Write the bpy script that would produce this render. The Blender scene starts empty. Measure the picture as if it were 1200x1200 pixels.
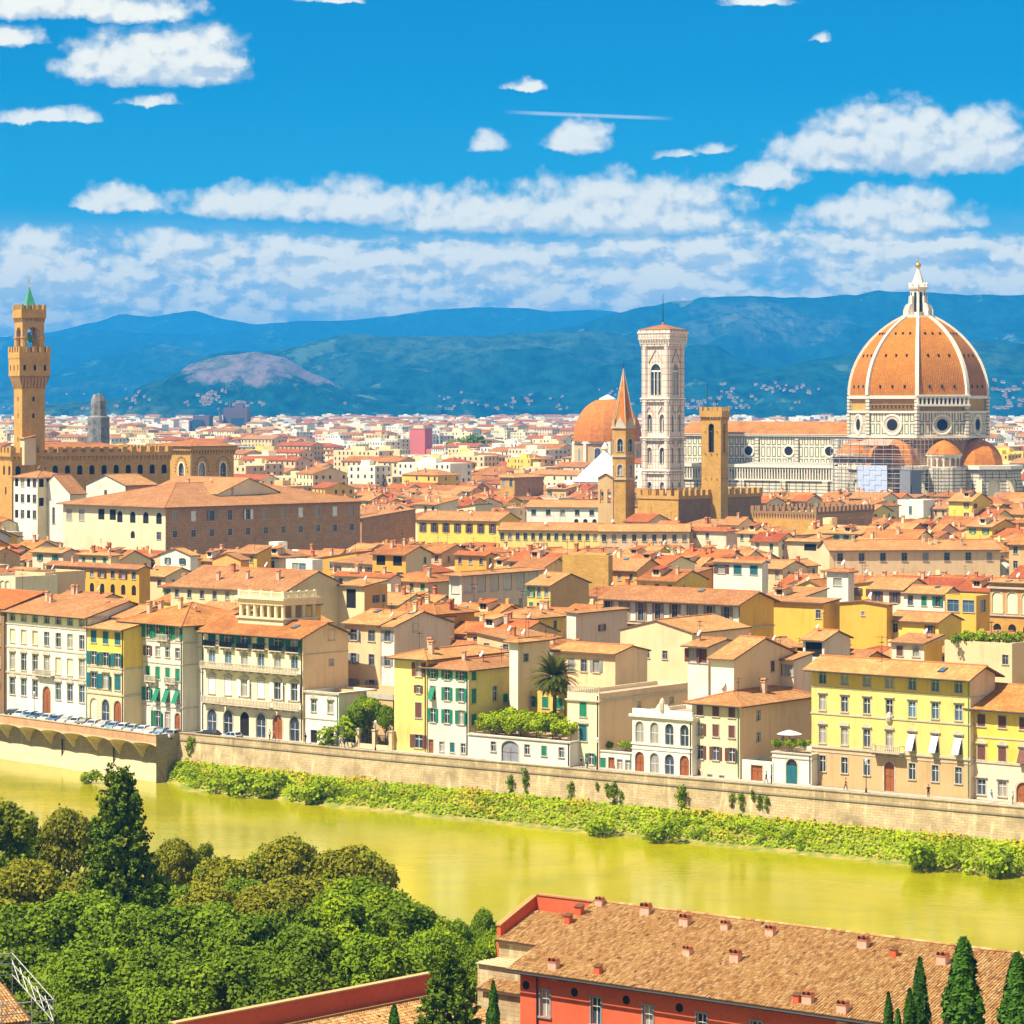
import bpy, bmesh, math, random
from mathutils import Vector, Matrix
from mathutils.noise import noise as pnoise, fractal as pfractal
random.seed(7)
SC = bpy.context.scene
COL = SC.collection
R = math.radians
# ---------------------------------------------------------------- camera, sky, sun, exposure
F, HZ, CAMZ = 3600.0, 470.0, 56.0          # focal length and horizon row for a 1200 px wide frame, eye height above the quay
cam_d = bpy.data.cameras.new('camera'); cam = bpy.data.objects.new('camera', cam_d); COL.objects.link(cam)
cam.location = (0, 0, CAMZ); cam.rotation_euler = (R(90), 0, 0)
cam_d.sensor_width = 36.0; cam_d.lens = 36.0*F/1200.0; cam_d.shift_y = -(600.0-HZ)/1200.0
cam_d.clip_start = 1.0; cam_d.clip_end = 60000.0
SC.camera = cam
SUN_EL, SUN_TH = 56.0, 60.0                # elevation; degrees to the side of straight behind the camera
sun_dir = Vector((-math.sin(R(SUN_TH))*math.cos(R(SUN_EL)), -math.cos(R(SUN_TH))*math.cos(R(SUN_EL)), math.sin(R(SUN_EL))))
sl = bpy.data.lights.new('sun', 'SUN'); sl.energy = 4.7; sl.angle = R(0.5); sl.color = (1.0, 0.92, 0.76)
so = bpy.data.objects.new('sun', sl); COL.objects.link(so)
so.rotation_euler = sun_dir.to_track_quat('Z', 'Y').to_euler(); so.location = (-200, -200, 400)
SC.view_settings.view_transform = 'Standard'; SC.view_settings.look = 'None'
SC.view_settings.exposure = 1.0; SC.view_settings.gamma = 1.0; SC.view_settings.use_curve_mapping = False
SC.render.engine = 'CYCLES'
SC.cycles.max_bounces = 5; SC.cycles.diffuse_bounces = 2; SC.cycles.glossy_bounces = 2
SC.cycles.transmission_bounces = 2; SC.cycles.volume_bounces = 0; SC.cycles.transparent_max_bounces = 6
SC.cycles.use_denoising = True; SC.cycles.use_adaptive_sampling = True; SC.cycles.adaptive_threshold = 0.02; SC.cycles.adaptive_min_samples = 24

# ---------------------------------------------------------------- node helpers
def nn(nt, t, **kw):
    n = nt.nodes.new(t)
    for k, v in kw.items():
        if k in ('op',): n.operation = v
        else: setattr(n, k, v)
    return n
def mth(nt, op, a, b=None, c=None, clamp=False):
    n = nt.nodes.new('ShaderNodeMath'); n.operation = op; n.use_clamp = clamp
    for i, v in enumerate((a, b, c)):
        if v is None: continue
        if isinstance(v, (int, float)): n.inputs[i].default_value = v
        else: nt.links.new(v, n.inputs[i])
    return n.outputs[0]
def mix(nt, fac, a, b, blend='MIX'):
    n = nt.nodes.new('ShaderNodeMix'); n.data_type = 'RGBA'; n.blend_type = blend
    for s, v in ((n.inputs[0], fac), (n.inputs[6], a), (n.inputs[7], b)):
        if isinstance(v, (int, float)): s.default_value = v
        elif isinstance(v, (tuple, list)): s.default_value = (v[0], v[1], v[2], 1)
        else: nt.links.new(v, s)
    return n.outputs[2]
def mrange(nt, v, a, b, c=0.0, d=1.0, smooth=False):
    n = nt.nodes.new('ShaderNodeMapRange'); n.clamp = True
    if smooth: n.interpolation_type = 'SMOOTHSTEP'
    nt.links.new(v, n.inputs[0])
    for i, x in enumerate((a, b, c, d)): n.inputs[i+1].default_value = x
    return n.outputs[0]
def noise(nt, vec, scale, detail=4.0, rough=0.55, dist=0.0):
    n = nt.nodes.new('ShaderNodeTexNoise'); n.inputs['Scale'].default_value = scale
    n.inputs['Detail'].default_value = detail; n.inputs['Roughness'].default_value = rough; n.inputs['Distortion'].default_value = dist
    if vec is not None: nt.links.new(vec, n.inputs['Vector'])
    return n
def comb(nt, x, y, z=0.0):
    n = nt.nodes.new('ShaderNodeCombineXYZ')
    for i, v in enumerate((x, y, z)):
        if isinstance(v, (int, float)): n.inputs[i].default_value = v
        else: nt.links.new(v, n.inputs[i])
    return n.outputs[0]
def scalev(nt, vec, s):
    n = nt.nodes.new('ShaderNodeVectorMath'); n.operation = 'MULTIPLY'; nt.links.new(vec, n.inputs[0]); n.inputs[1].default_value = s
    return n.outputs[0]

# ---------------------------------------------------------------- sky with clouds (by azimuth and elevation)
W = bpy.data.worlds.new('World'); SC.world = W; W.use_nodes = True
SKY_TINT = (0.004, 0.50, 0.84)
def build_sky():
    nt = W.node_tree; nt.nodes.clear(); L = nt.links
    out = nn(nt, 'ShaderNodeOutputWorld'); bg = nn(nt, 'ShaderNodeBackground'); bg.inputs[1].default_value = 0.062
    sky = nn(nt, 'ShaderNodeTexSky'); sky.sky_type = 'NISHITA'; sky.sun_disc = False
    sky.sun_elevation = R(SUN_EL); sky.sun_rotation = R(180+SUN_TH)
    sky.altitude = 100; sky.air_density = 1.0; sky.dust_density = 0.4; sky.ozone_density = 3.0

    # cloud density group: input (u, v) in degrees of azimuth and elevation
    g = bpy.data.node_groups.new('cloud_cover', 'ShaderNodeTree')
    g.interface.new_socket('Vector', in_out='INPUT', socket_type='NodeSocketVector')
    g.interface.new_socket('Density', in_out='OUTPUT', socket_type='NodeSocketFloat')
    gi = nn(g, 'NodeGroupInput'); go = nn(g, 'NodeGroupOutput')
    base = gi.outputs[0]
    w1 = noise(g, base, 0.9, 3, 0.5); w2 = noise(g, base, 3.2, 5, 0.62)
    def warp(vec, nz, amp):
        s = nn(g, 'ShaderNodeVectorMath', op='SUBTRACT'); g.links.new(nz.outputs['Color'], s.inputs[0]); s.inputs[1].default_value = (0.5, 0.5, 0.5)
        m = nn(g, 'ShaderNodeVectorMath', op='MULTIPLY'); g.links.new(s.outputs[0], m.inputs[0]); m.inputs[1].default_value = amp
        a = nn(g, 'ShaderNodeVectorMath', op='ADD'); g.links.new(vec, a.inputs[0]); g.links.new(m.outputs[0], a.inputs[1])
        return a.outputs[0]
    wv = warp(base, w1, (0.5, 0.22, 0)); wv = warp(wv, w2, (0.34, 0.26, 0))
    sp = nn(g, 'ShaderNodeSeparateXYZ'); g.links.new(wv, sp.inputs[0])
    DEG = math.degrees(1/F)
    def U(px): return math.degrees(math.atan((px-600)/F))
    def V(py): return math.degrees(math.atan((HZ-py)/F))
    # cumulus clouds: centre px, flat base py, half width px, height px, strength
    CL = [(178, 91, 116, 60, 1.0), (235, 74, 62, 48, 1.0), (120, 90, 55, 40, 1.0), (60, 20, 190, 40, 0.9), (150, 24, 90, 30, 0.8), (10, 54, 46, 24, .9), (60, 144, 62, 18, .8),
          (390, 4, 46, 12, .9), (885, 8, 50, 16, .95), (613, 103, 28, 12, .75), (678, 171, 48, 34, .95), (570, 174, 26, 24, .62),
          (960, 192, 66, 52, .8), (1060, 192, 95, 76, 1.0), (1150, 190, 75, 72, 1.0), (1020, 180, 80, 62, .85), (178, 125, 34, 12, .6), (840, 178, 24, 14, .62),
          (136, 244, 56, 28, .95), (300, 248, 120, 38, .9), (420, 252, 100, 46, 1), (200, 292, 60, 26, .85), (45, 288, 42, 24, .8),
          (730, 262, 170, 66, .95), (900, 216, 52, 28, 1), (1040, 264, 110, 48, .9), (560, 262, 120, 48, .9), (1080, 312, 60, 30, .7),
          (965, 50, 14, 9, .5), (790, 182, 30, 8, .5)]
    acc = None
    for cx, by, hw, ht, st in CL:
        x = mth(g, 'MULTIPLY', mth(g, 'SUBTRACT', sp.outputs[0], U(cx)), 1/(hw*DEG))
        y = mth(g, 'MULTIPLY', mth(g, 'SUBTRACT', sp.outputs[1], V(by)), 1/(ht*DEG))
        yb = mth(g, 'MULTIPLY', mth(g, 'MINIMUM', y, 0.0), 4.0)
        yt = mth(g, 'MAXIMUM', y, 0.0)
        r2 = mth(g, 'ADD', mth(g, 'MULTIPLY', x, x), mth(g, 'ADD', mth(g, 'MULTIPLY', yt, yt), mth(g, 'MULTIPLY', yb, yb)))
        d = mth(g, 'MULTIPLY', mth(g, 'SUBTRACT', 1.0, r2), st)
        acc = d if acc is None else mth(g, 'MAXIMUM', acc, d)
    # stratocumulus band low over the hills, all the way round
    bn = noise(g, scalev(g, wv, (0.42, 1.25, 1)), 1.15, 5, 0.6)
    lowb = mrange(g, sp.outputs[1], V(400), V(330), 0.37, 0.335)
    up = mrange(g, sp.outputs[1], V(300), V(210), 0.0, 0.7, True)
    thr = mth(g, 'ADD', lowb, up)
    band = mth(g, 'MULTIPLY', mth(g, 'SUBTRACT', bn.outputs[0], thr), 3.6)
    # broken cloud higher up, added outside the framed sky for whiter fill light
    sep0 = nn(g, 'ShaderNodeSeparateXYZ'); g.links.new(base, sep0.inputs[0])
    off = mth(g, 'MAXIMUM', mrange(g, mth(g, 'ABSOLUTE', sep0.outputs[0]), 14, 30), mrange(g, sep0.outputs[1], 12, 25))
    hn = noise(g, scalev(g, wv, (0.5, 1.0, 1)), 0.12, 5, 0.6)
    high = mth(g, 'ADD', mth(g, 'MULTIPLY', mth(g, 'SUBTRACT', hn.outputs[0], 0.47), 4.0), mth(g, 'MULTIPLY', mth(g, 'SUBTRACT', off, 1.0), 3.0))
    fine = noise(g, base, 4.5, 6, 0.68)
    def billow(scale, sy):
        v = nn(g, 'ShaderNodeTexVoronoi', feature='SMOOTH_F1', voronoi_dimensions='2D'); v.inputs['Scale'].default_value = scale; v.inputs['Smoothness'].default_value = 0.35
        g.links.new(scalev(g, warp(base, w2, (0.16, 0.12, 0)), (1, sy, 1)), v.inputs['Vector']); return mth(g, 'SUBTRACT', 0.5, v.outputs['Distance'])
    bil = mth(g, 'ADD', mth(g, 'MULTIPLY', billow(1.7, 1.35), 0.62), mth(g, 'MULTIPLY', billow(3.9, 1.25), 0.26))
    tot = mth(g, 'MAXIMUM', mth(g, 'MAXIMUM', acc, band), high)
    tot = mth(g, 'ADD', mth(g, 'ADD', tot, -0.06), mth(g, 'ADD', mth(g, 'MULTIPLY', mth(g, 'SUBTRACT', fine.outputs[0], 0.5), 0.75), bil))
    g.links.new(tot, go.inputs[0])
    tc = nn(nt, 'ShaderNodeTexCoord'); s = nn(nt, 'ShaderNodeSeparateXYZ'); L.new(tc.outputs['Generated'], s.inputs[0])
    az = mth(nt, 'MULTIPLY', mth(nt, 'ARCTAN2', s.outputs[0], s.outputs[1]), 57.29578)
    el = mth(nt, 'MULTIPLY', mth(nt, 'ARCSINE', s.outputs[2]), 57.29578)
    uv = comb(nt, az, el, 0.0)
    # deep blue tint in the framed sky; neutral tint elsewhere, added for warmer fill
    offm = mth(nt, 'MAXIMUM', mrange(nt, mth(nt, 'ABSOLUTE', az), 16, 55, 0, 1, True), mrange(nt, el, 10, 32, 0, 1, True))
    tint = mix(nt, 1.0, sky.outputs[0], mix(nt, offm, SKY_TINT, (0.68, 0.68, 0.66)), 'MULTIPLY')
    def cover(vec):
        n = nt.nodes.new('ShaderNodeGroup'); n.node_tree = g; L.new(vec, n.inputs[0]); return n.outputs[0]
    d0 = cover(uv)
    def shifted(v):
        o = nn(nt, 'ShaderNodeVectorMath', op='ADD'); L.new(uv, o.inputs[0]); o.inputs[1].default_value = v; return cover(o.outputs[0])
    d1 = shifted((-0.09, 0.19, 0))
    alpha = mrange(nt, d0, -0.14, 0.72, 0.0, 0.97, True)
    slope = mth(nt, 'SUBTRACT', d0, d1)
    lit = mrange(nt, slope, -0.36, 0.26, 0.0, 1.0, True)
    ccol = mix(nt, lit, (6.0, 6.4, 6.5), (10.8, 10.0, 8.0))
    lowgain = mrange(nt, el, 1.2, 4.5, 1.0, 0.0)
    ccol = mix(nt, lowgain, ccol, (1.68, 1.50, 1.10), 'MULTIPLY')
    # thin veil that whitens the low sky
    veil = mrange(nt, el, 0.5, 6.0, 0.42, 0.0)
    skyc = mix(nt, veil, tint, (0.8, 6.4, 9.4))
    ln = noise(nt, scalev(nt, uv, (0.5, 1.6, 1)), 1.0, 4, 0.6)
    sheet = mth(nt, 'MULTIPLY', mth(nt, 'MULTIPLY', mrange(nt, el, 0.9, 1.9, 0.75, 1.0), mrange(nt, el, 2.3, 3.7, 1.0, 0.0, True)), mrange(nt, ln.outputs[0], 0.28, 0.62, 0.30, 0.85))
    skyc = mix(nt, sheet, skyc, (7.6, 7.6, 7.6))
    # a single thin contrail
    cu = mth(nt, 'SUBTRACT', el, mth(nt, 'MULTIPLY_ADD', az, -0.042, V(135)+0.055))
    tr = mth(nt, 'MULTIPLY', mrange(nt, mth(nt, 'ABSOLUTE', cu), 0.012, 0.045, 0.6, 0.0), mrange(nt, mth(nt, 'ABSOLUTE', mth(nt, 'SUBTRACT', az, U(690))), 0.9, 1.6, 1.0, 0.0))
    skyc = mix(nt, tr, skyc, (7, 7.6, 8))
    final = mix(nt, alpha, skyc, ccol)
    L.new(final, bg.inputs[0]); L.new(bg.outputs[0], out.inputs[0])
    W.cycles.sampling_method = 'NONE'
build_sky()

# ---------------------------------------------------------------- materials
MATS = {}
def new_mat(name):
    m = bpy.data.materials.new(name); m.use_nodes = True
    nt = m.node_tree; b = nt.nodes['Principled BSDF']
    b.inputs['Roughness'].default_value = 0.85; b.inputs['Specular IOR Level'].default_value = 0.25
    MATS[name] = m
    return m, nt, b
def plaster(name, col, wear=0.36, streak=0.5, rough=0.9):
    m, nt, b = new_mat(name)
    geo = nn(nt, 'ShaderNodeNewGeometry'); p = geo.outputs['Position']
    n1 = noise(nt, p, 0.16, 5, 0.62); n2 = noise(nt, scalev(nt, p, (1.1, 1.1, 0.13)), 1.0, 5, 0.6); n3 = noise(nt, p, 2.6, 4, 0.6)
    oi = nn(nt, 'ShaderNodeObjectInfo')
    dark = tuple(c*k for c, k in zip(col, (0.72, 0.66, 0.58)))
    f = mth(nt, 'ADD', mrange(nt, n1.outputs[0], 0.48, 0.75, 0, wear*1.6), mrange(nt, n2.outputs[0], 0.52, 0.78, 0, streak*1.4), clamp=True)
    c = mix(nt, f, col, dark)
    c = mix(nt, mrange(nt, n3.outputs[0], 0.35, 0.7, 0, 0.16), c, tuple(x*0.8 for x in col))
    hs = nn(nt, 'ShaderNodeHueSaturation'); nt.links.new(c, hs.inputs['Color'])
    nt.links.new(mrange(nt, oi.outputs['Random'], 0, 1, 0.88, 1.08), hs.inputs['Value'])
    nt.links.new(hs.outputs[0], b.inputs['Base Color']); b.inputs['Roughness'].default_value = rough
    return m
def plain(name, col, rough=0.7, metal=0.0, spec=0.3, vary=0.15, scale=1.5):
    m, nt, b = new_mat(name)
    geo = nn(nt, 'ShaderNodeNewGeometry'); n = noise(nt, geo.outputs['Position'], scale, 4, 0.6)
    c = mix(nt, mrange(nt, n.outputs[0], 0.3, 0.72, 0, 1), tuple(x*(1-vary) for x in col), tuple(min(1, x*(1+vary)) for x in col))
    nt.links.new(c, b.inputs['Base Color']); b.inputs['Roughness'].default_value = rough
    b.inputs['Metallic'].default_value = metal; b.inputs['Specular IOR Level'].default_value = spec
    return m
def glass(name, col, rough=0.12):
    m, nt, b = new_mat(name)
    oi = nn(nt, 'ShaderNodeObjectInfo')
    c = mix(nt, oi.outputs['Random'], tuple(x*0.55 for x in col), tuple(x*1.7 for x in col))
    c = mix(nt, mth(nt, 'MULTIPLY', mth(nt, 'GREATER_THAN', mth(nt, 'FRACT', mth(nt, 'MULTIPLY', oi.outputs['Random'], 7.31)), 0.72), 0.75), c, (.42, .38, .30))
    nt.links.new(c, b.inputs['Base Color']); b.inputs['Roughness'].default_value = rough; b.inputs['Specular IOR Level'].default_value = 0.6
    return m
def roof_mat(name, c1, c2, c3, period=0.42):
    """pan tiles in metres of UV: u along the eave, v up the slope"""
    m, nt, b = new_mat(name)
    uvn = nn(nt, 'ShaderNodeUVMap'); s = nn(nt, 'ShaderNodeSeparateXYZ'); nt.links.new(uvn.outputs[0], s.inputs[0])
    fu = mth(nt, 'FLOOR', mth(nt, 'MULTIPLY', s.outputs[0], 1/period)); fv = mth(nt, 'FLOOR', mth(nt, 'MULTIPLY', s.outputs[1], 1/0.55))
    wn = nn(nt, 'ShaderNodeTexWhiteNoise', noise_dimensions='3D'); oi = nn(nt, 'ShaderNodeObjectInfo')
    nt.links.new(comb(nt, fu, fv, oi.outputs['Random']), wn.inputs['Vector'])
    geo = nn(nt, 'ShaderNodeNewGeometry')
    n1 = noise(nt, geo.outputs['Position'], 0.22, 4, 0.6); n2 = noise(nt, geo.outputs['Position'], 0.9, 4, 0.65)
    c = mix(nt, wn.outputs['Value'], c1, c2)
    c = mix(nt, mrange(nt, n1.outputs[0], 0.42, 0.7), c, c3)
    c = mix(nt, mrange(nt, n2.outputs[0], 0.55, 0.8, 0, 0.55), c, tuple(x*0.55 for x in c1))
    n4 = noise(nt, geo.outputs['Position'], 2.2, 4, 0.7)
    c = mix(nt, mrange(nt, n4.outputs[0], 0.56, 0.72, 0, 0.5), c, tuple(min(.75, x*k) for x, k in zip(c2, (1.25, 1.5, 1.9))))
    c = mix(nt, mrange(nt, n4.outputs[0], 0.30, 0.44, 0.55, 0), c, tuple(x*0.5 for x in c1))
    wv = mth(nt, 'ABSOLUTE', mth(nt, 'SINE', mth(nt, 'MULTIPLY', s.outputs[0], math.pi/period)))
    gap = mrange(nt, wv, 0.0, 0.5, 0.7, 0.0)
    c = mix(nt, gap, c, tuple(x*0.35 for x in c1))
    hs = nn(nt, 'ShaderNodeHueSaturation'); nt.links.new(c, hs.inputs['Color'])
    nt.links.new(mrange(nt, oi.outputs['Random'], 0, 1, 0.82, 1.14), hs.inputs['Value'])
    nt.links.new(mrange(nt, oi.outputs['Random'], 0, 1, 0.494, 0.508), hs.inputs['Hue'])
    nt.links.new(hs.outputs[0], b.inputs['Base Color'])
    bp = nn(nt, 'ShaderNodeBump'); bp.inputs['Strength'].default_value = 0.55; bp.inputs['Distance'].default_value = 0.12
    nt.links.new(wv, bp.inputs['Height']); nt.links.new(bp.outputs[0], b.inputs['Normal'])
    b.inputs['Roughness'].default_value = 0.9
    return m
def masonry(name, c1, c2, mortar, bw=0.9, bh=0.4, rough=0.92, stain=0.5):
    m, nt, b = new_mat(name)
    uvn = nn(nt, 'ShaderNodeUVMap')
    br = nn(nt, 'ShaderNodeTexBrick'); br.inputs['Scale'].default_value = 1.0; br.inputs['Brick Width'].default_value = bw; br.inputs['Row Height'].default_value = bh
    br.inputs['Mortar Size'].default_value = 0.03; br.inputs['Bias'].default_value = 0.0
    for k, c in (('Color1', c1), ('Color2', c2), ('Mortar', mortar)): br.inputs[k].default_value = (*c, 1)
    nt.links.new(uvn.outputs[0], br.inputs['Vector'])
    geo = nn(nt, 'ShaderNodeNewGeometry'); p = geo.outputs['Position']
    n1 = noise(nt, p, 0.3, 6, 0.65); n2 = noise(nt, scalev(nt, p, (1, 1, 0.15)), 0.8, 5, 0.6); n3 = noise(nt, p, 1.9, 5, 0.7)
    c = mix(nt, mrange(nt, n1.outputs[0], 0.45, 0.7, 0, stain), br.outputs[0], tuple(x*0.55 for x in c1))
    c = mix(nt, mrange(nt, n2.outputs[0], 0.55, 0.75, 0, stain), c, tuple(min(1, x*1.4) for x in c2))
    c = mix(nt, mrange(nt, n3.outputs[0], 0.5, 0.72, 0, 0.5), c, tuple(x*0.6 for x in c2))
    nt.links.new(c, b.inputs['Base Color']); b.inputs['Roughness'].default_value = rough
    return m
def leafy(name, c1, c2, transl=0.15):
    m, nt, b = new_mat(name)
    geo = nn(nt, 'ShaderNodeNewGeometry'); n = noise(nt, geo.outputs['Position'], 0.35, 3, 0.6)
    wn = nn(nt, 'ShaderNodeTexWhiteNoise'); nt.links.new(geo.outputs['Random Per Island'], wn.inputs['Vector'])
    f = mth(nt, 'ADD', mth(nt, 'MULTIPLY', geo.outputs['Random Per Island'], 0.5), mrange(nt, n.outputs[0], 0.35, 0.65, 0, 0.5))
    c = mix(nt, f, c1, c2)
    oi = nn(nt, 'ShaderNodeObjectInfo'); hs = nn(nt, 'ShaderNodeHueSaturation'); nt.links.new(c, hs.inputs['Color'])
    nt.links.new(mrange(nt, oi.outputs['Random'], 0, 1, 0.85, 1.15), hs.inputs['Value'])
    nt.links.new(hs.outputs[0], b.inputs['Base Color']); b.inputs['Roughness'].default_value = 0.75; b.inputs['Specular IOR Level'].default_value = 0.15
    t = nn(nt, 'ShaderNodeBsdfTranslucent'); nt.links.new(hs.outputs[0], t.inputs[0])
    mx = nn(nt, 'ShaderNodeMixShader'); mx.inputs[0].default_value = transl
    o = nt.nodes['Material Output']; nt.links.new(b.outputs[0], mx.inputs[1]); nt.links.new(t.outputs[0], mx.inputs[2]); nt.links.new(mx.outputs[0], o.inputs[0])
    return m

WALLS = {'cream': (.80, .62, .34), 'white': (.82, .76, .62), 'ivory': (.82, .70, .44), 'peach': (.82, .57, .32), 'pink': (.82, .62, .44), 'ochre': (.74, .38, .06), 'yellow': (.82, .56, .10), 'tan': (.64, .43, .20), 'mustard': (.80, .46, .07), 'grey': (.58, .54, .46), 'lemon': (.84, .64, .20), 'orange': (.76, .36, .10), 'brown': (.30, .17, .08)}
for k, c in WALLS.items(): plaster('plaster_'+k, c)
def WM(k): return MATS['plaster_'+k]
ROOFS = [roof_mat('pantile_orange', (.36, .125, .032), (.52, .22, .062), (.30, .10, .028)),
         roof_mat('pantile_sandy', (.38, .165, .055), (.58, .30, .11), (.38, .16, .05)),
         roof_mat('pantile_red', (.34, .075, .022), (.48, .14, .035), (.32, .075, .024)),
         roof_mat('pantile_brown', (.31, .115, .034), (.48, .22, .075), (.34, .13, .04))]
glass('window_glass', (.035, .05, .07)); glass('window_glass_blue', (.06, .13, .20)); plain('dark_opening', (.015, .013, .012), 0.9)
plain('stone_trim', (.52, .45, .34), 0.85); plain('stone_grey', (.36, .33, .28), 0.88); plain('marble_white', (.80, .71, .56), 0.6); plain('white_paint', (.82, .80, .74), 0.6)
plain('eave_wood', (.17, .10, .055), 0.9); plain('shutter_green', (.015, .20, .10), 0.6); plain('shutter_brown', (.16, .06, .04), 0.6); plain('shutter_grey', (.26, .27, .28), 0.6)
plain('shutter_teal', (.02, .13, .15), 0.6); plain('door_wood', (.32, .10, .03), 0.55); plain('iron', (.03, .032, .035), 0.5, 0.4); plain('copper_green', (.07, .30, .17), 0.6); plain('gold', (.85, .52, .08), 0.3, 0.9)
plain('plant_green', (.10, .20, .01), .8); plain('terrace_floor', (.44, .30, .20), 0.9); plain('chimney_plaster', (.62, .42, .27), 0.9); plain('terracotta', (.50, .17, .06), 0.85); plain('awning', (.8, .78, .72), 0.8)
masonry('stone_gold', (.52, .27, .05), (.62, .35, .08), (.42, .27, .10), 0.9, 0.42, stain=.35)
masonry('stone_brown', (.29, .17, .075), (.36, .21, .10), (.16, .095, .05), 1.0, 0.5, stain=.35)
masonry('stone_rust', (.44, .24, .11), (.52, .30, .14), (.2, .11, .05), 1.5, 0.75, stain=.3)
masonry('quay_stone', (.50, .36, .19), (.60, .45, .25), (.34, .25, .13), 1.1, 0.38, stain=.95)
masonry('quay_pale', (.52, .42, .24), (.60, .49, .29), (.44, .35, .2), 2.2, 0.7, stain=.25)
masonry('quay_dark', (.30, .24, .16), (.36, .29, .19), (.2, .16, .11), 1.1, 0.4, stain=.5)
masonry('quay_brick', (.52, .25, .12), (.62, .34, .18), (.45, .32, .2), 0.5, 0.18, stain=.4)
masonry('red_plaster', (.62, .11, .045), (.64, .12, .05), (.62, .11, .045), 3, 3, stain=.22)
def marble():
    m, nt, b = new_mat('marble_panels')
    uvn = nn(nt, 'ShaderNodeUVMap')
    def grid(bw, bh, ms, off):
        br = nn(nt, 'ShaderNodeTexBrick'); br.offset = 0; br.inputs['Scale'].default_value = 1.0; br.inputs['Brick Width'].default_value = bw; br.inputs['Row Height'].default_value = bh
        br.inputs['Mortar Size'].default_value = ms; br.inputs['Mortar Smooth'].default_value = 0.0
        mp = nn(nt, 'ShaderNodeMapping'); mp.inputs['Location'].default_value = off; nt.links.new(uvn.outputs[0], mp.inputs[0]); nt.links.new(mp.outputs[0], br.inputs['Vector'])
        return br.outputs['Fac']
    g1 = grid(2.6, 5.2, 0.30, (0, 0, 0)); g2 = grid(2.6, 5.2, 0.78, (0, 0, 0)); 
    geo = nn(nt, 'ShaderNodeNewGeometry'); n = noise(nt, geo.outputs['Position'], 0.25, 5, 0.6)
    white = mix(nt, mrange(nt, n.outputs[0], 0.4, 0.7), (.80, .68, .50), (.72, .54, .38))
    ring = mth(nt, 'SUBTRACT', g2, g1, clamp=True)
    c = mix(nt, mth(nt, 'MULTIPLY', ring, 0.92), white, (.07, .14, .11))
    nt.links.new(c, b.inputs['Base Color']); b.inputs['Roughness'].default_value = 0.7
marble()
def marble_bands():
    m, nt, b = new_mat('marble_bands')
    uvn = nn(nt, 'ShaderNodeUVMap'); s = nn(nt, 'ShaderNodeSeparateXYZ'); nt.links.new(uvn.outputs[0], s.inputs[0])
    f = mth(nt, 'FRACT', mth(nt, 'MULTIPLY', s.outputs[1], 1/1.5))
    fx = mth(nt, 'FRACT', mth(nt, 'MULTIPLY', s.outputs[0], 1/3.2))
    line = mth(nt, 'MAXIMUM', mth(nt, 'GREATER_THAN', f, 0.72), mth(nt, 'MULTIPLY', mth(nt, 'GREATER_THAN', fx, 0.86), 1.0))
    geo = nn(nt, 'ShaderNodeNewGeometry'); n = noise(nt, geo.outputs['Position'], 0.3, 5, 0.6)
    white = mix(nt, mrange(nt, n.outputs[0], 0.4, 0.7), (.76, .64, .48), (.64, .49, .36))
    nt.links.new(mix(nt, mth(nt, 'MULTIPLY', line, 0.9), white, (.09, .14, .11)), b.inputs['Base Color']); b.inputs['Roughness'].default_value = 0.7
marble_bands()
def marble_pink():
    m, nt, b = new_mat('marble_pink')
    uvn = nn(nt, 'ShaderNodeUVMap')
    br = nn(nt, 'ShaderNodeTexBrick'); br.offset = 0; br.inputs['Scale'].default_value = 1.0; br.inputs['Brick Width'].default_value = 1.5; br.inputs['Row Height'].default_value = 2.7
    br.inputs['Mortar Size'].default_value = 0.12; nt.links.new(uvn.outputs[0], br.inputs['Vector'])
    br.inputs['Color1'].default_value = (.82, .66, .52, 1); br.inputs['Color2'].default_value = (.74, .41, .31, 1); br.inputs['Mortar'].default_value = (.22, .24, .20, 1)
    br.inputs['Bias'].default_value = -0.3
    nt.links.new(br.outputs[0], b.inputs['Base Color']); b.inputs['Roughness'].default_value = 0.7
marble_pink()
M = MATS

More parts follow.
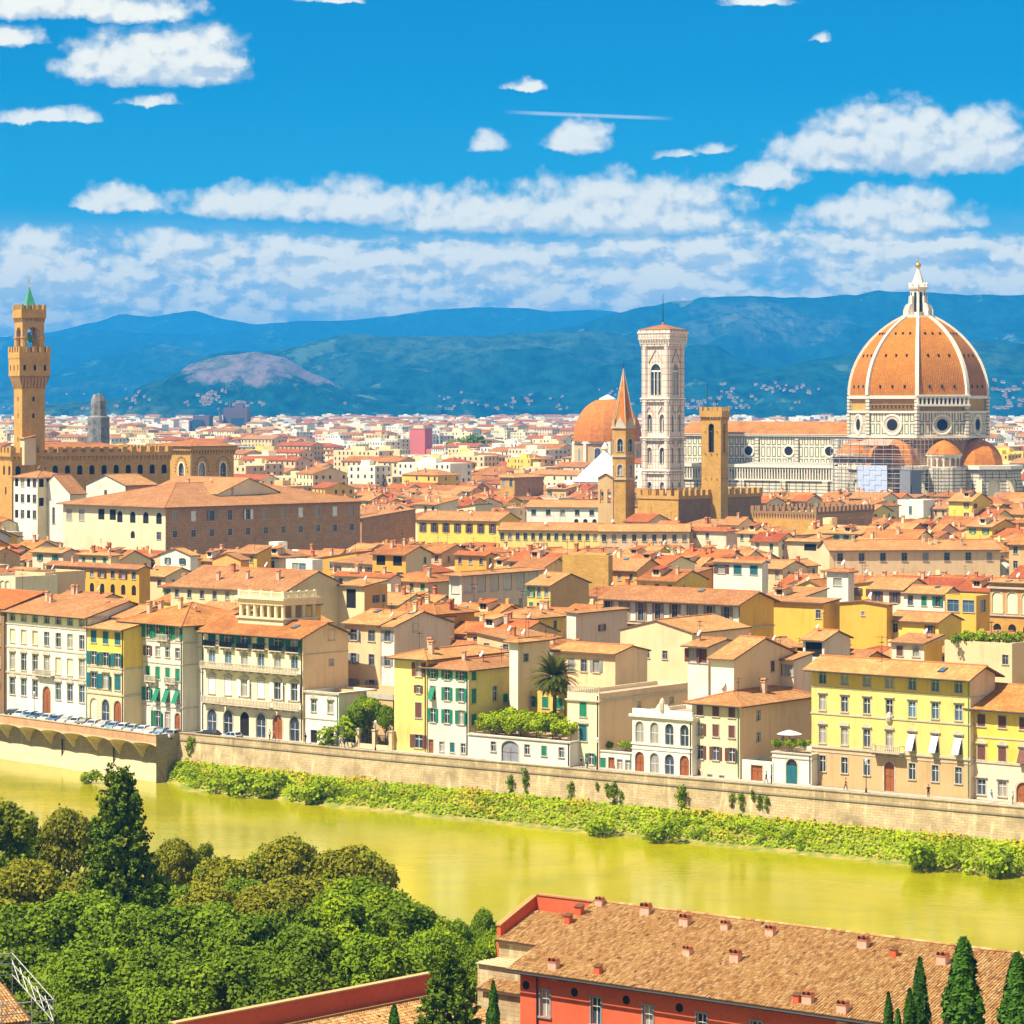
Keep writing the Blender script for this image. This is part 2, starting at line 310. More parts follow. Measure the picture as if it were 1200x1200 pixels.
# ---------------------------------------------------------------- mesh builder
class MB:
    def __init__(s): s.v = []; s.f = []; s.m = []; s.uv = []
    def poly(s, pts, mat, uv=None):
        i = len(s.v); s.v += [tuple(p) for p in pts]; s.f.append(tuple(range(i, i+len(pts)))); s.m.append(mat)
        if uv is None:
            a, b2, c = Vector(pts[0]), Vector(pts[1]), Vector(pts[2]); n = (b2-a).cross(c-a)
            if abs(n.z) > 0.8*max(1e-9, n.length): uv = [(p[0], p[1]) for p in pts]
            else:
                t = Vector((-n.y, n.x, 0)); t = t.normalized() if t.length > 1e-9 else Vector((1, 0, 0))
                uv = [(p[0]*t.x+p[1]*t.y, p[2]) for p in pts]
        s.uv.append(uv)
    def box(s, x0, x1, y0, y1, z0, z1, mat, top=None, bottom=True):
        p = lambda x, y, z: (x, y, z)
        s.poly([p(x0,y0,z0),p(x1,y0,z0),p(x1,y0,z1),p(x0,y0,z1)], mat); s.poly([p(x1,y0,z0),p(x1,y1,z0),p(x1,y1,z1),p(x1,y0,z1)], mat)
        s.poly([p(x1,y1,z0),p(x0,y1,z0),p(x0,y1,z1),p(x1,y1,z1)], mat); s.poly([p(x0,y1,z0),p(x0,y0,z0),p(x0,y0,z1),p(x0,y1,z1)], mat)
        s.poly([p(x0,y0,z1),p(x1,y0,z1),p(x1,y1,z1),p(x0,y1,z1)], top or mat)
        if bottom: s.poly([p(x0,y1,z0),p(x1,y1,z0),p(x1,y0,z0),p(x0,y0,z0)], mat)
    def prism(s, pts, z0, z1, mat, top=None, cap=True):
        n = len(pts)
        for i in range(n):
            a, b = pts[i], pts[(i+1) % n]
            s.poly([(a[0],a[1],z0),(b[0],b[1],z0),(b[0],b[1],z1),(a[0],a[1],z1)], mat)
        if cap:
            s.poly([(p[0],p[1],z1) for p in pts], top or mat); s.poly([(p[0],p[1],z0) for p in reversed(pts)], mat)
    def loft(s, rings, mat, cap_top=True, cap_bot=False):
        for r0, r1 in zip(rings, rings[1:]):
            n = len(r0)
            for i in range(n):
                j = (i+1) % n
                s.poly([r0[i], r0[j], r1[j], r1[i]], mat)
        if cap_top: s.poly(rings[-1], mat)
        if cap_bot: s.poly(list(reversed(rings[0])), mat)
    def lathe(s, prof, mat, n=10, c=(0,0), rot=0.0, cap=True):
        rings = [[(c[0]+r*math.cos(rot+2*math.pi*i/n), c[1]+r*math.sin(rot+2*math.pi*i/n), z) for i in range(n)] for r, z in prof]
        s.loft(rings, mat, cap, cap)
    def tube(s, a, b, r, mat, n=6, r2=None):
        a, b = Vector(a), Vector(b); d = (b-a).normalized(); q = d.to_track_quat('Z', 'Y'); r2 = r if r2 is None else r2
        ring = lambda c, rr: [tuple(c + q @ Vector((rr*math.cos(2*math.pi*i/n), rr*math.sin(2*math.pi*i/n), 0))) for i in range(n)]
        s.loft([ring(a, r), ring(b, r2)], mat, True, True)
    def slab(s, pts, th, top, side, udir=None):
        """roof polygon with thickness; UV in metres along the eave (udir) and up the slope"""
        P = [Vector(p) for p in pts]; n = (P[1]-P[0]).cross(P[2]-P[0]).normalized()
        u = Vector(udir) if udir else (P[1]-P[0]).normalized(); v = n.cross(u)
        s.poly(pts, top, [(p.dot(u), p.dot(v)) for p in P])
        lo = [(p[0], p[1], p[2]-th) for p in pts]
        s.poly(list(reversed(lo)), side)
        k = len(pts)
        for i in range(k):
            j = (i+1) % k
            s.poly([lo[i], lo[j], pts[j], pts[i]], side)
    def mesh(s, name):
        me = bpy.data.meshes.new(name); me.from_pydata(s.v, [], s.f)
        mats = []; idx = {}
        for m in s.m:
            if m.name not in idx: idx[m.name] = len(mats); mats.append(m)
        for m in mats: me.materials.append(m)
        me.polygons.foreach_set('material_index', [idx[m.name] for m in s.m])
        ul = me.uv_layers.new(name='UVMap'); flat = [c for f in s.uv for q in f for c in q]
        ul.data.foreach_set('uv', flat); me.update()
        return me
    def build(s, name, parent=None, loc=(0,0,0), rz=0.0):
        return place(name, s.mesh(name), parent, loc, rz)
def place(name, me, parent=None, loc=(0,0,0), rz=0.0, scale=None):
    o = bpy.data.objects.new(name, me); COL.objects.link(o); o.parent = parent; o.location = loc; o.rotation_euler = (0, 0, rz)
    if scale is not None: o.scale = scale if not isinstance(scale, (int, float)) else (scale,)*3
    return o
def tag(o, label, cat, group=None, kind=None):
    o['label'] = label; o['category'] = cat
    if group: o['group'] = group
    if kind: o['kind'] = kind
    return o
def struct(o): o['kind'] = 'structure'; return o
def thing(name, label, cat, loc=(0,0,0), rz=0.0, group=None):
    return tag(place(name, None, None, loc, rz), label, cat, group)
def copy_tree(o, parent=None):
    c = o.copy(); COL.objects.link(c); c.parent = parent
    for ch in o.children: copy_tree(ch, c)
    return c
# pixel of the 1200 px photograph -> place on the ground at height z / at distance Y
def at(px, py, z=0.0):
    Y = F*(CAMZ-z)/(py-HZ); return Vector(((px-600)*Y/F, Y, z))
def atY(px, py, Y): return Vector(((px-600)*Y/F, Y, CAMZ-(py-HZ)*Y/F))
def PX(p): return (600+F*p[0]/p[1], HZ+F*(CAMZ-p[2])/p[1])
# ---------------------------------------------------------------- walls with real openings, windows
def arc_pts(uc, zs, r, a0, a1, n=6, rz=None):
    rz = r if rz is None else rz
    return [(uc+r*math.cos(a0+(a1-a0)*i/n), zs+rz*math.sin(a0+(a1-a0)*i/n)) for i in range(n+1)]
def wall_face(mb, O, xd, w, z0, z1, ops, mat, depth=0.2, bands=None, reveal=None):
    """a wall from O along xd (unit, plan), outward normal to the right of xd; ops = (u0, u1, zb, zt, arch); bands = [(ztop, material)] from the bottom up"""
    O = Vector((O[0], O[1], 0)); xd = Vector((xd[0], xd[1], 0)); inn = Vector((-xd.y, xd.x, 0))
    P = lambda u, z, dd=0.0: tuple(O + xd*u + inn*dd + Vector((0, 0, z)))
    ops = [o for o in ops if o[0] > 0.02 and o[1] < w-0.02 and o[3] < z1-0.01]
    us = sorted({0.0, w} | {round(a, 4) for o in ops for a in (o[0], o[1])})
    zs = sorted({z0, z1} | {round(min(max(a, z0), z1), 4) for o in ops for a in (o[2], o[3])} | ({b[0] for b in bands if z0 < b[0] < z1} if bands else set()))
    def mat_at(z):
        if bands:
            for zt, m in bands:
                if z < zt: return m
        return mat
    for k in range(len(zs)-1):
        za, zb = zs[k], zs[k+1]; zm = (za+zb)/2; run = None
        for i in range(len(us)-1):
            um = (us[i]+us[i+1])/2
            hole = any(o[0] < um < o[1] and o[2] < zm < o[3] for o in ops)
            if not hole and run is None: run = us[i]
            if run is not None and (hole or i == len(us)-2):
                e = us[i] if hole else us[i+1]
                mb.poly([P(run, za), P(e, za), P(e, zb), P(run, zb)], mat_at(zm)); run = None
    for o in ops:
        a, b, zb, zt = o[:4]; rv = reveal or mat_at(zt-0.1); zb = max(zb, z0)
        if len(o) > 4 and o[4]:
            r = (b-a)/2; uc = (a+b)/2; rz = r*o[4]; zsp = zt-rz
            L = arc_pts(uc, zsp, r, math.pi, math.pi/2, 6, rz); Rr = arc_pts(uc, zsp, r, math.pi/2, 0, 6, rz)
            mb.poly([P(u, z) for u, z in L]+[P(a, zt)], mat_at(zt-0.1)); mb.poly([P(u, z) for u, z in Rr]+[P(b, zt)], mat_at(zt-0.1))
            edge = [(a, zb)]+L+Rr[1:]+[(b, zb)]
        else: edge = [(a, zb), (a, zt), (b, zt), (b, zb)]
        for p, q in zip(edge, edge[1:]+edge[:1]):
            mb.poly([P(p[0], p[1]), P(q[0], q[1]), P(q[0], q[1], depth), P(p[0], p[1], depth)], rv)
_wc = {}
STY = {'plain': dict(), 'green': dict(sh='shutter_green'), 'greenc': dict(sh='shutter_green', closed=1), 'brown': dict(sh='shutter_brown'), 'brownc': dict(sh='shutter_brown', closed=1),
       'grey': dict(sh='shutter_grey'), 'greyc': dict(sh='shutter_grey', closed=1), 'teal': dict(sh='shutter_teal'), 'tealc': dict(sh='shutter_teal', closed=1), 'whitec': dict(sh='white_paint', closed=1),
       'hood': dict(hood=1), 'ped': dict(ped=1), 'ped_brown': dict(ped=1, sh='shutter_brown', closed=1), 'ped_white': dict(ped=1, sh='white_paint', closed=1), 'ped_teal': dict(ped=1, sh='shutter_teal', closed=1), 'curved': dict(ped=2), 'arch': dict(arch=1.0),
       'arch_ped': dict(arch=1.0, trim=.2), 'door': dict(door='door_wood'), 'archdoor': dict(arch=1.0, door='door_wood', trim=.25), 'archglass': dict(arch=1.0, trim=.25), 'dark': dict(bare=1), 'blue': dict(gl='window_glass_blue', hood=1), 'bluep': dict(gl='window_glass_blue'),
       'archdark': dict(arch=1.0, bare=1), 'gothic': dict(arch=1.5, bare=1), 'blind': dict(blind=1), 'garage': dict(arch=.6, door='shutter_grey', trim=.15), 'archblind': dict(arch=1.0, blind=1, trim=.2), 'awn': dict(sh='shutter_green', tilt=1), 'awnw': dict(ped=1, sh='white_paint', tilt=1), 'awnb': dict(ped=1, sh='shutter_brown', tilt=1),
       'panelg': dict(blind=1, bm='plaster_grey', trim=.05), 'panelw': dict(blind=1, bm='plaster_white', trim=.1), 'archteal': dict(arch=1.0, trim=.16, sh='shutter_teal', closed=1)}
def outline(w, h, arch):
    if not arch: return [(-w/2, 0), (-w/2, h), (w/2, h), (w/2, 0)]
    r = w/2; rz = r*arch
    return [(-w/2, 0)]+arc_pts(0, h-rz, r, math.pi, 0, 10, rz)+[(w/2, 0)]
def window_meshes(style, w, h, dp, trimmat='stone_trim'):
    key = (style, round(w, 2), round(h, 2), round(dp, 2), trimmat)
    if key in _wc: return _wc[key]
    S = STY[style]; arch = S.get('arch', 0); T = M[trimmat]
    fr = MB(); pane = MB(); sh = None
    t = S.get('trim', 0.13)
    if not S.get('bare'):
        inner = outline(w, h, arch); outer = [(x*(1+2*t/w), z+(t if z > 0.01 else 0)) for x, z in inner]
        for (a, b, c, d) in zip(inner, inner[1:], outer, outer[1:]):
            fr.poly([(a[0], -.05, a[1]), (b[0], -.05, b[1]), (d[0], -.05, d[1]), (c[0], -.05, c[1])], T)
            fr.poly([(c[0], -.05, c[1]), (d[0], -.05, d[1]), (d[0], .0, d[1]), (c[0], .0, c[1])], T)
            fr.poly([(b[0], -.05, b[1]), (a[0], -.05, a[1]), (a[0], .03, a[1]), (b[0], .03, b[1])], T)
        if not S.get('door'): fr.box(-w/2-t-.05, w/2+t+.05, -.16, .02, -.14, -.002, T)
        if S.get('hood') or S.get('ped'):
            hw = w/2+t+.18; fr.box(-hw, hw, -.26, .02, h+t+.14, h+t+.28, T)
            if S.get('ped') == 1:
                z = h+t+.282; fr.prism_y = None
                A, B, C = (-hw, z), (hw, z), (0, z+.48)
                fr.poly([(A[0], -.24, A[1]), (B[0], -.24, B[1]), (C[0], -.24, C[1])], T)
                fr.poly([(B[0], -.24, B[1]), (B[0], .02, B[1]), (C[0], .02, C[1]), (C[0], -.24, C[1])], T); fr.poly([(A[0], .02, A[1]), (A[0], -.24, A[1]), (C[0], -.24, C[1]), (C[0], .02, C[1])], T)
            elif S.get('ped') == 2:
                pts = arc_pts(0, h+t+.282, hw, 0, math.pi, 8, .45)
                fr.poly([(u, -.24, z) for u, z in pts], T)
                for a, b in zip(pts, pts[1:]): fr.poly([(a[0], -.24, a[1]), (a[0], .02, a[1]), (b[0], .02, b[1]), (b[0], -.24, b[1])], T)
    oi = outline(w, h, arch)
    pm = M['dark_opening'] if S.get('bare') else M[S['door']] if S.get('door') else M[S.get('bm','plaster_ivory')] if S.get('blind') else M[S.get('gl', 'window_glass')]
    pd = dp-.03
    pane.poly([(x, pd, z) for x, z in reversed(oi)], pm)
    if not S.get('bare') and not S.get('blind'):
        mm = M['door_wood'] if S.get('door') else M['white_paint'] if dp > .19 else M['stone_grey']; b = .032; zt = h-(w/2*arch if arch else 0)
        pane.box(-b, b, pd-.05, pd-.002, 0.02, zt, mm); pane.box(-w/2+.01, w/2-.01, pd-.048, pd-.004, zt*.66-b, zt*.66+b, mm)
        for sx in (-1, 1): pane.box(sx*w/2-(b*1.4 if sx > 0 else -.004), sx*w/2+(b*1.4 if sx < 0 else -.004), pd-.046, pd-.003, 0.02, zt, mm)
    if S.get('sh'):
        sh = MB(); hw = w/2-.015; m = M[S['sh']]
        zt = h-(w/2*arch if arch else 0)
        sh.box(0, hw, -.03, .03, .03, zt-.03, m)
        for k in range(1, 4): sh.box(.06, hw-.06, -.045, -.031, zt*k/4-.16, zt*k/4+.10, m)
    r = (fr.mesh('window_frame') if fr.f else None, pane.mesh('pane'), sh.mesh('shutter') if sh else None)
    _wc[key] = r
    return r
_wm = {}
def window(parent, O, xd, uc, zb, w, h, style, dp, lod, trimmat='stone_trim'):
    S = STY[style]; O = Vector((O[0], O[1], 0)); xd = Vector((xd[0], xd[1], 0)); p = O+xd*uc; p.z = zb
    rz = math.atan2(xd.y, xd.x); fr, pane, sh = window_meshes(style, w, h, dp, trimmat)
    nm = 'door' if S.get('door') else 'window'
    rnd = random.random()
    def shutter_parts():
        if not sh: return []
        if S.get('tilt'): return [((-w/2+.01, -.02, 0), 0, 'tilt')]
        if S.get('closed') and rnd < .8: return [((-w/2+.01, .06, 0), 0, 0), ((.005, .06, 0), 0, 0)]
        a = 0.0 if rnd < .6 else R(12+10*rnd)
        return [((-w/2-.02, -.075, 0), math.pi+a, 'o'), ((w/2+.02, -.075, 0), -a, 'o')]
    if lod == 0:
        base = place(nm, fr if fr else pane, parent, p, rz)
        if fr: place('pane' if not S.get('door') else 'door_leaf', pane, base)
        for loc, a, k in shutter_parts():
            o = place('shutter', sh, base, loc, a)
            if k == 'tilt':
                o.rotation_euler = (R(-24), 0, 0); o.location = (-w/2+.01, -.02-.42*h, 0.02); o.scale = (2.0, 1, 1.02)
        return base
    key = (style, round(w, 2), round(h, 2), round(dp, 2), trimmat, int(rnd*4))
    if key not in _wm:
        bm = bmesh.new(); mats = []
        def addm(me, mat4=Matrix.Identity(4)):
            b2 = bmesh.new(); b2.from_mesh(me); b2.transform(mat4)
            for f in b2.faces:
                m = me.materials[f.material_index]
                if m not in mats: mats.append(m)
                f.material_index = mats.index(m)
            t = bpy.data.meshes.new('tmp'); b2.to_mesh(t); b2.free(); bm.from_mesh(t); bpy.data.meshes.remove(t)
        if fr: addm(fr)
        addm(pane)
        for loc, a, k in shutter_parts():
            if k == 'tilt': addm(sh, Matrix.Translation((-w/2+.01, -.02-.42*h, .02)) @ Matrix.Rotation(R(-24), 4, 'X') @ Matrix.Diagonal((2, 1, 1.02, 1)))
            else: addm(sh, Matrix.Translation(loc) @ Matrix.Rotation(a, 4, 'Z'))
        me = bpy.data.meshes.new('window'); bm.to_mesh(me); bm.free()
        for m in mats: me.materials.append(m)
        _wm[key] = me
    return place(nm, _wm[key], parent, p, rz)

def row_ops(rows, w):
    """rows: (zb, height, n, width, style[, (f0, f1)]) -> openings and window specs"""
    ops = []; wins = []
    for r in rows:
        zb, hh, n, ww, st = r[:5]; f0, f1 = r[5] if len(r) > 5 and r[5] else (0.0, 1.0)
        sts = st if isinstance(st, (list, tuple)) else [st]
        for i in range(n):
            s = sts[i % len(sts)]
            if s is None: continue
            uc = w*(f0+(f1-f0)*(i+.5)/n); arch = STY[s].get('arch', 0)
            if uc-ww/2 < .06 or uc+ww/2 > w-.06: continue
            ops.append((uc-ww/2, uc+ww/2, zb, zb+hh, arch)); wins.append((uc, zb, ww, hh, s))
    return ops, wins
_small = {}
def small(kind):
    if kind in _small: return _small[kind]
    b = MB()
    if kind == 'antenna':
        b.tube((0,0,0), (0,0,3.2), .035, M['iron'], 4); b.tube((-.7,0,3.0), (.7,0,3.0), .025, M['iron'], 4)
        for x in (-.6, -.3, 0, .3, .6): b.tube((x,-.35,3.0), (x,.35,3.0), .02, M['iron'], 3)
        b.tube((0,-.5,2.4), (0,.5,2.4), .025, M['iron'], 4)
        for y in (-.45, -.15, .15, .45): b.tube((-.25,y,2.4), (.25,y,2.4), .02, M['iron'], 3)
    elif kind == 'satellite_dish':
        b.tube((0,0,0), (0,0,.9), .04, M['iron'], 5); q = Vector((-.5,-.7,.5)).to_track_quat('Z','Y'); rings = []
        for rr, zz in ((.04,.0),(.25,.04),(.42,.12),(.5,.2)): rings.append([tuple(Vector((0,-.12,1.0))+q@Vector((rr*math.cos(a*math.pi/5), rr*math.sin(a*math.pi/5), zz))) for a in range(10)])
        b.loft(rings, M['white_paint'], False, True); b.tube((0,-.12,1.0), tuple(Vector((0,-.12,1.0))+q@Vector((0,0,.55))), .03, M['iron'], 4)
    elif kind.startswith('chimney'):
        m = {'chimney': 'chimney_plaster', 'chimney_red': 'terracotta', 'chimney_white': 'plaster_cream'}[kind]
        b.box(-.42,.42,-.32,.32,-.9,1.5,M[m]); b.box(-.52,.52,-.42,.42,1.5,1.62,M[m])
        for sx in (-.3, .3): b.box(sx-.09,sx+.09,-.34,.34,1.62,1.92,M[m])
        b.box(-.34,.34,-.26,.26,1.62,1.64,M['dark_opening']); b.slab([(-.55,-.45,1.92),(.55,-.45,1.92),(.55,0,2.12),(-.55,0,2.12)],.06,M['terracotta'],M['terracotta']); b.slab([(.55,.45,1.92),(-.55,.45,1.92),(-.55,0,2.121),(.55,0,2.121)],.06,M['terracotta'],M['terracotta'])
    elif kind == 'planter':
        rq = random.Random(3); b.lathe([(.3,0),(.42,.5),(.36,.5)], M['terracotta'], 8)
        for _ in range(90):
            v = Vector((rq.uniform(-1,1), rq.uniform(-1,1), rq.uniform(-.5,1)))*.62+Vector((0,0,1.0)); u = Vector((rq.uniform(-1,1), rq.uniform(-1,1), rq.uniform(-1,1))).normalized()*.2; w_ = u.orthogonal().normalized()*.13; b.poly([v-u, v+w_, v+u, v-w_], M['shutter_green'] if rq.random() < .3 else WM('lemon') if rq.random() < .1 else M['copper_green'] if rq.random() < .2 else M['plant_green'], [(0,0)]*4)
    elif kind == 'skylight':
        b.box(-.5,.5,-.7,.7,0,.12,M['iron']); b.poly([(-.42,-.6,.125),(.42,-.6,.125),(.42,.6,.125),(-.42,.6,.125)], M['window_glass_blue'])
    me = b.mesh(kind); _small[kind] = me
    return me

ALL = []      # every house: dict with plan corners, px range, top
def solve(xl, xc, xr, yc, h, phi, w=None, d=None):
    Y = F*(CAMZ-h)/(yc-HZ); X = (xc-600)*Y/F; c, s = math.cos(phi), math.sin(phi)
    if w is None: k = (xl-600)/F; w = (X-k*Y)/(c+k*s)
    if d is None: k = (xr-600)/F; d = (k*Y-X)/(s-k*c)
    return X, Y, w, d
def plan_corners(X, Y, w, d, phi):
    t = Vector((math.cos(phi), -math.sin(phi))); b = Vector((math.sin(phi), math.cos(phi))); C = Vector((X, Y))
    return [C, C-t*w, C-t*w+b*d, C+b*d]
def make_roof(mb, w, d, h, rtype, slope, ov, rm, th=.22, face=None):
    """roof over [-w,0]x[0,d]; returns z(x,y) and gable polygons for the walls"""
    ew = M['eave_wood']; x0, x1, y0, y1 = -w-ov*.5, ov*.5, -ov, d+ov; g = []
    ridge = M['terracotta'] if rm in ROOFS else rm
    if rtype == 'side':
        rz = h+slope*d/2; lo = h-slope*ov
        mb.slab([(x0,y0,lo),(x1,y0,lo),(x1,d/2,rz),(x0,d/2,rz)], th, rm, ew, (1,0,0)); mb.slab([(x1,y1,lo),(x0,y1,lo),(x0,d/2,rz),(x1,d/2,rz)], th, rm, ew, (-1,0,0))
        mb.tube((x0,d/2,rz+.02),(x1,d/2,rz+.02),.16,ridge,5)
        z = lambda x, y: h+slope*min(y, d-y); g = [((0,0),(0,d),rz,'r'), ((-w,d),(-w,0),rz,'l')]
    elif rtype == 'front':
        x0, x1, y0, y1 = -w-ov, ov, -ov*.5, d+ov*.5; rz = h+slope*w/2; lo = h-slope*ov
        mb.slab([(x1,y0,lo),(x1,y1,lo),(-w/2,y1,rz),(-w/2,y0,rz)], th, rm, ew, (0,1,0)); mb.slab([(x0,y1,lo),(x0,y0,lo),(-w/2,y0,rz),(-w/2,y1,rz)], th, rm, ew, (0,-1,0))
        mb.tube((-w/2,y0,rz+.02),(-w/2,y1,rz+.02),.16,ridge,5)
        z = lambda x, y: h+slope*min(-x, w+x); g = [((-w,0),(0,0),rz,'f'), ((0,d),(-w,d),rz,'b')]
    elif rtype == 'hip':
        x0, x1 = -w-ov, ov; lo = h-slope*ov; W2, D2 = w+2*ov, d+2*ov
        if W2 >= D2:
            rz = lo+slope*D2/2; a, b = (x0+D2/2, d/2, rz), (x1-D2/2, d/2, rz)
            F4 = [[(x0,y0,lo),(x1,y0,lo),b,a], [(x1,y1,lo),(x0,y1,lo),a,b]]; F3 = [[(x1,y0,lo),(x1,y1,lo),b], [(x0,y1,lo),(x0,y0,lo),a]]
        else:
            rz = lo+slope*W2/2; a, b = (-w/2, y0+W2/2, rz), (-w/2, y1-W2/2, rz)
            F4 = [[(x1,y0,lo),(x1,y1,lo),b,a], [(x0,y1,lo),(x0,y0,lo),a,b]]; F3 = [[(x0,y0,lo),(x1,y0,lo),a], [(x1,y1,lo),(x0,y1,lo),b]]
        for p in F4:
            if (Vector(p[2])-Vector(p[3])).length < .05: p = p[:3]
            mb.slab(p, th, rm, ew, (Vector(p[1])-Vector(p[0])).normalized())
        for p in F3: mb.slab(p, th, rm, ew, (Vector(p[1])-Vector(p[0])).normalized())
        if (Vector(a)-Vector(b)).length > .1: mb.tube(tuple(Vector(a)+Vector((0,0,.02))), tuple(Vector(b)+Vector((0,0,.02))), .16, ridge, 5)
        for c in ((x0,y0),(x1,y0),(x1,y1),(x0,y1)):
            e = min((a, b), key=lambda q: (q[0]-c[0])**2+(q[1]-c[1])**2); mb.tube((c[0],c[1],lo+.03), (e[0],e[1],e[2]+.03), .14, ridge, 4)
        z = lambda x, y: h+slope*min(y, d-y, -x, w+x)
    elif rtype in ('shed', 'shedr', 'shedl'):
        if rtype == 'shed':
            rz = h+slope*d; lo = h-slope*ov; mb.slab([(x0,y0,lo),(x1,y0,lo),(x1,d+ov*.4,rz+slope*ov*.4),(x0,d+ov*.4,rz+slope*ov*.4)], th, rm, ew, (1,0,0))
            z = lambda x, y: h+slope*y; g = [((0,0),(0,d),rz,'sr'), ((-w,d),(-w,0),rz,'sl'), ((0,d),(-w,d),rz,'full')]
        elif rtype == 'shedr':      # falls to the right face
            rz = h+slope*w; lo = h-slope*ov; mb.slab([(ov,y0*.5,lo),(ov,d+ov*.5,lo),(-w-ov*.4,d+ov*.5,rz+slope*ov*.4),(-w-ov*.4,y0*.5,rz+slope*ov*.4)], th, rm, ew, (0,1,0))
            z = lambda x, y: h-slope*x; g = [((-w,0),(0,0),rz,'sl'), ((0,d),(-w,d),rz,'sr'), ((-w,d),(-w,0),rz,'full')]
        else:
            rz = h+slope*w; lo = h-slope*ov; mb.slab([(-w-ov,d+ov*.5,lo),(-w-ov,y0*.5,lo),(ov*.4,y0*.5,rz+slope*ov*.4),(ov*.4,d+ov*.5,rz+slope*ov*.4)], th, rm, ew, (0,-1,0))
            z = lambda x, y: h+slope*(w+x); g = [((-w,0),(0,0),rz,'sr'), ((0,d),(-w,d),rz,'sl'), ((0,0),(0,d),rz,'full')]
    else:
        z = lambda x, y: h-.5; ph = .0
        mb.poly([(-w+.25,.25,h-.6),(-.25,.25,h-.6),(-.25,d-.25,h-.6),(-w+.25,d-.25,h-.6)], M['terrace_floor'])
    return z, g
def house(label, xl, xc, xr, yc, h, phi=36, cat='house', name='town_house', wall='cream', side=None, roof=0, rtype='side', slope=.30, ov=.7, front=(), right=(), lod=1,
          chim=0, group=None, w=None, d=None, yb=None, bands=None, sbands=None, depth=None, extras=True, trim='stone_trim', cornice=None, z0=-.5, wallmat=None, sidemat=None, seed=None, left=()):
    ph = R(phi); X, Y, w, d = solve(xl, xc, xr, yc, h, ph, w, d)
    rs = random.Random(seed if seed is not None else int(X*13+Y*7))
    root = thing(name, label, cat, (X, Y, 0), -ph, group)
    wm = wallmat or WM(wall); sm = sidemat or (WM(side) if side else wm); rm = M[roof] if isinstance(roof, str) else ROOFS[roof]
    dp = depth if depth is not None else (.22 if lod == 0 else .18)
    mb = MB(); rb = MB()
    zf, gab = make_roof(rb, w, d, h, rtype, slope, ov, rm)
    faces = (((-w,0),(1,0),w,front,wm,bands), ((0,0),(0,1),d,right,sm,sbands or bands), ((0,d),(-1,0),w,(),sm,bands), ((-w,d),(0,-1),d,left,wm,bands))
    for O, xd, L, rows, mat, bd in faces:
        ops, wins = row_ops(rows, L)
        wall_face(mb, O, xd, L, z0, h, ops, mat, dp, bd)
        for uc, zb, ww, hh, st in wins: window(root, O, xd, uc, zb, ww, hh, st, dp, lod, trim)
    for a, b, rz, k in gab:
        mat = sm if k in ('r', 'full') else wm; rz -= .2
        if k in 'rlfb': mb.poly([(a[0],a[1],h),(b[0],b[1],h),((a[0]+b[0])/2,(a[1]+b[1])/2,rz)], mat)
        elif k == 'sr': mb.poly([(a[0],a[1],h),(b[0],b[1],h),(b[0],b[1],rz)], mat)
        elif k == 'sl': mb.poly([(a[0],a[1],h),(b[0],b[1],h),(a[0],a[1],rz)], mat)
        else: mb.poly([(a[0],a[1],h),(b[0],b[1],h),(b[0],b[1],rz),(a[0],a[1],rz)], mat)
    if rtype == 'flat':
        for x0, x1, y0, y1 in ((-w,0,0,.25),(-.25,0,.25,d-.25),(-w,0,d-.25,d),(-w,-w+.25,.25,d-.25)):
            mb.poly([(x0,y0,h),(x1,y0,h),(x1,y1,h),(x0,y1,h)], wm)
        for p, q in (((-w+.25,.25),(-.25,.25)),((-.25,.25),(-.25,d-.25)),((-.25,d-.25),(-w+.25,d-.25)),((-w+.25,d-.25),(-w+.25,.25))):
            mb.poly([(q[0],q[1],h-.6),(p[0],p[1],h-.6),(p[0],p[1],h),(q[0],q[1],h)], wm)
    mb.build('wall', root)
    if rb.f: ro = rb.build('roof' if rtype != 'flat' else 'roof_terrace', root)
    if cornice:
        tm = M[trim]
        for zc, pr, th in cornice:
            cb = MB(); cb.prism([(-w-pr,-.003),(-w-pr,-pr),(pr,-pr),(pr,d),(.003,d),(.003,-.003)], zc, zc+th, tm); cb.build('string_course', root)
    if lod == 0:
        db = MB()
        for x in (-.25,): db.tube((x,-.12,.3),(x,-.12,h-.3),.07,M['copper_green'] if rs.random() < .4 else M['iron'],6)
        if ov > .3 and rtype in ('side', 'hip'): db.tube((-w-.2,-ov+.02,h-slope*ov-.16),(.2,-ov+.02,h-slope*ov-.16),.09,M['iron'],6)
        db.build('downpipe', root)
    def spot():
        x, y = -w*rs.uniform(.15, .85), d*rs.uniform(.15, .6); return (x, y, zf(x, y))
    for k in range(chim):
        place('chimney', small(rs.choice(('chimney', 'chimney_red', 'chimney_white', 'chimney'))), root, spot(), 0, rs.uniform(.7, 1.05))
    if extras and Y < 1150:
        if rs.random() < .45: place('antenna', small('antenna'), root, spot(), rs.uniform(0, 3), rs.uniform(.8, 1.3))
        if rs.random() < .38: place('satellite_dish', small('satellite_dish'), root, spot(), 0, rs.uniform(.8, 1.3))
        if rs.random() < .22 and rtype in ('side', 'shed') and Y < 800:
            x, y, z = spot(); y = min(y, d*.45); o = place('skylight', small('skylight'), root, (x, y, zf(x, y)+.02)); o.rotation_euler = (math.atan(slope), 0, 0)
    top = max(zf(-w/2, d/2), zf(-w/2, .1), h)+.3
    rec(X, Y, w, d, ph, top, yb, root)
    root['w'] = w; root['d'] = d
    return root
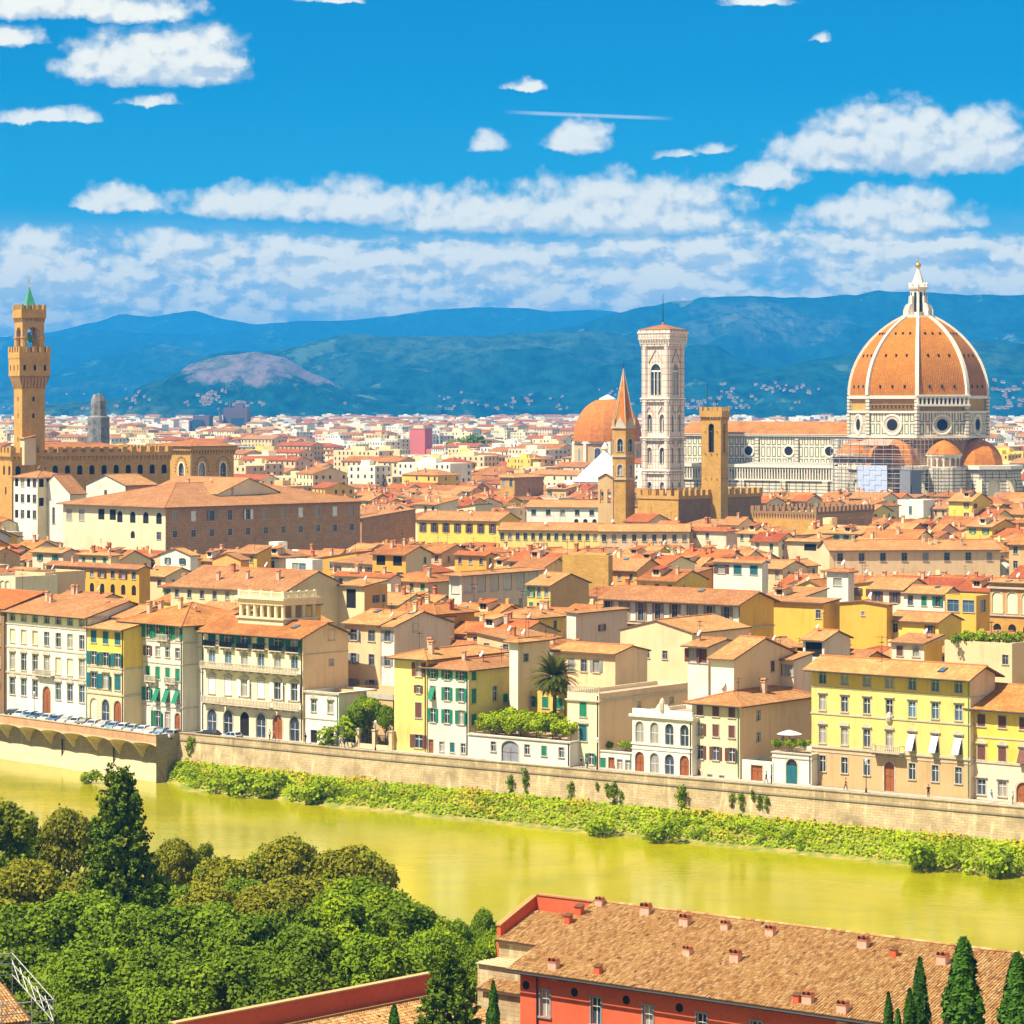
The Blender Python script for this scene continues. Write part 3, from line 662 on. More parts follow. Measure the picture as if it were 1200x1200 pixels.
def rec(X, Y, w, d, ph, top, yb, root, pad=0.0):
    cs = plan_corners(X, Y, w, d, ph)
    xs = [600+F*c.x/c.y for c in cs]; ALL.append(dict(cs=cs, x0=min(xs), x1=max(xs), Y=min(c.y for c in cs), top=top, ytop=min(HZ+F*(CAMZ-top)/c.y for c in cs), yb=yb, o=root, eave=HZ+F*(CAMZ-top)/Y))
# ---------------------------------------------------------------- the setting
WZ = -7.0
A1, A2, B1, B2, B3 = at(0,837,1), at(183,861,1), at(210,858,1), at(440,880,1), at(1200,946,1)
A0 = A1+(A1-A2)*2.2; B4 = B3+(B3-B2)*1.6
QUAY = [Vector((p.x, p.y)) for p in (A0, A1, A2, B1, B2, B3, B4)]
def quayY(px):
    k = (px-600)/F
    for p, q in list(zip(QUAY, QUAY[1:]))[::1]:
        dx, dy = q.x-p.x, q.y-p.y; den = dx-k*dy
        if abs(den) < 1e-9: continue
        t = (k*p.y-p.x)/den
        if -1e-6 <= t <= 1+1e-6: return p.y+t*dy
    return QUAY[-1].y
def ground_mat():
    m, nt, b = new_mat('city_ground'); geo = nn(nt, 'ShaderNodeNewGeometry'); n = noise(nt, geo.outputs['Position'], 0.02, 6, 0.6); n2 = noise(nt, geo.outputs['Position'], 0.7, 5, 0.6)
    c = mix(nt, mrange(nt, n.outputs[0], 0.45, 0.55), (.20, .15, .10), (.16, .17, .07)); c = mix(nt, mth(nt, 'MULTIPLY', n2.outputs[0], 0.4), c, (.30, .24, .17))
    nt.links.new(c, b.inputs['Base Color']); b.inputs['Roughness'].default_value = .95
ground_mat()
def asphalt():
    m, nt, b = new_mat('asphalt'); geo = nn(nt, 'ShaderNodeNewGeometry'); n = noise(nt, geo.outputs['Position'], 0.5, 5, 0.6)
    nt.links.new(mix(nt, n.outputs[0], (.05, .048, .045), (.10, .095, .085)), b.inputs['Base Color'])
asphalt(); plain('paving', (.42, .36, .28), .9)
def offs(line, d):
    out = []
    for i, p in enumerate(line):
        t = (line[min(i+1, len(line)-1)]-line[max(i-1, 0)]).normalized(); out.append(p+Vector((-t.y, t.x))*d)
    return out
def build_ground():
    b = MB(); G = M['city_ground']; L = QUAY
    xs = [-12800]+[p.x for p in L]+[12800]
    pts = [Vector((-12800, L[0].y))]+L+[Vector((12800, L[-1].y))]
    for p, q in zip(pts, pts[1:]):
        if abs(q.x-p.x) < 1e-6: continue
        b.poly([(p.x,p.y,0),(q.x,q.y,0),(q.x,22000,0),(p.x,22000,0)] if q.x > p.x else [(q.x,q.y,0),(p.x,p.y,0),(p.x,22000,0),(q.x,22000,0)], G)
    struct(b.build('ground'))
    b = MB(); l2 = [p for i, p in enumerate(QUAY) if i != 3]; l2[2] = QUAY[2]
    r0, r1, r2 = offs(QUAY, .5), offs(QUAY, 7.2), offs(QUAY, 9.4)
    for i in range(len(QUAY)-1):
        if i == 2: continue
        b.poly([(*r0[i],.004),(*r0[i+1],.004),(*r1[i+1],.004),(*r1[i],.004)], M['asphalt'])
    struct(b.build('road'))
    b = MB()
    for i in range(len(QUAY)-1):
        if i == 2: continue
        b.poly([(*r1[i],.13),(*r1[i+1],.13),(*r2[i+1],.13),(*r2[i],.13)], M['paving']); b.poly([(*r1[i],0),(*r1[i+1],0),(*r1[i+1],.13),(*r1[i],.13)], M['paving'])
    struct(b.build('pavement'))
build_ground()
def water_mat():
    m, nt, b = new_mat('river_water'); geo = nn(nt, 'ShaderNodeNewGeometry'); p = geo.outputs['Position']
    n1 = noise(nt, scalev(nt, p, (1, .8, 1)), 0.022, 4, 0.6, 1.2)
    c = mix(nt, mrange(nt, n1.outputs[0], 0.35, 0.65), (.25, .24, .001), (.38, .325, .002))
    nt.links.new(c, b.inputs['Base Color']); b.inputs['Roughness'].default_value = 0.12; b.inputs['IOR'].default_value = 1.33; b.inputs['Specular IOR Level'].default_value = 0.28
    w1 = noise(nt, scalev(nt, p, (1.0, 1.0, 1)), 0.9, 4, 0.6); w2 = noise(nt, scalev(nt, p, (.5, 1.0, 1)), 0.16, 3, 0.5)
    bp = nn(nt, 'ShaderNodeBump'); bp.inputs['Strength'].default_value = 0.30; bp.inputs['Distance'].default_value = 0.10
    nt.links.new(mth(nt, 'ADD', w1.outputs[0], mth(nt, 'MULTIPLY', w2.outputs[0], 1.5)), bp.inputs['Height']); nt.links.new(bp.outputs[0], b.inputs['Normal'])
water_mat()
b = MB(); b.poly([(-900,150,WZ),(900,150,WZ),(900,1100,WZ),(-900,1100,WZ)], M['river_water']); struct(b.build('river_water'))
# near bank
NB = at(548, 1096, WZ); NT = Vector((.79, -.613)); NB = NB+Vector((-.613, -.79, 0))*28
def near_ground():
    m, nt, b_ = new_mat('bank_earth'); geo = nn(nt, 'ShaderNodeNewGeometry'); n = noise(nt, geo.outputs['Position'], 0.12, 6, 0.65)
    nt.links.new(mix(nt, mrange(nt, n.outputs[0], .4, .62), (.07, .10, .02), (.22, .17, .08)), b_.inputs['Base Color'])
    b = MB(); nrm = Vector((-.613, -.79)); o = Vector((NB.x, NB.y)); prof = [(0,-7.6),(3,-6),(10,-1.2),(40,-.4),(80,0),(140,1),(200,4),(250,16),(300,34),(330,46),(350,50),(420,50)]
    for i in range(-8, 9):
        for (d0, z0), (d1, z1) in zip(prof, prof[1:]):
            q = lambda k, d, z: (*(o+NT*(k*60)+nrm*d), z)
            b.poly([q(i,d1,z1),q(i+1,d1,z1),q(i+1,d0,z0),q(i,d0,z0)], m)
    struct(b.build('bank_ground'))
near_ground()
# ---------------------------------------------------------------- embankment walls
def embankment():
    b = MB(); L = [B1, B2, B3, B4]; S, C = M['quay_stone'], M['quay_dark']
    run = 0.0
    for p, q in zip(L, L[1:]):
        t = (q-p); t.z = 0; ln = t.length; t.normalize(); n = Vector((t.y, -t.x, 0)) * 1.0
        if n.y > 0: n = -n
        def P(s, o, z): v = p+t*s+n*o; return (v.x, v.y, z)
        k = max(1, int(ln/8))
        for i in range(k):
            a, e = ln*i/k, ln*(i+1)/k; U = lambda s, z: (run+s, z)
            b.poly([P(a,.55,-4.6),P(e,.55,-4.6),P(e,.0,-.35),P(a,.0,-.35)], S, [U(a,-4.6),U(e,-4.6),U(e,-.35),U(a,-.35)])
            b.poly([P(a,.16,-.35),P(e,.16,-.35),P(e,.16,-.1),P(a,.16,-.1)], C, [U(a,0),U(e,0),U(e,.3),U(a,.3)])
            b.poly([P(a,.0,-.1),P(e,.0,-.1),P(e,.0,.84),P(a,.0,.84)], S, [U(a,0),U(e,0),U(e,1),U(a,1)])
            b.poly([P(a,.16,-.1),P(e,.16,-.1),P(e,0,-.1),P(a,0,-.1)], C, [U(a,0),U(e,0),U(e,.2),U(a,.2)])
            b.poly([P(a,.10,.84),P(e,.10,.84),P(e,.10,1.0),P(a,.10,1.0)], C, [U(a,0),U(e,0),U(e,.16),U(a,.16)])
            b.poly([P(a,.10,1.0),P(e,.10,1.0),P(e,-.55,1.0),P(a,-.55,1.0)], S, [U(a,0),U(e,0),U(e,.6),U(a,.6)])
            b.poly([P(e,-.5,0),P(a,-.5,0),P(a,-.5,1.0),P(e,-.5,1.0)], S, [U(a,0),U(e,0),U(e,1),U(a,1)])
        run += ln
    tag(b.build('embankment_wall'), 'long weathered stone embankment wall with parapet above the green riverbank', 'wall')
    # vaulted quay: parapet carried out over the river on small vaults
    b = MB(); p, q = A0, A2; t = (q-p); t.z = 0; ln = t.length; t.normalize(); n = Vector((t.y, -t.x, 0)); n = n if n.y < 0 else -n
    OV = 2.3
    def P(s, o, z): v = p+t*s-n*o; return (v.x, v.y, z)      # o = distance back from the parapet face
    U = lambda s, z: (s, z)
    nb = int(round(ln/6.6)); bw = ln/nb; K = 10
    for i in range(nb):
        s0 = i*bw
        def front(u): return -.62-.35*(abs(2*u-1)**2.2)
        def back(u): return -.85-3.0*(1-math.sqrt(max(0, 1-(abs(2*u-1)*.995)**2)))
        for j in range(K):
            u0, u1 = j/K, (j+1)/K; a, e = s0+bw*u0, s0+bw*u1
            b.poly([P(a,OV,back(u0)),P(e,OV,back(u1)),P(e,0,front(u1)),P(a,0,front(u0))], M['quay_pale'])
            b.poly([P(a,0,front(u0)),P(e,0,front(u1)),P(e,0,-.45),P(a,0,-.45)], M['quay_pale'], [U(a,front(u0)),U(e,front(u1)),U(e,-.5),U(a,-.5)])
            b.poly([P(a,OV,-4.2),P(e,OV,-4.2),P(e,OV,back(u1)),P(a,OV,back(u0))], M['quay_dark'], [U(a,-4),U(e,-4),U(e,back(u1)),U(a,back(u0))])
        a, e = s0, s0+bw
        b.poly([P(a,0,-.45),P(e,0,-.45),P(e,0,.86),P(a,0,.86)], M['quay_brick'], [U(a,-.45),U(e,-.45),U(e,.86),U(a,.86)])
        b.poly([P(a,-.1,.86),P(e,-.1,.86),P(e,-.1,1),P(a,-.1,1)], M['quay_stone'], [U(a,0),U(e,0),U(e,.2),U(a,.2)])
        b.poly([P(a,-.1,1),P(e,-.1,1),P(e,.5,1),P(a,.5,1)], M['quay_stone'], [U(a,0),U(e,0),U(e,.6),U(a,.6)])
        b.poly([P(e,.5,0),P(a,.5,0),P(a,.5,1),P(e,.5,1)], M['quay_stone'], [U(a,0),U(e,0),U(e,1),U(a,1)])
        b.poly([P(a,OV-1.5,-7.4),P(e,OV-1.5,-7.4),P(e,OV,-4.2),P(a,OV,-4.2)], M['quay_pale'], [U(a,-7),U(e,-7),U(e,-4),U(a,-4)])
    # end of the projection, turning back to the plain wall
    c = A2; e2 = B1
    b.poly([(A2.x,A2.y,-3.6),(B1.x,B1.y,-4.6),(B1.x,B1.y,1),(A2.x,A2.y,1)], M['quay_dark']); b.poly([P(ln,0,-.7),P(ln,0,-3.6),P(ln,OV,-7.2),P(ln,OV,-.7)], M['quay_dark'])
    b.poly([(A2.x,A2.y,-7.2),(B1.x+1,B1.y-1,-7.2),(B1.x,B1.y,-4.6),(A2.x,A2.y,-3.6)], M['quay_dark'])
    w = b.build('embankment_wall'); tag(w, 'brick topped quay wall carried on a row of small vaults over pale footing', 'wall')
    db = MB()
    for s in (ln-14.5, ln-29.5):
        db.tube(P(s,OV-.35,-7.1),P(s,OV-.35,-2.2),.14,M['iron'],6); db.box(0,0,0,0,0,0,M['iron']) if False else None
    db.build('drainpipe', w)
    h = thing('stone_hut', 'small stone hut with pyramid roof at the foot of the quay wall corner', 'hut', at(206, 897, -6), R(-38))
    b = MB(); b.prism([(-2.1,-2.0),(2.1,-2.0),(2.1,2.0),(-2.1,2.0)], -1.5, 1.7, M['quay_stone']); b.build('wall', h)
    b = MB(); ap = (0,0,3.4)
    for u, v in (((-2.5,-2.4),(2.5,-2.4)),((2.5,-2.4),(2.5,2.4)),((2.5,2.4),(-2.5,2.4)),((-2.5,2.4),(-2.5,-2.4))): b.slab([(*u,1.7),(*v,1.7),ap],.15,M['quay_stone'],M['quay_dark'])
    b.build('roof', h)
embankment()
# ---------------------------------------------------------------- hills
def hill_mat(name, forest, field, bald=None, s=0.0008, th=0.50, spec=0.3):
    m, nt, b = new_mat(name); geo = nn(nt, 'ShaderNodeNewGeometry'); p = geo.outputs['Position']
    n1 = noise(nt, scalev(nt, p, (1, .6, 1.6)), s, 9, 0.62); n2 = noise(nt, scalev(nt, p, (1, .22, 1.5)), s*24, 8, 0.78); n3 = noise(nt, scalev(nt, p, (1, .4, 1.3)), s*4.5, 8, 0.72)
    f = mrange(nt, n1.outputs[0], th, th+.10)
    tex = mrange(nt, n2.outputs[0], .40, .60, 0, 1)
    c = mix(nt, f, mix(nt, tex, tuple(x*.25 for x in forest), tuple(x*2.1 for x in forest)), mix(nt, tex, forest, field))
    c = mix(nt, mrange(nt, n3.outputs[0], .60, .64, 0, .85), c, mix(nt, tex, field, tuple(x*1.5 for x in field)))
    if bald:
        (cx, cy, cz), (rx, rz), col = bald; s3 = nn(nt, 'ShaderNodeSeparateXYZ'); nt.links.new(p, s3.inputs[0])
        dx = mth(nt, 'MULTIPLY', mth(nt, 'SUBTRACT', s3.outputs[0], cx), 1/rx); dz = mth(nt, 'MULTIPLY', mth(nt, 'SUBTRACT', s3.outputs[2], mth(nt, 'MULTIPLY_ADD', dx, -rz*.45, cz)), 1/rz)
        r = mth(nt, 'ADD', mth(nt, 'ADD', mth(nt, 'MULTIPLY', dx, dx), mth(nt, 'MULTIPLY', dz, dz)), mth(nt, 'MULTIPLY', mth(nt, 'SUBTRACT', n3.outputs[0], .5), 7.5))
        c = mix(nt, mrange(nt, r, .5, 1.1, .8, 0), c, mix(nt, mrange(nt, n2.outputs[0], .3, .55), forest, col))
    nt.links.new(c, b.inputs['Base Color']); b.inputs['Roughness'].default_value = 1; b.inputs['Specular IOR Level'].default_value = 0.0
    return m
HMA = hill_mat('forest_hill', (.006, .032, .022), (.065, .105, .055)); HMC = hill_mat('rocky_hill', (.006, .030, .022), (.12, .14, .11), s=.0007, th=.52)
HMG = hill_mat('bald_hill', (.006, .034, .022), (.09, .12, .055), ((-620, 8200, 160), (600, 62), (.27, .18, .18)), s=.0012, th=.50)
def hill(pts, Yc, Yf, mat, amp=30, seed=0, foot=0.0, pw=1.25, crest_n=4.0, ext=500):
    Yc *= 1.4; Yf *= 1.4; amp *= 1.4; b = MB(); nx, ny = 190, 34
    p0, p1 = pts[0][0], pts[-1][0]
    def crest(px):
        for (a, ya), (c, yc) in zip(pts, pts[1:]):
            if a <= px <= c:
                u = (px-a)/(c-a); u = u*u*(3-2*u)*.5+u*.5; return CAMZ-(ya+(yc-ya)*u-HZ)*Yc/F
        return 0
    grid = []
    for j in range(ny+6):
        row = []
        for i in range(nx+1):
            px = p0+(p1-p0)*i/nx; zc = max(0, crest(px)); X = (px-600)/F*Yc; t = j/ny
            Y = Yf+(Yc-Yf)*t + 420*pnoise((X*.0006+seed, seed*3.1, t*.8))*math.sin(math.pi*min(1, t))
            if t <= 1:
                n = pfractal((X*.0016+seed, Y*.0011, seed), .9, 2.1, 6); rid = 1-abs(pnoise((X*.0022+seed*2, Y*.0009, 3)))*2
                z = foot+(zc-foot)*t**pw + (amp*n+amp*.8*rid*.6)*math.sin(math.pi*t)**.8*min(1, zc/120) + crest_n*pnoise((X*.012, seed, t*9))*t
            else: z = zc - (t-1)*700
            row.append((X, Y, z))
        grid.append(row)
    for j in range(ny+5):
        for i in range(nx): b.poly([grid[j][i], grid[j][i+1], grid[j+1][i+1], grid[j+1][i]], mat, [(0,0)]*4)
    o = b.build('hill'); o.data.polygons.foreach_set('use_smooth', [True]*len(o.data.polygons)); struct(o)
    return o
hill([(-250,392),(0,395),(55,390),(110,378),(142,368),(175,371),(228,364),(262,374),(300,380),(345,377),(390,384),(470,392),(600,400)], 16500, 14200, HMA, 40, 1)
hill([(-250,400),(0,399),(60,394),(110,386),(160,390),(250,392),(305,384),(345,376),(400,376),(452,371),(508,363),(560,360),(615,361),(645,365),(700,363),(740,368),(820,380),(1000,400)], 13600, 11800, HMA, 60, 2)
hill([(560,400),(640,388),(680,380),(722,367),(762,358),(802,352),(842,348),(880,347),(950,349),(1000,345),(1032,341),(1062,342),(1090,343),(1122,345),(1200,346),(1300,350),(1500,360)], 9800, 7700, HMC, 95, 3, crest_n=7)
hill([(-300,425),(-100,440),(0,446),(60,436),(125,418),(187,403),(222,408),(250,420),(330,440),(420,470)], 10600, 9300, HMA, 55, 4)
hill([(200,440),(255,418),(300,414),(332,411),(372,402),(422,398),(482,394),(560,394),(642,390),(702,388),(760,398),(820,410),(900,430),(1000,452),(1200,462),(1400,465)], 7600, 6000, HMA, 80, 5)
hill([(60,474),(120,470),(168,462),(200,442),(226,426),(262,416),(300,413),(330,418),(372,440),(420,462),(470,474),(520,476)], 6100, 5450, HMG, 34, 6)
hill([(640,474),(760,462),(800,446),(842,444),(872,436),(902,430),(980,418),(1040,408),(1100,399),(1150,400),(1200,403),(1300,410),(1500,430)], 6500, 5450, HMA, 50, 7)
# ---------------------------------------------------------------- air
def haze():
    m = bpy.data.materials.new('hazy_air'); m.use_nodes = True; nt = m.node_tree; nt.nodes.clear()
    o = nn(nt, 'ShaderNodeOutputMaterial'); v = nn(nt, 'ShaderNodeVolumePrincipled'); v.inputs['Density'].default_value = HAZE_D
    v.inputs['Color'].default_value = (.03, .40, 1.0, 1); v.inputs['Anisotropy'].default_value = 0.0; nt.links.new(v.outputs[0], o.inputs['Volume'])
    MATS['hazy_air'] = m
    b = MB(); b.box(-13400, 13400, -420, 22600, -9, 650, m); o = b.build('haze'); o['kind'] = 'stuff'
HAZE_D = 8.8e-5
haze()
# ---------------------------------------------------------------- landmarks
plain('tile_dome', (.50, .165, .018), .85, vary=.25, scale=.6); plain('tarp_blue', (.48, .56, .72), .6); plain('net_dark', (.22, .23, .26), .8); plain('modern_brown', (.20, .13, .15), .7); plain('pink_render', (.62, .16, .14), .8); plain('lead_white', (.86, .84, .78), .5)
plain('scaffold_steel', (.46, .43, .42), .5, .3); plain('deck_wood', (.50, .30, .20), .9); plain('wrap_grey', (.19, .18, .17), .8, vary=.5, scale=.5)
STY['gothicm'] = dict(arch=1.5, trim=.45); STY['bifora'] = dict(arch=1.3, trim=.3)
def sq(a, c=(0,0)): return [(c[0]-a,c[1]-a),(c[0]+a,c[1]-a),(c[0]+a,c[1]+a),(c[0]-a,c[1]+a)]
def ring(pts, z): return [(p[0],p[1],z) for p in pts]
def ngon(r, n, rot=0.0, c=(0,0)): return [(c[0]+r*math.cos(rot+2*math.pi*i/n), c[1]+r*math.sin(rot+2*math.pi*i/n)) for i in range(n)]
def battlement(mb, pts, z0, zc, zt, mw, gap, th, mat, closed=True, swallow=False):
    """parapet wall z0..zc with merlons up to zt along a polygon"""
    n = len(pts)
    for i in range(n if closed else n-1):
        a, b = Vector(pts[i]), Vector(pts[(i+1) % n]); L = (b-a).length; t = (b-a)/L; inn = Vector((-t.y, t.x))
        def ob(u0, u1, za, zb):
            q = [a+t*u0, a+t*u1, a+t*u1+inn*th, a+t*u0+inn*th]; mb.prism([(p.x, p.y) for p in q], za, zb, mat)
        ob(0 if i % 2 == 0 else th, L-(th if i % 2 == 1 else 0), z0, zc)
        k = max(1, int(round((L+gap)/(mw+gap)))); m = (L-(k-1)*gap)/k
        for j in range(k):
            u = j*(m+gap); ob(max(u, 0 if i % 2 == 0 else th+.01), min(u+m, L if i % 2 == 0 else L-th-.01), zc+.002, zt)
def corbels(mb, pts, z0, z1, out, n_per_m, mat, dark=None):
    """tapered brackets carrying an overhang"""
    n = len(pts)
    for i in range(n):
        a, b = Vector(pts[i]), Vector(pts[(i+1) % n]); L = (b-a).length; t = (b-a)/L; o = Vector((t.y, -t.x)); k = max(2, int(L*n_per_m)); w = L/k*.46
        for j in range(k+1):
            u = L*j/k; p0 = a+t*(u-w/2); p1 = a+t*(u+w/2); q0, q1 = p0+o*out, p1+o*out
            mb.poly([(q0.x,q0.y,z1),(p0.x,p0.y,z1),(p0.x,p0.y,z0)], mat); mb.poly([(p1.x,p1.y,z0),(p1.x,p1.y,z1),(q1.x,q1.y,z1)], mat)
            mb.poly([(p0.x,p0.y,z0),(p1.x,p1.y,z0),(q1.x,q1.y,z1),(q0.x,q0.y,z1)], mat)
def square_walls(root, name, a, z0, z1, rows, mat, dp, thick=False, trim='stone_trim', lod=1, bands=None):
    mb = MB(); P = sq(a)
    for i in range(4):
        O = P[i]; q = P[(i+1) % 4]; xd = ((q[0]-O[0])/(2*a), (q[1]-O[1])/(2*a))
        ops, wins = row_ops(rows, 2*a); wall_face(mb, O, xd, 2*a, z0, z1, ops, mat, dp, bands)
        if thick:
            inn = (-xd[1], xd[0]); wall_face(mb, (O[0]+inn[0]*dp, O[1]+inn[1]*dp), xd, 2*a, z0, z1, ops, mat, .01)
        else:
            for uc, zb, ww, hh, st in wins: window(root, O, xd, uc, zb, ww, hh, st, dp, lod, trim)
    return mb.build(name, root)
LANDMARKS = []
def lm(o, px, py, phrase): LANDMARKS.append((px, py, phrase, o))

def old_palace():
    Y = 1010.0; X = (14-600)*Y/F; ph = R(61); k = Y/F; z = lambda y: CAMZ-(y-HZ)*k
    root = thing('palace', 'golden stone medieval palace with battlements and tall crenellated clock tower', 'palace', (X, Y, 0), -ph); G = M['stone_gold']; Bn = M['stone_gold']
    w, d, zt = 36.0, 56.0, z(526)
    for O, xd, L, n in (((-w,0),(1,0),w,7), ((0,0),(0,1),d,13)):
        mb = MB(); ops, wins = row_ops([(z(557),3.1,n,1.9,'archdark'), (z(580),2.6,n//2,1.5,'archdark')], L); wall_face(mb, O, xd, L, 0, zt-2.6, ops, G, .5)
        for uc, zb, ww, hh, st in wins: window(root, O, xd, uc, zb, ww, hh, st, .5, 1)
        mb.build('wall', root)
    mb = MB(); battlement(mb, [(-w-.7,-.7),(.7,-.7),(.7,d+.7),(-w-.7,d+.7)], zt-2.6, zt-1.3, zt+.5, 1.7, 1.5, .8, G); corbels(mb, [(-w,0),(0,0),(0,d),(-w,d)], zt-4.2, zt-2.6, .7, .7, G); mb.build('battlement', root)
    mb = MB(); make_roof(mb, w-5, d-6, zt-1.6, 'hip', .2, 0, ROOFS[0]); o = mb.build('roof', root, (-2.5, 3, 0))
    # tower, axis at px 34.8
    cx = (34.4-600)*(Y+7)/F-X; loc = Vector((cx*math.cos(ph)-0*math.sin(ph), cx*math.sin(ph), 0))
    loc = Matrix.Rotation(ph, 4, 'Z') @ Vector((cx, 7.0, 0)); 
    s = thing.__globals__['place']
    def part(mb, n): return mb.build(n, root, loc)
    E = place('tower', None, root, loc); mb = MB()
    square_walls(E, 'tower_shaft', 3.95, z(560), z(452), [(z(470),1.4,1,.8,'dark'),(z(490),1.5,1,.8,'dark'),(z(518),1.6,1,.8,'dark')], G, .4)
    mb = MB(); mb.loft([ring(sq(3.96), z(455)), ring(sq(5.28), z(440.5))], M['stone_brown'], False); corbels(mb, sq(4.0), z(456), z(440), 1.30, .95, G); mb.build('machicolation', E)
    square_walls(E, 'tower_gallery', 5.3, z(440.4), z(420), [(z(434),1.9,3,.9,'archdark')], G, .5)
    mb = MB(); battlement(mb, sq(5.42), z(420), z(412.5), z(406), 1.25, 1.15, .6, G); mb.poly(ring(sq(4.9), z(419)), M['terrace_floor']); mb.build('battlement', E)
    square_walls(E, 'belfry', 3.75, z(419), z(377), [(z(418),z(383)-z(418),1,4.4,'archdark')], G, 1.1, thick=True)
    mb = MB()
    for sx in (-1, 1):
        for sy in (-1, 1): mb.lathe([(1.05,z(419)),(1.05,z(397)),(1.3,z(396)),(1.3,z(394))], G, 10, (sx*3.05, sy*3.05))
    mb.build('column', E)
    mb = MB(); corbels(mb, sq(3.76), z(377.5), z(372), .55, 1.3, G); battlement(mb, sq(4.3), z(372), z(362.5), z(356.5), 1.1, 1.0, .5, G); mb.poly(ring(sq(3.8), z(371)), M['terrace_floor']); mb.build('battlement', E)
    mb = MB()
    for sx in (-1, 1):
        for sy in (-1, 1): mb.lathe([(.22,z(371)),(.22,z(356))], M['copper_green'], 6, (sx*1.2, sy*1.2))
    mb.loft([ring(sq(1.75), z(357.5)), ring(sq(1.3), z(353)), ring(sq(.2), z(337.5))], M['copper_green'], True, True); mb.build('spire', E)
    mb = MB(); mb.tube((0,0,z(338)), (0,0,z(323)), .07, M['gold'], 5); mb.lathe([(0.05,z(337.5)),(.42,z(336.2)),(.05,z(334.8))], M['gold'], 8); mb.box(-.9,.1,-.06,.06,z(331),z(327.6),M['gold']); mb.box(-.5,-.1,-.05,.05,z(327.5),z(325.5),M['gold']); mb.build('weathervane', E)
    mb = MB(); mb.lathe([(1.25,z(401)),(1.2,z(400)),(.9,z(395)),(.62,z(391)),(.1,z(390))], M['copper_green'], 12); mb.tube((-3.2,0,z(389.5)),(3.2,0,z(389.5)),.2,M['eave_wood'],5); mb.build('bell', E)
    mb = MB(); mb.box(-1.5, 2.6, -1.6, 2.4, z(545), z(513), WM('peach')); mb.slab([(-1.9,-2.0,z(514)),(3.0,-2.0,z(514)),(3.0,2.8,z(510)),(-1.9,2.8,z(510))], .2, ROOFS[0], M['eave_wood']); mb.build('turret_house', root, loc+Vector((4.2,-2.6,0)))
    rec(X, Y, w, d, ph, zt, 563, root); lm(root, 40, 480, 'the golden crenellated palace')
old_palace()

def granary():
    r = house('square golden stone hall with corbelled cornice and white gothic windows', 178, 224, 274, 522, 40, phi=43, cat='church', name='church', wallmat=M['stone_gold'], rtype='hip', slope=.16, ov=1.6, roof=0, lod=0, trim='marble_white',
              front=[(26.5,7.2,2,2.9,'gothicm')], right=[(26.5,7.2,2,2.9,'gothicm')], extras=False, yb=575, depth=.6)
    w, d = r['w'], r['d']; mb = MB(); P = [(-w,0),(0,0),(0,d),(-w,d)]
    corbels(mb, P, 36.4, 38.2, 1.0, .75, M['stone_gold']); 
    for i in range(4): pass
    Q = [(-w-1,-1),(1,-1),(1,d+1),(-w-1,d+1)]; mb.prism(Q, 38.2, 39.75, M['stone_gold']); mb.build('cornice', r)
    mb = MB()
    for O, xd, L in (((-w,0),(1,0),w),((0,0),(0,1),d)):
        for i in range(2):
            uc = L*(i+.5)/2
            for p in arc_pts(0, 0, 3.3, 0, math.pi, 12, 5.2):
                q = Vector((O[0]+xd[0]*(uc+p[0]), O[1]+xd[1]*(uc+p[0]), 30.6+p[1])); o = Vector((xd[1], -xd[0], 0))*.06; 
                mb.box(q.x-.2+o.x, q.x+.2+o.x, q.y-.2+o.y, q.y+.2+o.y, q.z-.22, q.z+.22, M['stone_brown'])
    mb.build('arch_moulding', r); lm(r, 226, 535, 'the square stone hall with gothic windows')
granary()

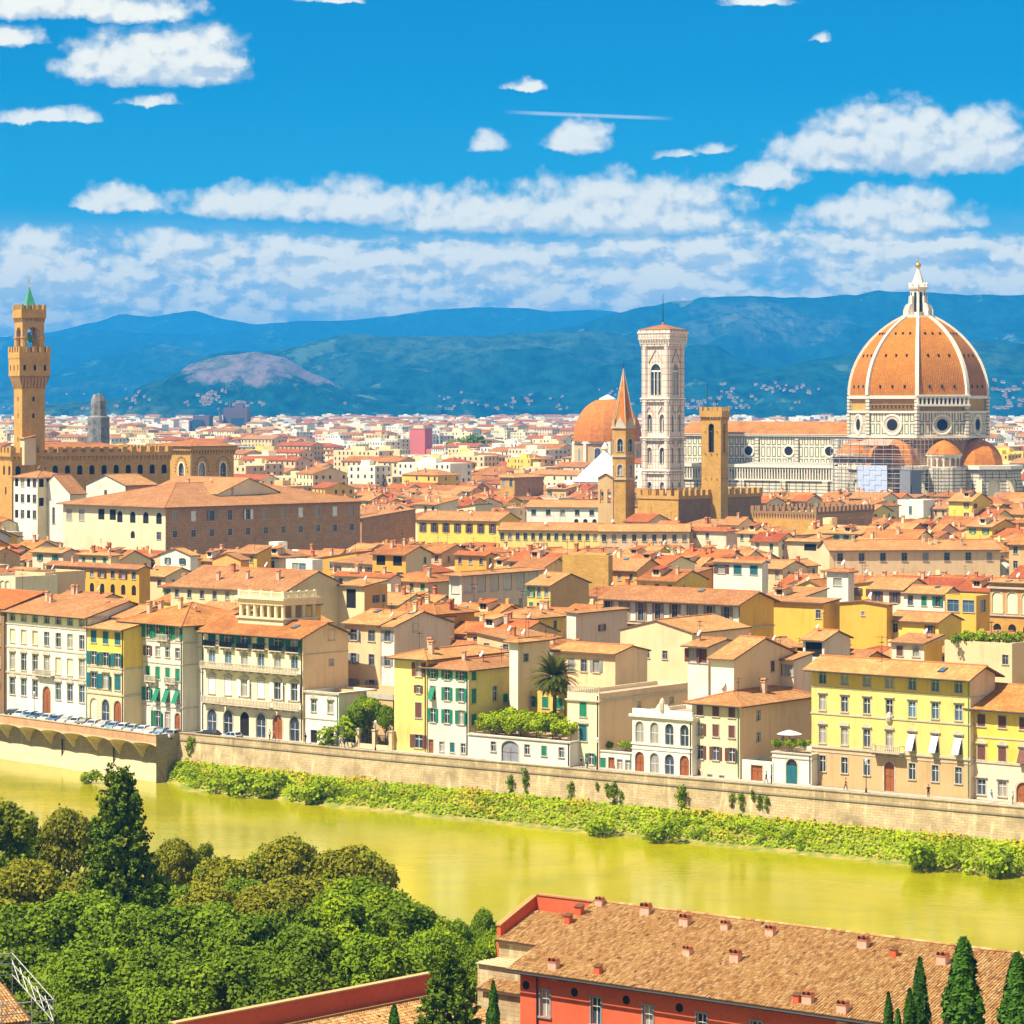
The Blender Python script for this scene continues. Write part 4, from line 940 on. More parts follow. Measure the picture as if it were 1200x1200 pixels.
def bell_tower():
    Y = 1335.0; k = Y/F; X = (777-600)*k; z = lambda y: CAMZ-(y-HZ)*k; a = 6.3
    r = thing('bell_tower', 'tall square pink and white marble bell tower with mast on its low roof', 'bell tower', (X, Y, 0), -R(33)); MP, MW = M['marble_pink'], M['marble_white']
    levels = [(0, z(551), [(z(575),4,2,2.2,'bifora')]), (z(551), z(512.5), [(z(543),7.0,2,2.5,'bifora')]), (z(512.5), z(467), [(z(506),7.6,2,2.5,'bifora')]), (z(467), z(402), [(z(463),13.5,1,5.2,'bifora')])]
    for z0, z1, rows in levels:
        o = square_walls(r, 'storey_wall', a, z0, z1, rows, MP, .9, lod=1, trim='marble_white')
        mb = MB()
        for sx in (-1, 1):
            for sy in (-1, 1): mb.loft([ring(ngon(1.7, 8, R(22.5), (sx*(a-.75), sy*(a-.75))), z0), ring(ngon(1.7, 8, R(22.5), (sx*(a-.75), sy*(a-.75))), z1)], MP)
        mb.build('corner_buttress', r)
        mb = MB(); mb.prism(sq(a+1.05), z1-.35, z1+.25, MW); mb.prism(sq(a+.9), z1-1.5, z1-.9, M['marble_bands']); mb.build('string_course', r)
    # mullions and gables in the openings
    mb = MB()
    for i in range(4):
        c, s = math.cos(i*math.pi/2), math.sin(i*math.pi/2); T = lambda u, o: (c*u-s*(-a-o), s*u+c*(-a-o))
        def bar(u0, u1, o0, o1, z0, z1): mb.prism([T(u0,o1),T(u1,o1),T(u1,o0),T(u0,o0)], z0, z1, MW)
        for u in (-.9, .9): bar(u-.16,u+.16,-.6,-.3,z(463),z(463)+10.2)
        bar(-2.6,2.6,-.6,-.3,z(463)+10.0,z(463)+10.7)
        for zz, hh in ((z(543),5.2),(z(506),5.6)):
            for u in (-a/2, a/2): bar(u-.13,u+.13,-.6,-.3,zz,zz+hh)
        for uc, hw, zz, hh in ((0,3.6,z(463)+13.8,6.0),(-a/2,1.9,z(543)+7.2,3.2),(a/2,1.9,z(543)+7.2,3.2),(-a/2,1.9,z(506)+7.8,3.2),(a/2,1.9,z(506)+7.8,3.2)):
            for sgn in (-1, 1):
                p, q = T(uc+sgn*hw,.25), T(uc,.25); mb.tube((*p,zz),(*q,zz+hh),.17,M['stone_grey'],4)
        bar(-a+1.6,a-1.6,.02,.12,z(463)-2.6,z(463)-2.2)
    mb.build('tracery', r)
    mb = MB(); mb.loft([ring(sq(a+.8), z(404)), ring(sq(a+1.6), z(398))], M['stone_grey'], False); corbels(mb, sq(a+.8), z(405), z(398.5), .8, .8, MW); mb.prism(sq(a+1.6), z(398), z(391), MP); mb.prism(sq(a+1.9), z(391), z(389.5), MW)
    mb.prism(sq(a+1.65), z(389.5), z(386.4), M['marble_bands']); mb.build('cornice', r)
    mb = MB(); q = sq(a+1.35)
    for i in range(4): mb.slab([(*q[i],z(386.2)),(*q[(i+1)%4],z(386.2)),(0,0,z(380))], .15, ROOFS[0], ROOFS[0])
    mb.build('roof', r); mb = MB(); mb.tube((0,0,z(381)),(0,0,z(345)),.28,M['iron'],6,.1); mb.lathe([(.5,z(381)),(.55,z(379)),(.1,z(377))],M['terracotta'],8); mb.build('mast', r)
    rec(X+8, Y-9, 17, 17, R(33), 86, 576, r); lm(r, 777, 470, 'the marble bell tower')
bell_tower()

def cathedral():
    Y = 1321.0; k = Y/F; X = (1076-600)*k; z = lambda y: CAMZ-(y-HZ)*k
    r = thing('cathedral', 'marble cathedral with huge ribbed terracotta dome and white lantern topped by golden ball', 'cathedral', (X, Y, 0), -R(31)); MP, MW, MBD = M['marble_panels'], M['marble_white'], M['marble_bands']
    oct_ = lambda rr: ngon(rr, 8, R(22.5))
    RD = 29.4; zb, zm, zt = z(512.5), z(483), z(464)
    mb = MB(); mb.loft([ring(oct_(RD-2), 0), ring(oct_(RD-2), zb-1)], M['stone_brown'], False); mb.loft([ring(oct_(RD-2), zb-1), ring(oct_(RD), zb), ring(oct_(RD), zm)], MP, False); mb.loft([ring(oct_(RD-.8), zm), ring(oct_(RD-.8), zt-1.2)], M['stone_gold'], False)
    for zz, pr, h in ((zb,.7,.8),(zm-.3,.7,.9),(zt-1.2,.6,1.3)): mb.prism(oct_(RD+pr), zz, zz+h, MW)
    mb.build('drum', r)
    for i in range(8):
        mb = MB(); a = R(22.5+45*i); mb.loft([ring(ngon(1.3, 6, a, ((RD-.3)*math.cos(a), (RD-.3)*math.sin(a))), zb), ring(ngon(1.3, 6, a, ((RD-.3)*math.cos(a), (RD-.3)*math.sin(a))), zt)], MBD); mb.build('pilaster', r)
    inr = RD*math.cos(R(22.5))
    def on_face(ang, u, o, zz): c, s = math.cos(ang), math.sin(ang); return (c*(inr+o)-s*u, s*(inr+o)+c*u, zz)
    for i in range(8):
        ang = R(45*i-90); mb = MB(); cz = z(497.3); n = 24; rings = []
        for rr, o in ((4.6,.02),(4.5,.45),(3.9,.5),(3.6,.2),(2.5,-1.6)): rings.append([on_face(ang, rr*math.cos(2*math.pi*j/n), o, cz+rr*math.sin(2*math.pi*j/n)) for j in range(n)])
        mb.loft(rings, MW, False); 
        o = mb.build('oculus', r); mb = MB(); mb.poly([on_face(ang, 3.55*math.cos(2*math.pi*j/n), .21, cz+3.55*math.sin(2*math.pi*j/n)) for j in range(n)], M['stone_trim']); mb.poly([on_face(ang, 2.45*math.cos(2*math.pi*j/n), .26, cz+2.45*math.sin(2*math.pi*j/n)) for j in range(n)], M['dark_opening']); mb.build('pane', o)
    # finished arcade on one face of the drum
    mb = MB(); ang = R(-45); W = RD*math.sin(R(22.5))*2
    def fbox(u0, u1, o0, o1, z0, z1, m): mb.prism([on_face(ang,u,o,0)[:2] for u, o in ((u0,o0),(u0,o1),(u1,o1),(u1,o0))], z0, z1, m)
    fbox(-W/2-.8,W/2+.8,.3,2.0,z(476),z(473.5),MW); fbox(-W/2-.8,W/2+.8,.3,2.0,z(464.5),z(462.5),MW); fbox(-W/2-.4,W/2+.4,.25,.5,z(473.5),z(464.5),M['dark_opening'])
    for j in range(13): u = -W/2+W*j/12; fbox(u-.36,u+.36,.5,1.7,z(473.5),z(466),MW)
    fbox(-W/2-.5,W/2+.5,.5,1.7,z(466),z(464.5),MW); mb.build('gallery', r)
    mb = MB(); ang = R(-90); 
    for j in range(12): u = -W/2+1.5+(W-3)*j/11; fbox(u-.3,u+.3,-.6,.5,z(478),z(475),M['stone_brown'])
    fbox(-W/2+1,W/2-1,-.6,.7,z(474.9),z(473.5),M['stone_brown']); mb.build('cornice', r)
    # dome
    n = 18; Hd = z(372.5)-zt+.2
    prof = []
    for i in range(n+1):
        t = i/n*1.368; rr = math.sqrt(max(0, 2.56-t*t))-.6; prof.append((rr*(RD+.1), zt+.1+Hd*t/1.368))
    mb = MB(); rings = [ring(oct_(rr), zz) for rr, zz in prof]
    ln = 0
    for (r0, z0), (r1, z1), a0, a1 in zip(prof, prof[1:], rings, rings[1:]):
        dl = math.hypot(r1-r0, z1-z0)
        for i in range(8):
            j = (i+1) % 8; w0, w1 = r0*.383, r1*.383
            mb.poly([a0[i],a0[j],a1[j],a1[i]], M['dome_tile'] if 'dome_tile' in M else ROOFS[0], [(-w0+50*i,ln),(w0+50*i,ln),(w1+50*i,ln+dl),(-w1+50*i,ln+dl)])
        ln += dl
    mb.build('dome_shell', r)
    mb = MB()
    for fr in (.13, .50, .80):
        i = int(fr*n); rr, zz = prof[i]; ir = rr*math.cos(R(22.5))
        for f in range(8):
            ang = R(45*f-90)
            for u in (-.5, 0, .5):
                uu = u*rr*.383*1.0; c, s = math.cos(ang), math.sin(ang); x, y = c*ir-s*uu, s*ir+c*uu
                mb.prism([(x-.35,y-.35),(x+.35,y-.35),(x+.35,y+.35),(x-.35,y+.35)], zz-.5, zz+.75, M['dark_opening'])
    mb.build('vent_hole', r)
    for f in range(8):
        a = R(22.5+45*f); mb = MB(); c, s = math.cos(a), math.sin(a); rg = []
        for rr, zz in prof:
            hw = .50+.28*(rr/RD); rg.append([((rr-.6)*c+s*hw,(rr-.6)*s-c*hw,zz),((rr+.75)*c+s*hw,(rr+.75)*s-c*hw,zz+.35),((rr+.75)*c-s*hw,(rr+.75)*s+c*hw,zz+.35),((rr-.6)*c-s*hw,(rr-.6)*s+c*hw,zz)])
        mb.loft(rg, MW, True, True); mb.build('rib', r)
    L = place('lantern', None, r); zl = z(372.5)
    mb = MB(); mb.prism(oct_(7.2), zl-.2, zl+1.0, MW); mb.lathe([(3.3,zl+1),(3.3,z(340)),(4.1,z(338.5)),(4.3,z(336.5)),(3.4,z(336))], MW, 8, rot=R(22.5)); mb.build('lantern_body', L)
    mb = MB()
    for f in range(8):
        a = R(22.5+45*f); c, s = math.cos(a), math.sin(a); P = lambda d, o, zz: (c*d-s*o, s*d+c*o, zz)
        for o in (-.45, .45): mb.poly([P(3.2,o,zl+1),P(6.4,o,zl+1),P(6.4,o,zl+3.2),P(5.4,o,zl+5.6),P(4.2,o,zl+6.2),P(4.0,o,zl+9.5),P(3.2,o,zl+9.5)], MW)
        for (d0,z0),(d1,z1) in zip(((6.4,zl+1),(6.4,zl+3.2),(5.4,zl+5.6),(4.2,zl+6.2),(4.0,zl+9.5)),((6.4,zl+3.2),(5.4,zl+5.6),(4.2,zl+6.2),(4.0,zl+9.5),(3.2,zl+9.5))): mb.poly([P(d0,-.45,z0),P(d0,.45,z0),P(d1,.45,z1),P(d1,-.45,z1)], MW)
        mb.lathe([(.5,z(336.4)),(.55,z(333)),(.1,z(331))], MW, 6, (3.6*c,3.6*s))
    mb.build('lantern_buttress', L)
    mb = MB()
    for f in range(8):
        a = R(45*f); c, s = math.cos(a), math.sin(a); P = lambda o, zz: (c*3.08-s*o, s*3.08+c*o, zz); mb.poly([P(-.6,zl+2.5),P(.6,zl+2.5),P(.6,z(343.5)),P(0,z(342)),P(-.6,z(343.5))], M['dark_opening'])
    mb.build('lantern_window', L)
    mb = MB(); mb.lathe([(3.3,z(336.2)),(2.9,z(334)),(1.1,z(320)),(.55,z(314.5))], MW, 8, rot=R(22.5)); mb.build('lantern_cone', L)
    mb = MB(); zc = z(311); mb.lathe([(1.25*math.sin(math.pi*i/10)+.01, zc-1.25*math.cos(math.pi*i/10)) for i in range(11)], M['gold'], 14); mb.lathe([(.5,z(315)),(.3,z(313.5))], M['copper_green'], 8); mb.tube((0,0,zc+1.2),(0,0,zc+3.4),.14,M['gold'],5); mb.tube((-.7,0,zc+2.6),(.7,0,zc+2.6),.12,M['gold'],5); mb.build('ball_and_cross', L)
    # nave and aisles
    hw, ze, za = 10.5, z(509.5), z(545)
    mb = MB(); xs0, xs1 = -110.0, -25.0
    mb.poly([(xs0,-hw,0),(xs1,-hw,0),(xs1,-hw,ze),(xs0,-hw,ze)], MP, [(xs0,0),(xs1,0),(xs1,ze),(xs0,ze)]); mb.poly([(xs1,hw,0),(xs0,hw,0),(xs0,hw,ze),(xs1,hw,ze)], MP); mb.poly([(xs0,hw,0),(xs0,-hw,0),(xs0,-hw,ze),(xs0,0,ze+5),(xs0,hw,ze)], MP)
    mb.box(xs0,xs1,-hw-.9,-hw,ze-.9,ze,MW); mb.box(xs0,xs1,-hw-.35,-hw-.002,ze-1.9,ze-1.2,M['stone_grey'])
    for j in range(5): x = xs1-8-19.4*j; mb.box(x-.9,x+.9,-hw-.8,-hw-.003,za-3,ze-1.95,MBD)
    mb.build('nave_wall', r)
    mb = MB(); zr = z(494.5); mb.slab([(xs0,-hw-1.2,ze+.05),(xs1,-hw-1.2,ze+.05),(xs1,0,zr),(xs0,0,zr)], .2, ROOFS[0], MW, (1,0,0)); mb.slab([(xs1,hw+1.2,ze+.05),(xs0,hw+1.2,ze+.05),(xs0,0,zr),(xs1,0,zr)], .2, ROOFS[0], MW, (-1,0,0)); mb.build('nave_roof', r)
    for x in (-37, -56.5, -76, -95.5):
        mb = MB(); cz = z(529.5); n = 20; rg = [[(x+rr*math.cos(2*math.pi*j/n), -hw-o, cz+rr*math.sin(2*math.pi*j/n)) for j in range(n)] for rr, o in ((2.9,.02),(2.8,.35),(2.2,.4),(2.0,.15))]
        mb.loft(rg, MW, False); o = mb.build('oculus', r); mb = MB(); mb.poly([(x+1.98*math.cos(2*math.pi*j/n), -hw-.1, cz+1.98*math.sin(2*math.pi*j/n)) for j in range(n)], M['dark_opening']); mb.build('pane', o)
    mb = MB(); ya = -20.5; x0, x1 = -106.0, -30.0
    mb.poly([(x0,ya,0),(x1,ya,0),(x1,ya,za-6.5),(x0,ya,za-6.5)], MBD, [(x0,0),(x1,0),(x1,za-6.5),(x0,za-6.5)]); mb.poly([(x0,-hw,0),(x0,ya,0),(x0,ya,za),(x0,-hw,za)], MBD); mb.poly([(x0,ya+.4,za-6.5),(x1,ya+.4,za-6.5),(x1,ya+.4,za),(x0,ya+.4,za)], MP, [(x0*.8,3),(x1*.8,3),(x1*.8,6),(x0*.8,6)])
    mb.box(x0,x1,ya-.9,ya+.39,za-1.3,za,MW); mb.box(x0,x1,ya-.7,ya-.003,za-7.0,za-6.4,MW)
    mb.poly([(x0,ya-.9,za+.002),(x1,ya-.9,za+.002),(x1,-hw,za+.9),(x0,-hw,za+.9)], M['stone_grey'])
    for j in range(58): x = x0+1+(x1-x0-2)*j/57; mb.box(x-.22,x+.22,ya-.5,ya-.05,za-6.4,za-1.3,MW)
    for j in range(4): x = x1-4-20*j; mb.box(x-1.3,x+1.3,ya-1.2,ya-.004,0,za-7.0,MBD)
    mb.build('aisle_wall', r)
    # tribunes and exedrae
    def tribune(cx, cy, ang, dome=True):
        pts = [(cx+17.5*math.cos(ang+R(a)), cy+17.5*math.sin(ang+R(a))) for a in (-112.5,-67.5,-22.5,22.5,67.5,112.5)]
        T = place('tribune', None, r); mb = MB(); zt2 = z(544); zk = z(553)
        for p, q in zip(pts, pts[1:]):
            L = math.hypot(q[0]-p[0], q[1]-p[1]); xd = ((q[0]-p[0])/L, (q[1]-p[1])/L); ops, wins = row_ops([(zk-15.0,12.6,1,5.4,'archdark')], L); wall_face(mb, p, xd, L, 0, zk, ops, MBD, .8)
            for uc, zb2, ww, hh, st in wins:
                wo = window(T, p, xd, uc, zb2, ww, hh, 'archblind', .8, 1, 'marble_white'); window(T, (p[0]+xd[1]*-.0, p[1]), xd, uc, zb2+.2, 2.0, 8.5, 'gothicm', -.0, 1, 'marble_white') if False else None
        mb.prism(pts, zk, zt2-1.6, M['marble_bands']); mb.build('tribune_wall', T)
        mb = MB(); big = [(cx+18.6*math.cos(ang+R(a)), cy+18.6*math.sin(ang+R(a))) for a in (-112.5,-67.5,-22.5,22.5,67.5,112.5)]; mb.prism(big, zt2-1.6, zt2, MW); corbels(mb, pts, zk+.3, zt2-1.6, 1.0, .7, M['stone_grey']); mb.build('cornice', T)
        for i in (1, 2, 3, 4):
            p = pts[i]; v = Vector((p[0]-cx, p[1]-cy)).normalized(); pp = Vector((v.y, -v.x)); P = lambda d, o, zz: (*(Vector(p)+v*d+pp*o), zz)
            mb = MB()
            for o in (-1.1, 1.1): mb.poly([P(-1,o,0),P(8,o,0),P(8,o,6),P(-1,o,zk-1)], MBD)
            mb.poly([P(8,-1.1,6),P(8,1.1,6),P(-1,1.1,zk-1),P(-1,-1.1,zk-1)], WM('cream')); mb.poly([P(8,-1.1,0),P(8,1.1,0),P(8,1.1,6),P(8,-1.1,6)], MBD); mb.build('buttress', T)
        if dome:
            mb = MB(); rg = []
            for i in range(9):
                a = math.pi/2*i/8; rr = 11.8*math.cos(a)+.02; rg.append([(cx-2*math.cos(ang)+rr*math.cos(ang+R(22.5+45*f)), cy-2*math.sin(ang)+rr*math.sin(ang+R(22.5+45*f)), zt2+(z(513.5)-zt2)*math.sin(a)) for f in range(8)])
            mb.loft(rg, M['tile_dome'], True); mb.build('half_dome', T)
    tribune(28, 0, 0); tribune(0, -28, R(-90))
    for sx in (1, -1):
        cx, cy = 20.5*sx, -20.5; E = place('exedra', None, r); mb = MB(); z0, z1, z2 = z(546), z(531), z(515); n = 16
        mb.loft([ring(ngon(7.2, n, 0, (cx,cy)), z0), ring(ngon(7.2, n, 0, (cx,cy)), z1)], MW, False); mb.prism(ngon(7.7, n, 0, (cx,cy)), z1-.7, z1, MW)
        for j in range(n):
            a = R(360/n*(j+.5)); p = (cx+7.1*math.cos(a), cy+7.1*math.sin(a)); t = (-math.sin(a), math.cos(a)); pts = [(p[0]+t[0]*u*1.0+math.cos(a)*.06, p[1]+t[1]*u*1.0+math.sin(a)*.06, zz) for u, zz in ((-1,z0+.6),(1,z0+.6),(1,z0+3),(.6,z0+3.8),(0,z0+4.1),(-.6,z0+3.8),(-1,z0+3))]
            mb.poly(pts, M['stone_brown'])
        mb.prism(ngon(9.5, n, 0, (cx,cy)), 0, z0, MBD); mb.build('exedra_wall', E)
        mb = MB(); mb.lathe([(7.9,z1),(5.2,z1+(z2-z1)*.55),(2.2,z1+(z2-z1)*.9),(.2,z2)], M['tile_dome'], n, (cx,cy)); mb.build('exedra_roof', E)
    rec(X-60, Y+10, 60, 40, R(31), 60, 575, r); ALL[-1].update(x0=803, x1=1190); lm(r, 1076, 480, 'the great ribbed dome')
    # scaffolding on the south tribune
    s = thing('scaffolding', 'steel scaffolding with pale blue tarpaulin wrapped round the cathedral side below the dome', 'scaffolding', (X, Y, 0), -R(31)); mb = MB(); St = M['scaffold_steel']
    for x in range(-17, 21, 4):
        for y in (-52, -49.5): mb.tube((x,y,0),(x,y,z(513)),.12,St,4)
    for y in range(-49, -26, 4):
        for x in (-17, 19): mb.tube((x,y,0),(x,y,z(513)),.12,St,4)
    for zz in range(20, 41, 2):
        mb.tube((-17,-52,zz),(19,-52,zz),.09,St,4); mb.tube((19,-52,zz),(19,-28,zz),.09,St,4); mb.tube((-17,-52,zz),(-17,-28,zz),.09,St,4)
    mb.build('frame', s)
    mb = MB()
    for zz in (30, 33, 36, 39): mb.box(-17,19,-52,-49.6,zz-.1,zz+.05,M['deck_wood'])
    mb.build('deck', s)
    mb = MB()
    for c in range(5):
        for rr in range(6): mb.box(-4.5+2.7*c,-4.5+2.7*c+2.6,-52.5-.12*((c+rr)%2),-52.25-.06*((c+rr)%2),z(576)+2.05*rr,z(576)+2.05*rr+2.0,M['tarp_blue'])
    mb.build('tarpaulin', s); mb = MB(); mb.box(19.15,19.3,-51,-41,z(585),z(548),M['net_dark']); mb.box(14.5,19.2,-52.4,-52.2,z(585),z(548),M['net_dark']); mb.build('netting', s)
    mb = MB(); mb.slab([(-12,-49,37.5),(8,-49,37.5),(4,-34,40),(-8,-34,40)], .2, M['deck_wood'], St); mb.box(-17,9,-50,-47,30.2,32.6,M['wrap_grey']); mb.build('cover_roof', s); lm(s, 1040, 555, 'the scaffolded tribune')
roof_mat('dome_tile', (.44, .135, .010), (.54, .20, .018), (.42, .14, .012), .8)
cathedral()

def hex_spire():
    Y = 1005.0; k = Y/F; X = (730.7-600)*k; z = lambda y: CAMZ-(y-HZ)*k; r = thing('church_tower', 'slender six-sided stone church tower with pointed brick spire and gothic windows', 'church tower', (X, Y, 0), R(8)); G = M['stone_gold']
    rr = 3.9; pts = ngon(rr, 6, R(-90)); mb = MB()
    for p, q in zip(pts, pts[1:]+pts[:1]):
        L = math.hypot(q[0]-p[0], q[1]-p[1]); xd = ((q[0]-p[0])/L, (q[1]-p[1])/L); ops, wins = row_ops([(z(529),4.2,1,1.9,'bifora'),(z(557),3.6,1,1.8,'bifora')], L); wall_face(mb, p, xd, L, 0, z(500), ops, G, .5)
        for uc, zb, ww, hh, st in wins: window(r, p, xd, uc, zb, ww, hh, st, .5, 1, 'stone_trim')
    mb.build('wall', r); mb = MB()
    for yy in (502, 535.5, 562): mb.prism(ngon(rr+.45, 6, R(-90)), z(yy), z(yy)+.6, M['stone_trim'])
    mb.build('string_course', r); mb = MB(); mb.loft([ring(ngon(rr*.95, 6, R(-90)), z(500)), ring(ngon(.15, 6, R(-90)), z(432))], M['tile_dome'])
    for p in pts: mb.tube((*p,z(500)),(0,0,z(432)),.16,M['stone_trim'],4)
    mb.build('spire', r); mb = MB()
    for i in range(6):
        a, b = Vector(pts[i]), Vector(pts[(i+1)%6]); m = (a+b)/2; mb.poly([(*a,z(500)),(*b,z(500)),(m.x,m.y,z(488))], M['stone_trim']); mb.poly([(*a,z(500)),(m.x*.75,m.y*.75,z(494)),(m.x,m.y,z(488))], G); mb.poly([(*b,z(500)),(m.x,m.y,z(488)),(m.x*.75,m.y*.75,z(494))], G)
        mb.lathe([(.35,z(502)),(.35,z(494)),(.05,z(488))], G, 5, tuple(a))
    mb.build('gable', r); mb = MB(); mb.tube((0,0,z(433)),(0,0,z(425)),.08,M['iron'],5); mb.lathe([(.05,z(430)),(.3,z(429)),(.05,z(428))],M['iron'],8); mb.build('finial', r)
    rec(X+4, Y-4, 8, 8, 0, 60, 580, r); lm(r, 731, 510, 'the pointed hexagonal church tower')
    g = thing('bell_gable', 'small stone bell gable with two arched openings at the end of a roof', 'bell gable', ((709.5-600)*980/F, 980, 0), -R(20)); k2 = 980/F; zz = lambda y: CAMZ-(y-HZ)*k2
    mb = MB(); ops, wins = row_ops([(zz(590),4.6,2,1.2,'archdark'),(zz(566),2.2,1,1.0,'archdark')], 5.0); wall_face(mb, (-2.5,0), (1,0), 5.0, 0, zz(560), ops, WM('tan'), 1.2); wall_face(mb, (-2.5,1.2), (1,0), 5.0, 0, zz(560), ops, WM('tan'), .01)
    mb.poly([(2.5,0,0),(2.5,1.2,0),(2.5,1.2,zz(560)),(2.5,0,zz(560))], WM('tan')); mb.poly([(-2.5,1.2,0),(-2.5,0,0),(-2.5,0,zz(560)),(-2.5,1.2,zz(560))], WM('tan'))
    for y in (0, 1.2): mb.poly([(-2.5,y,zz(560)),(2.5,y,zz(560)),(0,y,zz(555))], WM('tan'))
    mb.build('wall', g); mb = MB(); mb.slab([(2.9,-.4,zz(560.4)),(2.9,1.6,zz(560.4)),(0,1.6,zz(554.6)),(0,-.4,zz(554.6))],.15,ROOFS[1],M['eave_wood']); mb.slab([(-2.9,1.6,zz(560.4)),(-2.9,-.4,zz(560.4)),(0,-.4,zz(554.6)),(0,1.6,zz(554.6))],.15,ROOFS[1],M['eave_wood']); mb.build('roof', g)
hex_spire()

def fortress():
    Y = 1000.0; k = Y/F; z = lambda y: CAMZ-(y-HZ)*k
    r = thing('fortress', 'brown stone fortress with long battlements and square golden tower', 'fortress', ((793-600)*k, Y-10, 0), -R(40)); w, d, zt = 16.5, 46.0, z(577)
    mb = MB()
    for O, xd, L in (((-w,0),(1,0),w),((0,0),(0,1),d)): wall_face(mb, O, xd, L, 0, zt-2, [], M['stone_gold'] if xd[0] else M['stone_brown'], .3)  # sunlit front painted gold, shaded side painted brown, on the same stonework
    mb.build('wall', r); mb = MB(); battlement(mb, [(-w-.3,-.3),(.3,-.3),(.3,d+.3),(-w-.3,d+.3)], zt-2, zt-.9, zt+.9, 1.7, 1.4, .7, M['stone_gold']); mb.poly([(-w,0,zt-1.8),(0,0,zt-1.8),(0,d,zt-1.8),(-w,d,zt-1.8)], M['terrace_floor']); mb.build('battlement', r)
    ph = R(40); cx, cy = (839-600)*k-(793-600)*k, 16.0; loc = Matrix.Rotation(ph, 4, 'Z') @ Vector((cx, cy, 0)); E = place('tower', None, r, loc, R(40-24)); a = 3.35; yk = lambda y: CAMZ-(y-HZ)*(Y+6)/F
    square_walls(E, 'tower_shaft', a, 0, yk(491), [(yk(530),9.4,1,1.9,'archdark')], M['stone_gold'], .8)
    mb = MB(); corbels(mb, sq(a), yk(493), yk(488.5), .55, 1.1, M['stone_gold']); mb.prism(sq(a+.55), yk(488.5), yk(484.5), M['stone_gold']); battlement(mb, sq(a+.55), yk(484.5), yk(481.5), yk(477), 1.0, .75, .5, M['stone_gold']); mb.build('battlement', E)
    mb = MB()
    for yy in (505, 531, 560):
        for u in (-2, 0, 2):
            mb.box(u-.15,u+.15,-a-.35,-a,yk(yy)-.2,yk(yy),M['stone_brown']); mb.box(a,a+.35,u-.15,u+.15,yk(yy)-.2,yk(yy),M['stone_brown'])
    mb.build('stone_bracket', E)
    mb = MB(); mb.tube((-2.6,0,yk(484)),(-2.6,0,yk(450)),.09,M['iron'],5); mb.build('flagpole', E); mb = MB(); mb.tube((.6,0,yk(484)),(.6,0,yk(466)),.08,M['iron'],5); mb.box(.2,1.0,-.05,.05,yk(472),yk(469),M['iron']); mb.build('weathervane', E)
    rec((793-600)*k, Y-10, w, d, ph, zt, 594, r); lm(r, 850, 560, 'the brown crenellated fortress')
    r2 = thing('fortress_wall', 'low crenellated brown stone building with corbelled top in front of the cathedral', 'fortress', ((956-600)*945/F, 945, 0), -R(38)); k = 945/F; zt = z2 = CAMZ-(597-HZ)*k; w, d = 23.0, 33.0; mb = MB()
    for O, xd, L in (((-w,0),(1,0),w),((0,0),(0,1),d)): wall_face(mb, O, xd, L, 0, zt-1.6, [], M['stone_gold'] if xd[0] else M['stone_rust'], .3)  # light front and shaded side put into the stone colours
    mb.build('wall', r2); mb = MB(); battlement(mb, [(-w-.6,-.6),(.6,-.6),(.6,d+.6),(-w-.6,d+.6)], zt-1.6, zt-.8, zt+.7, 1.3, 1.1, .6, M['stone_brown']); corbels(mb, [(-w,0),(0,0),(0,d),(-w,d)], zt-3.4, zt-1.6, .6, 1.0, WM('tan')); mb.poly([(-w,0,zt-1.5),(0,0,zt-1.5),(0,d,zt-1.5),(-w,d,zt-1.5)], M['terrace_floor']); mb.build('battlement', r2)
    rec((956-600)*k, 945, w, d, R(38), zt, 612, r2); lm(r2, 990, 604, 'the low crenellated building')
fortress()

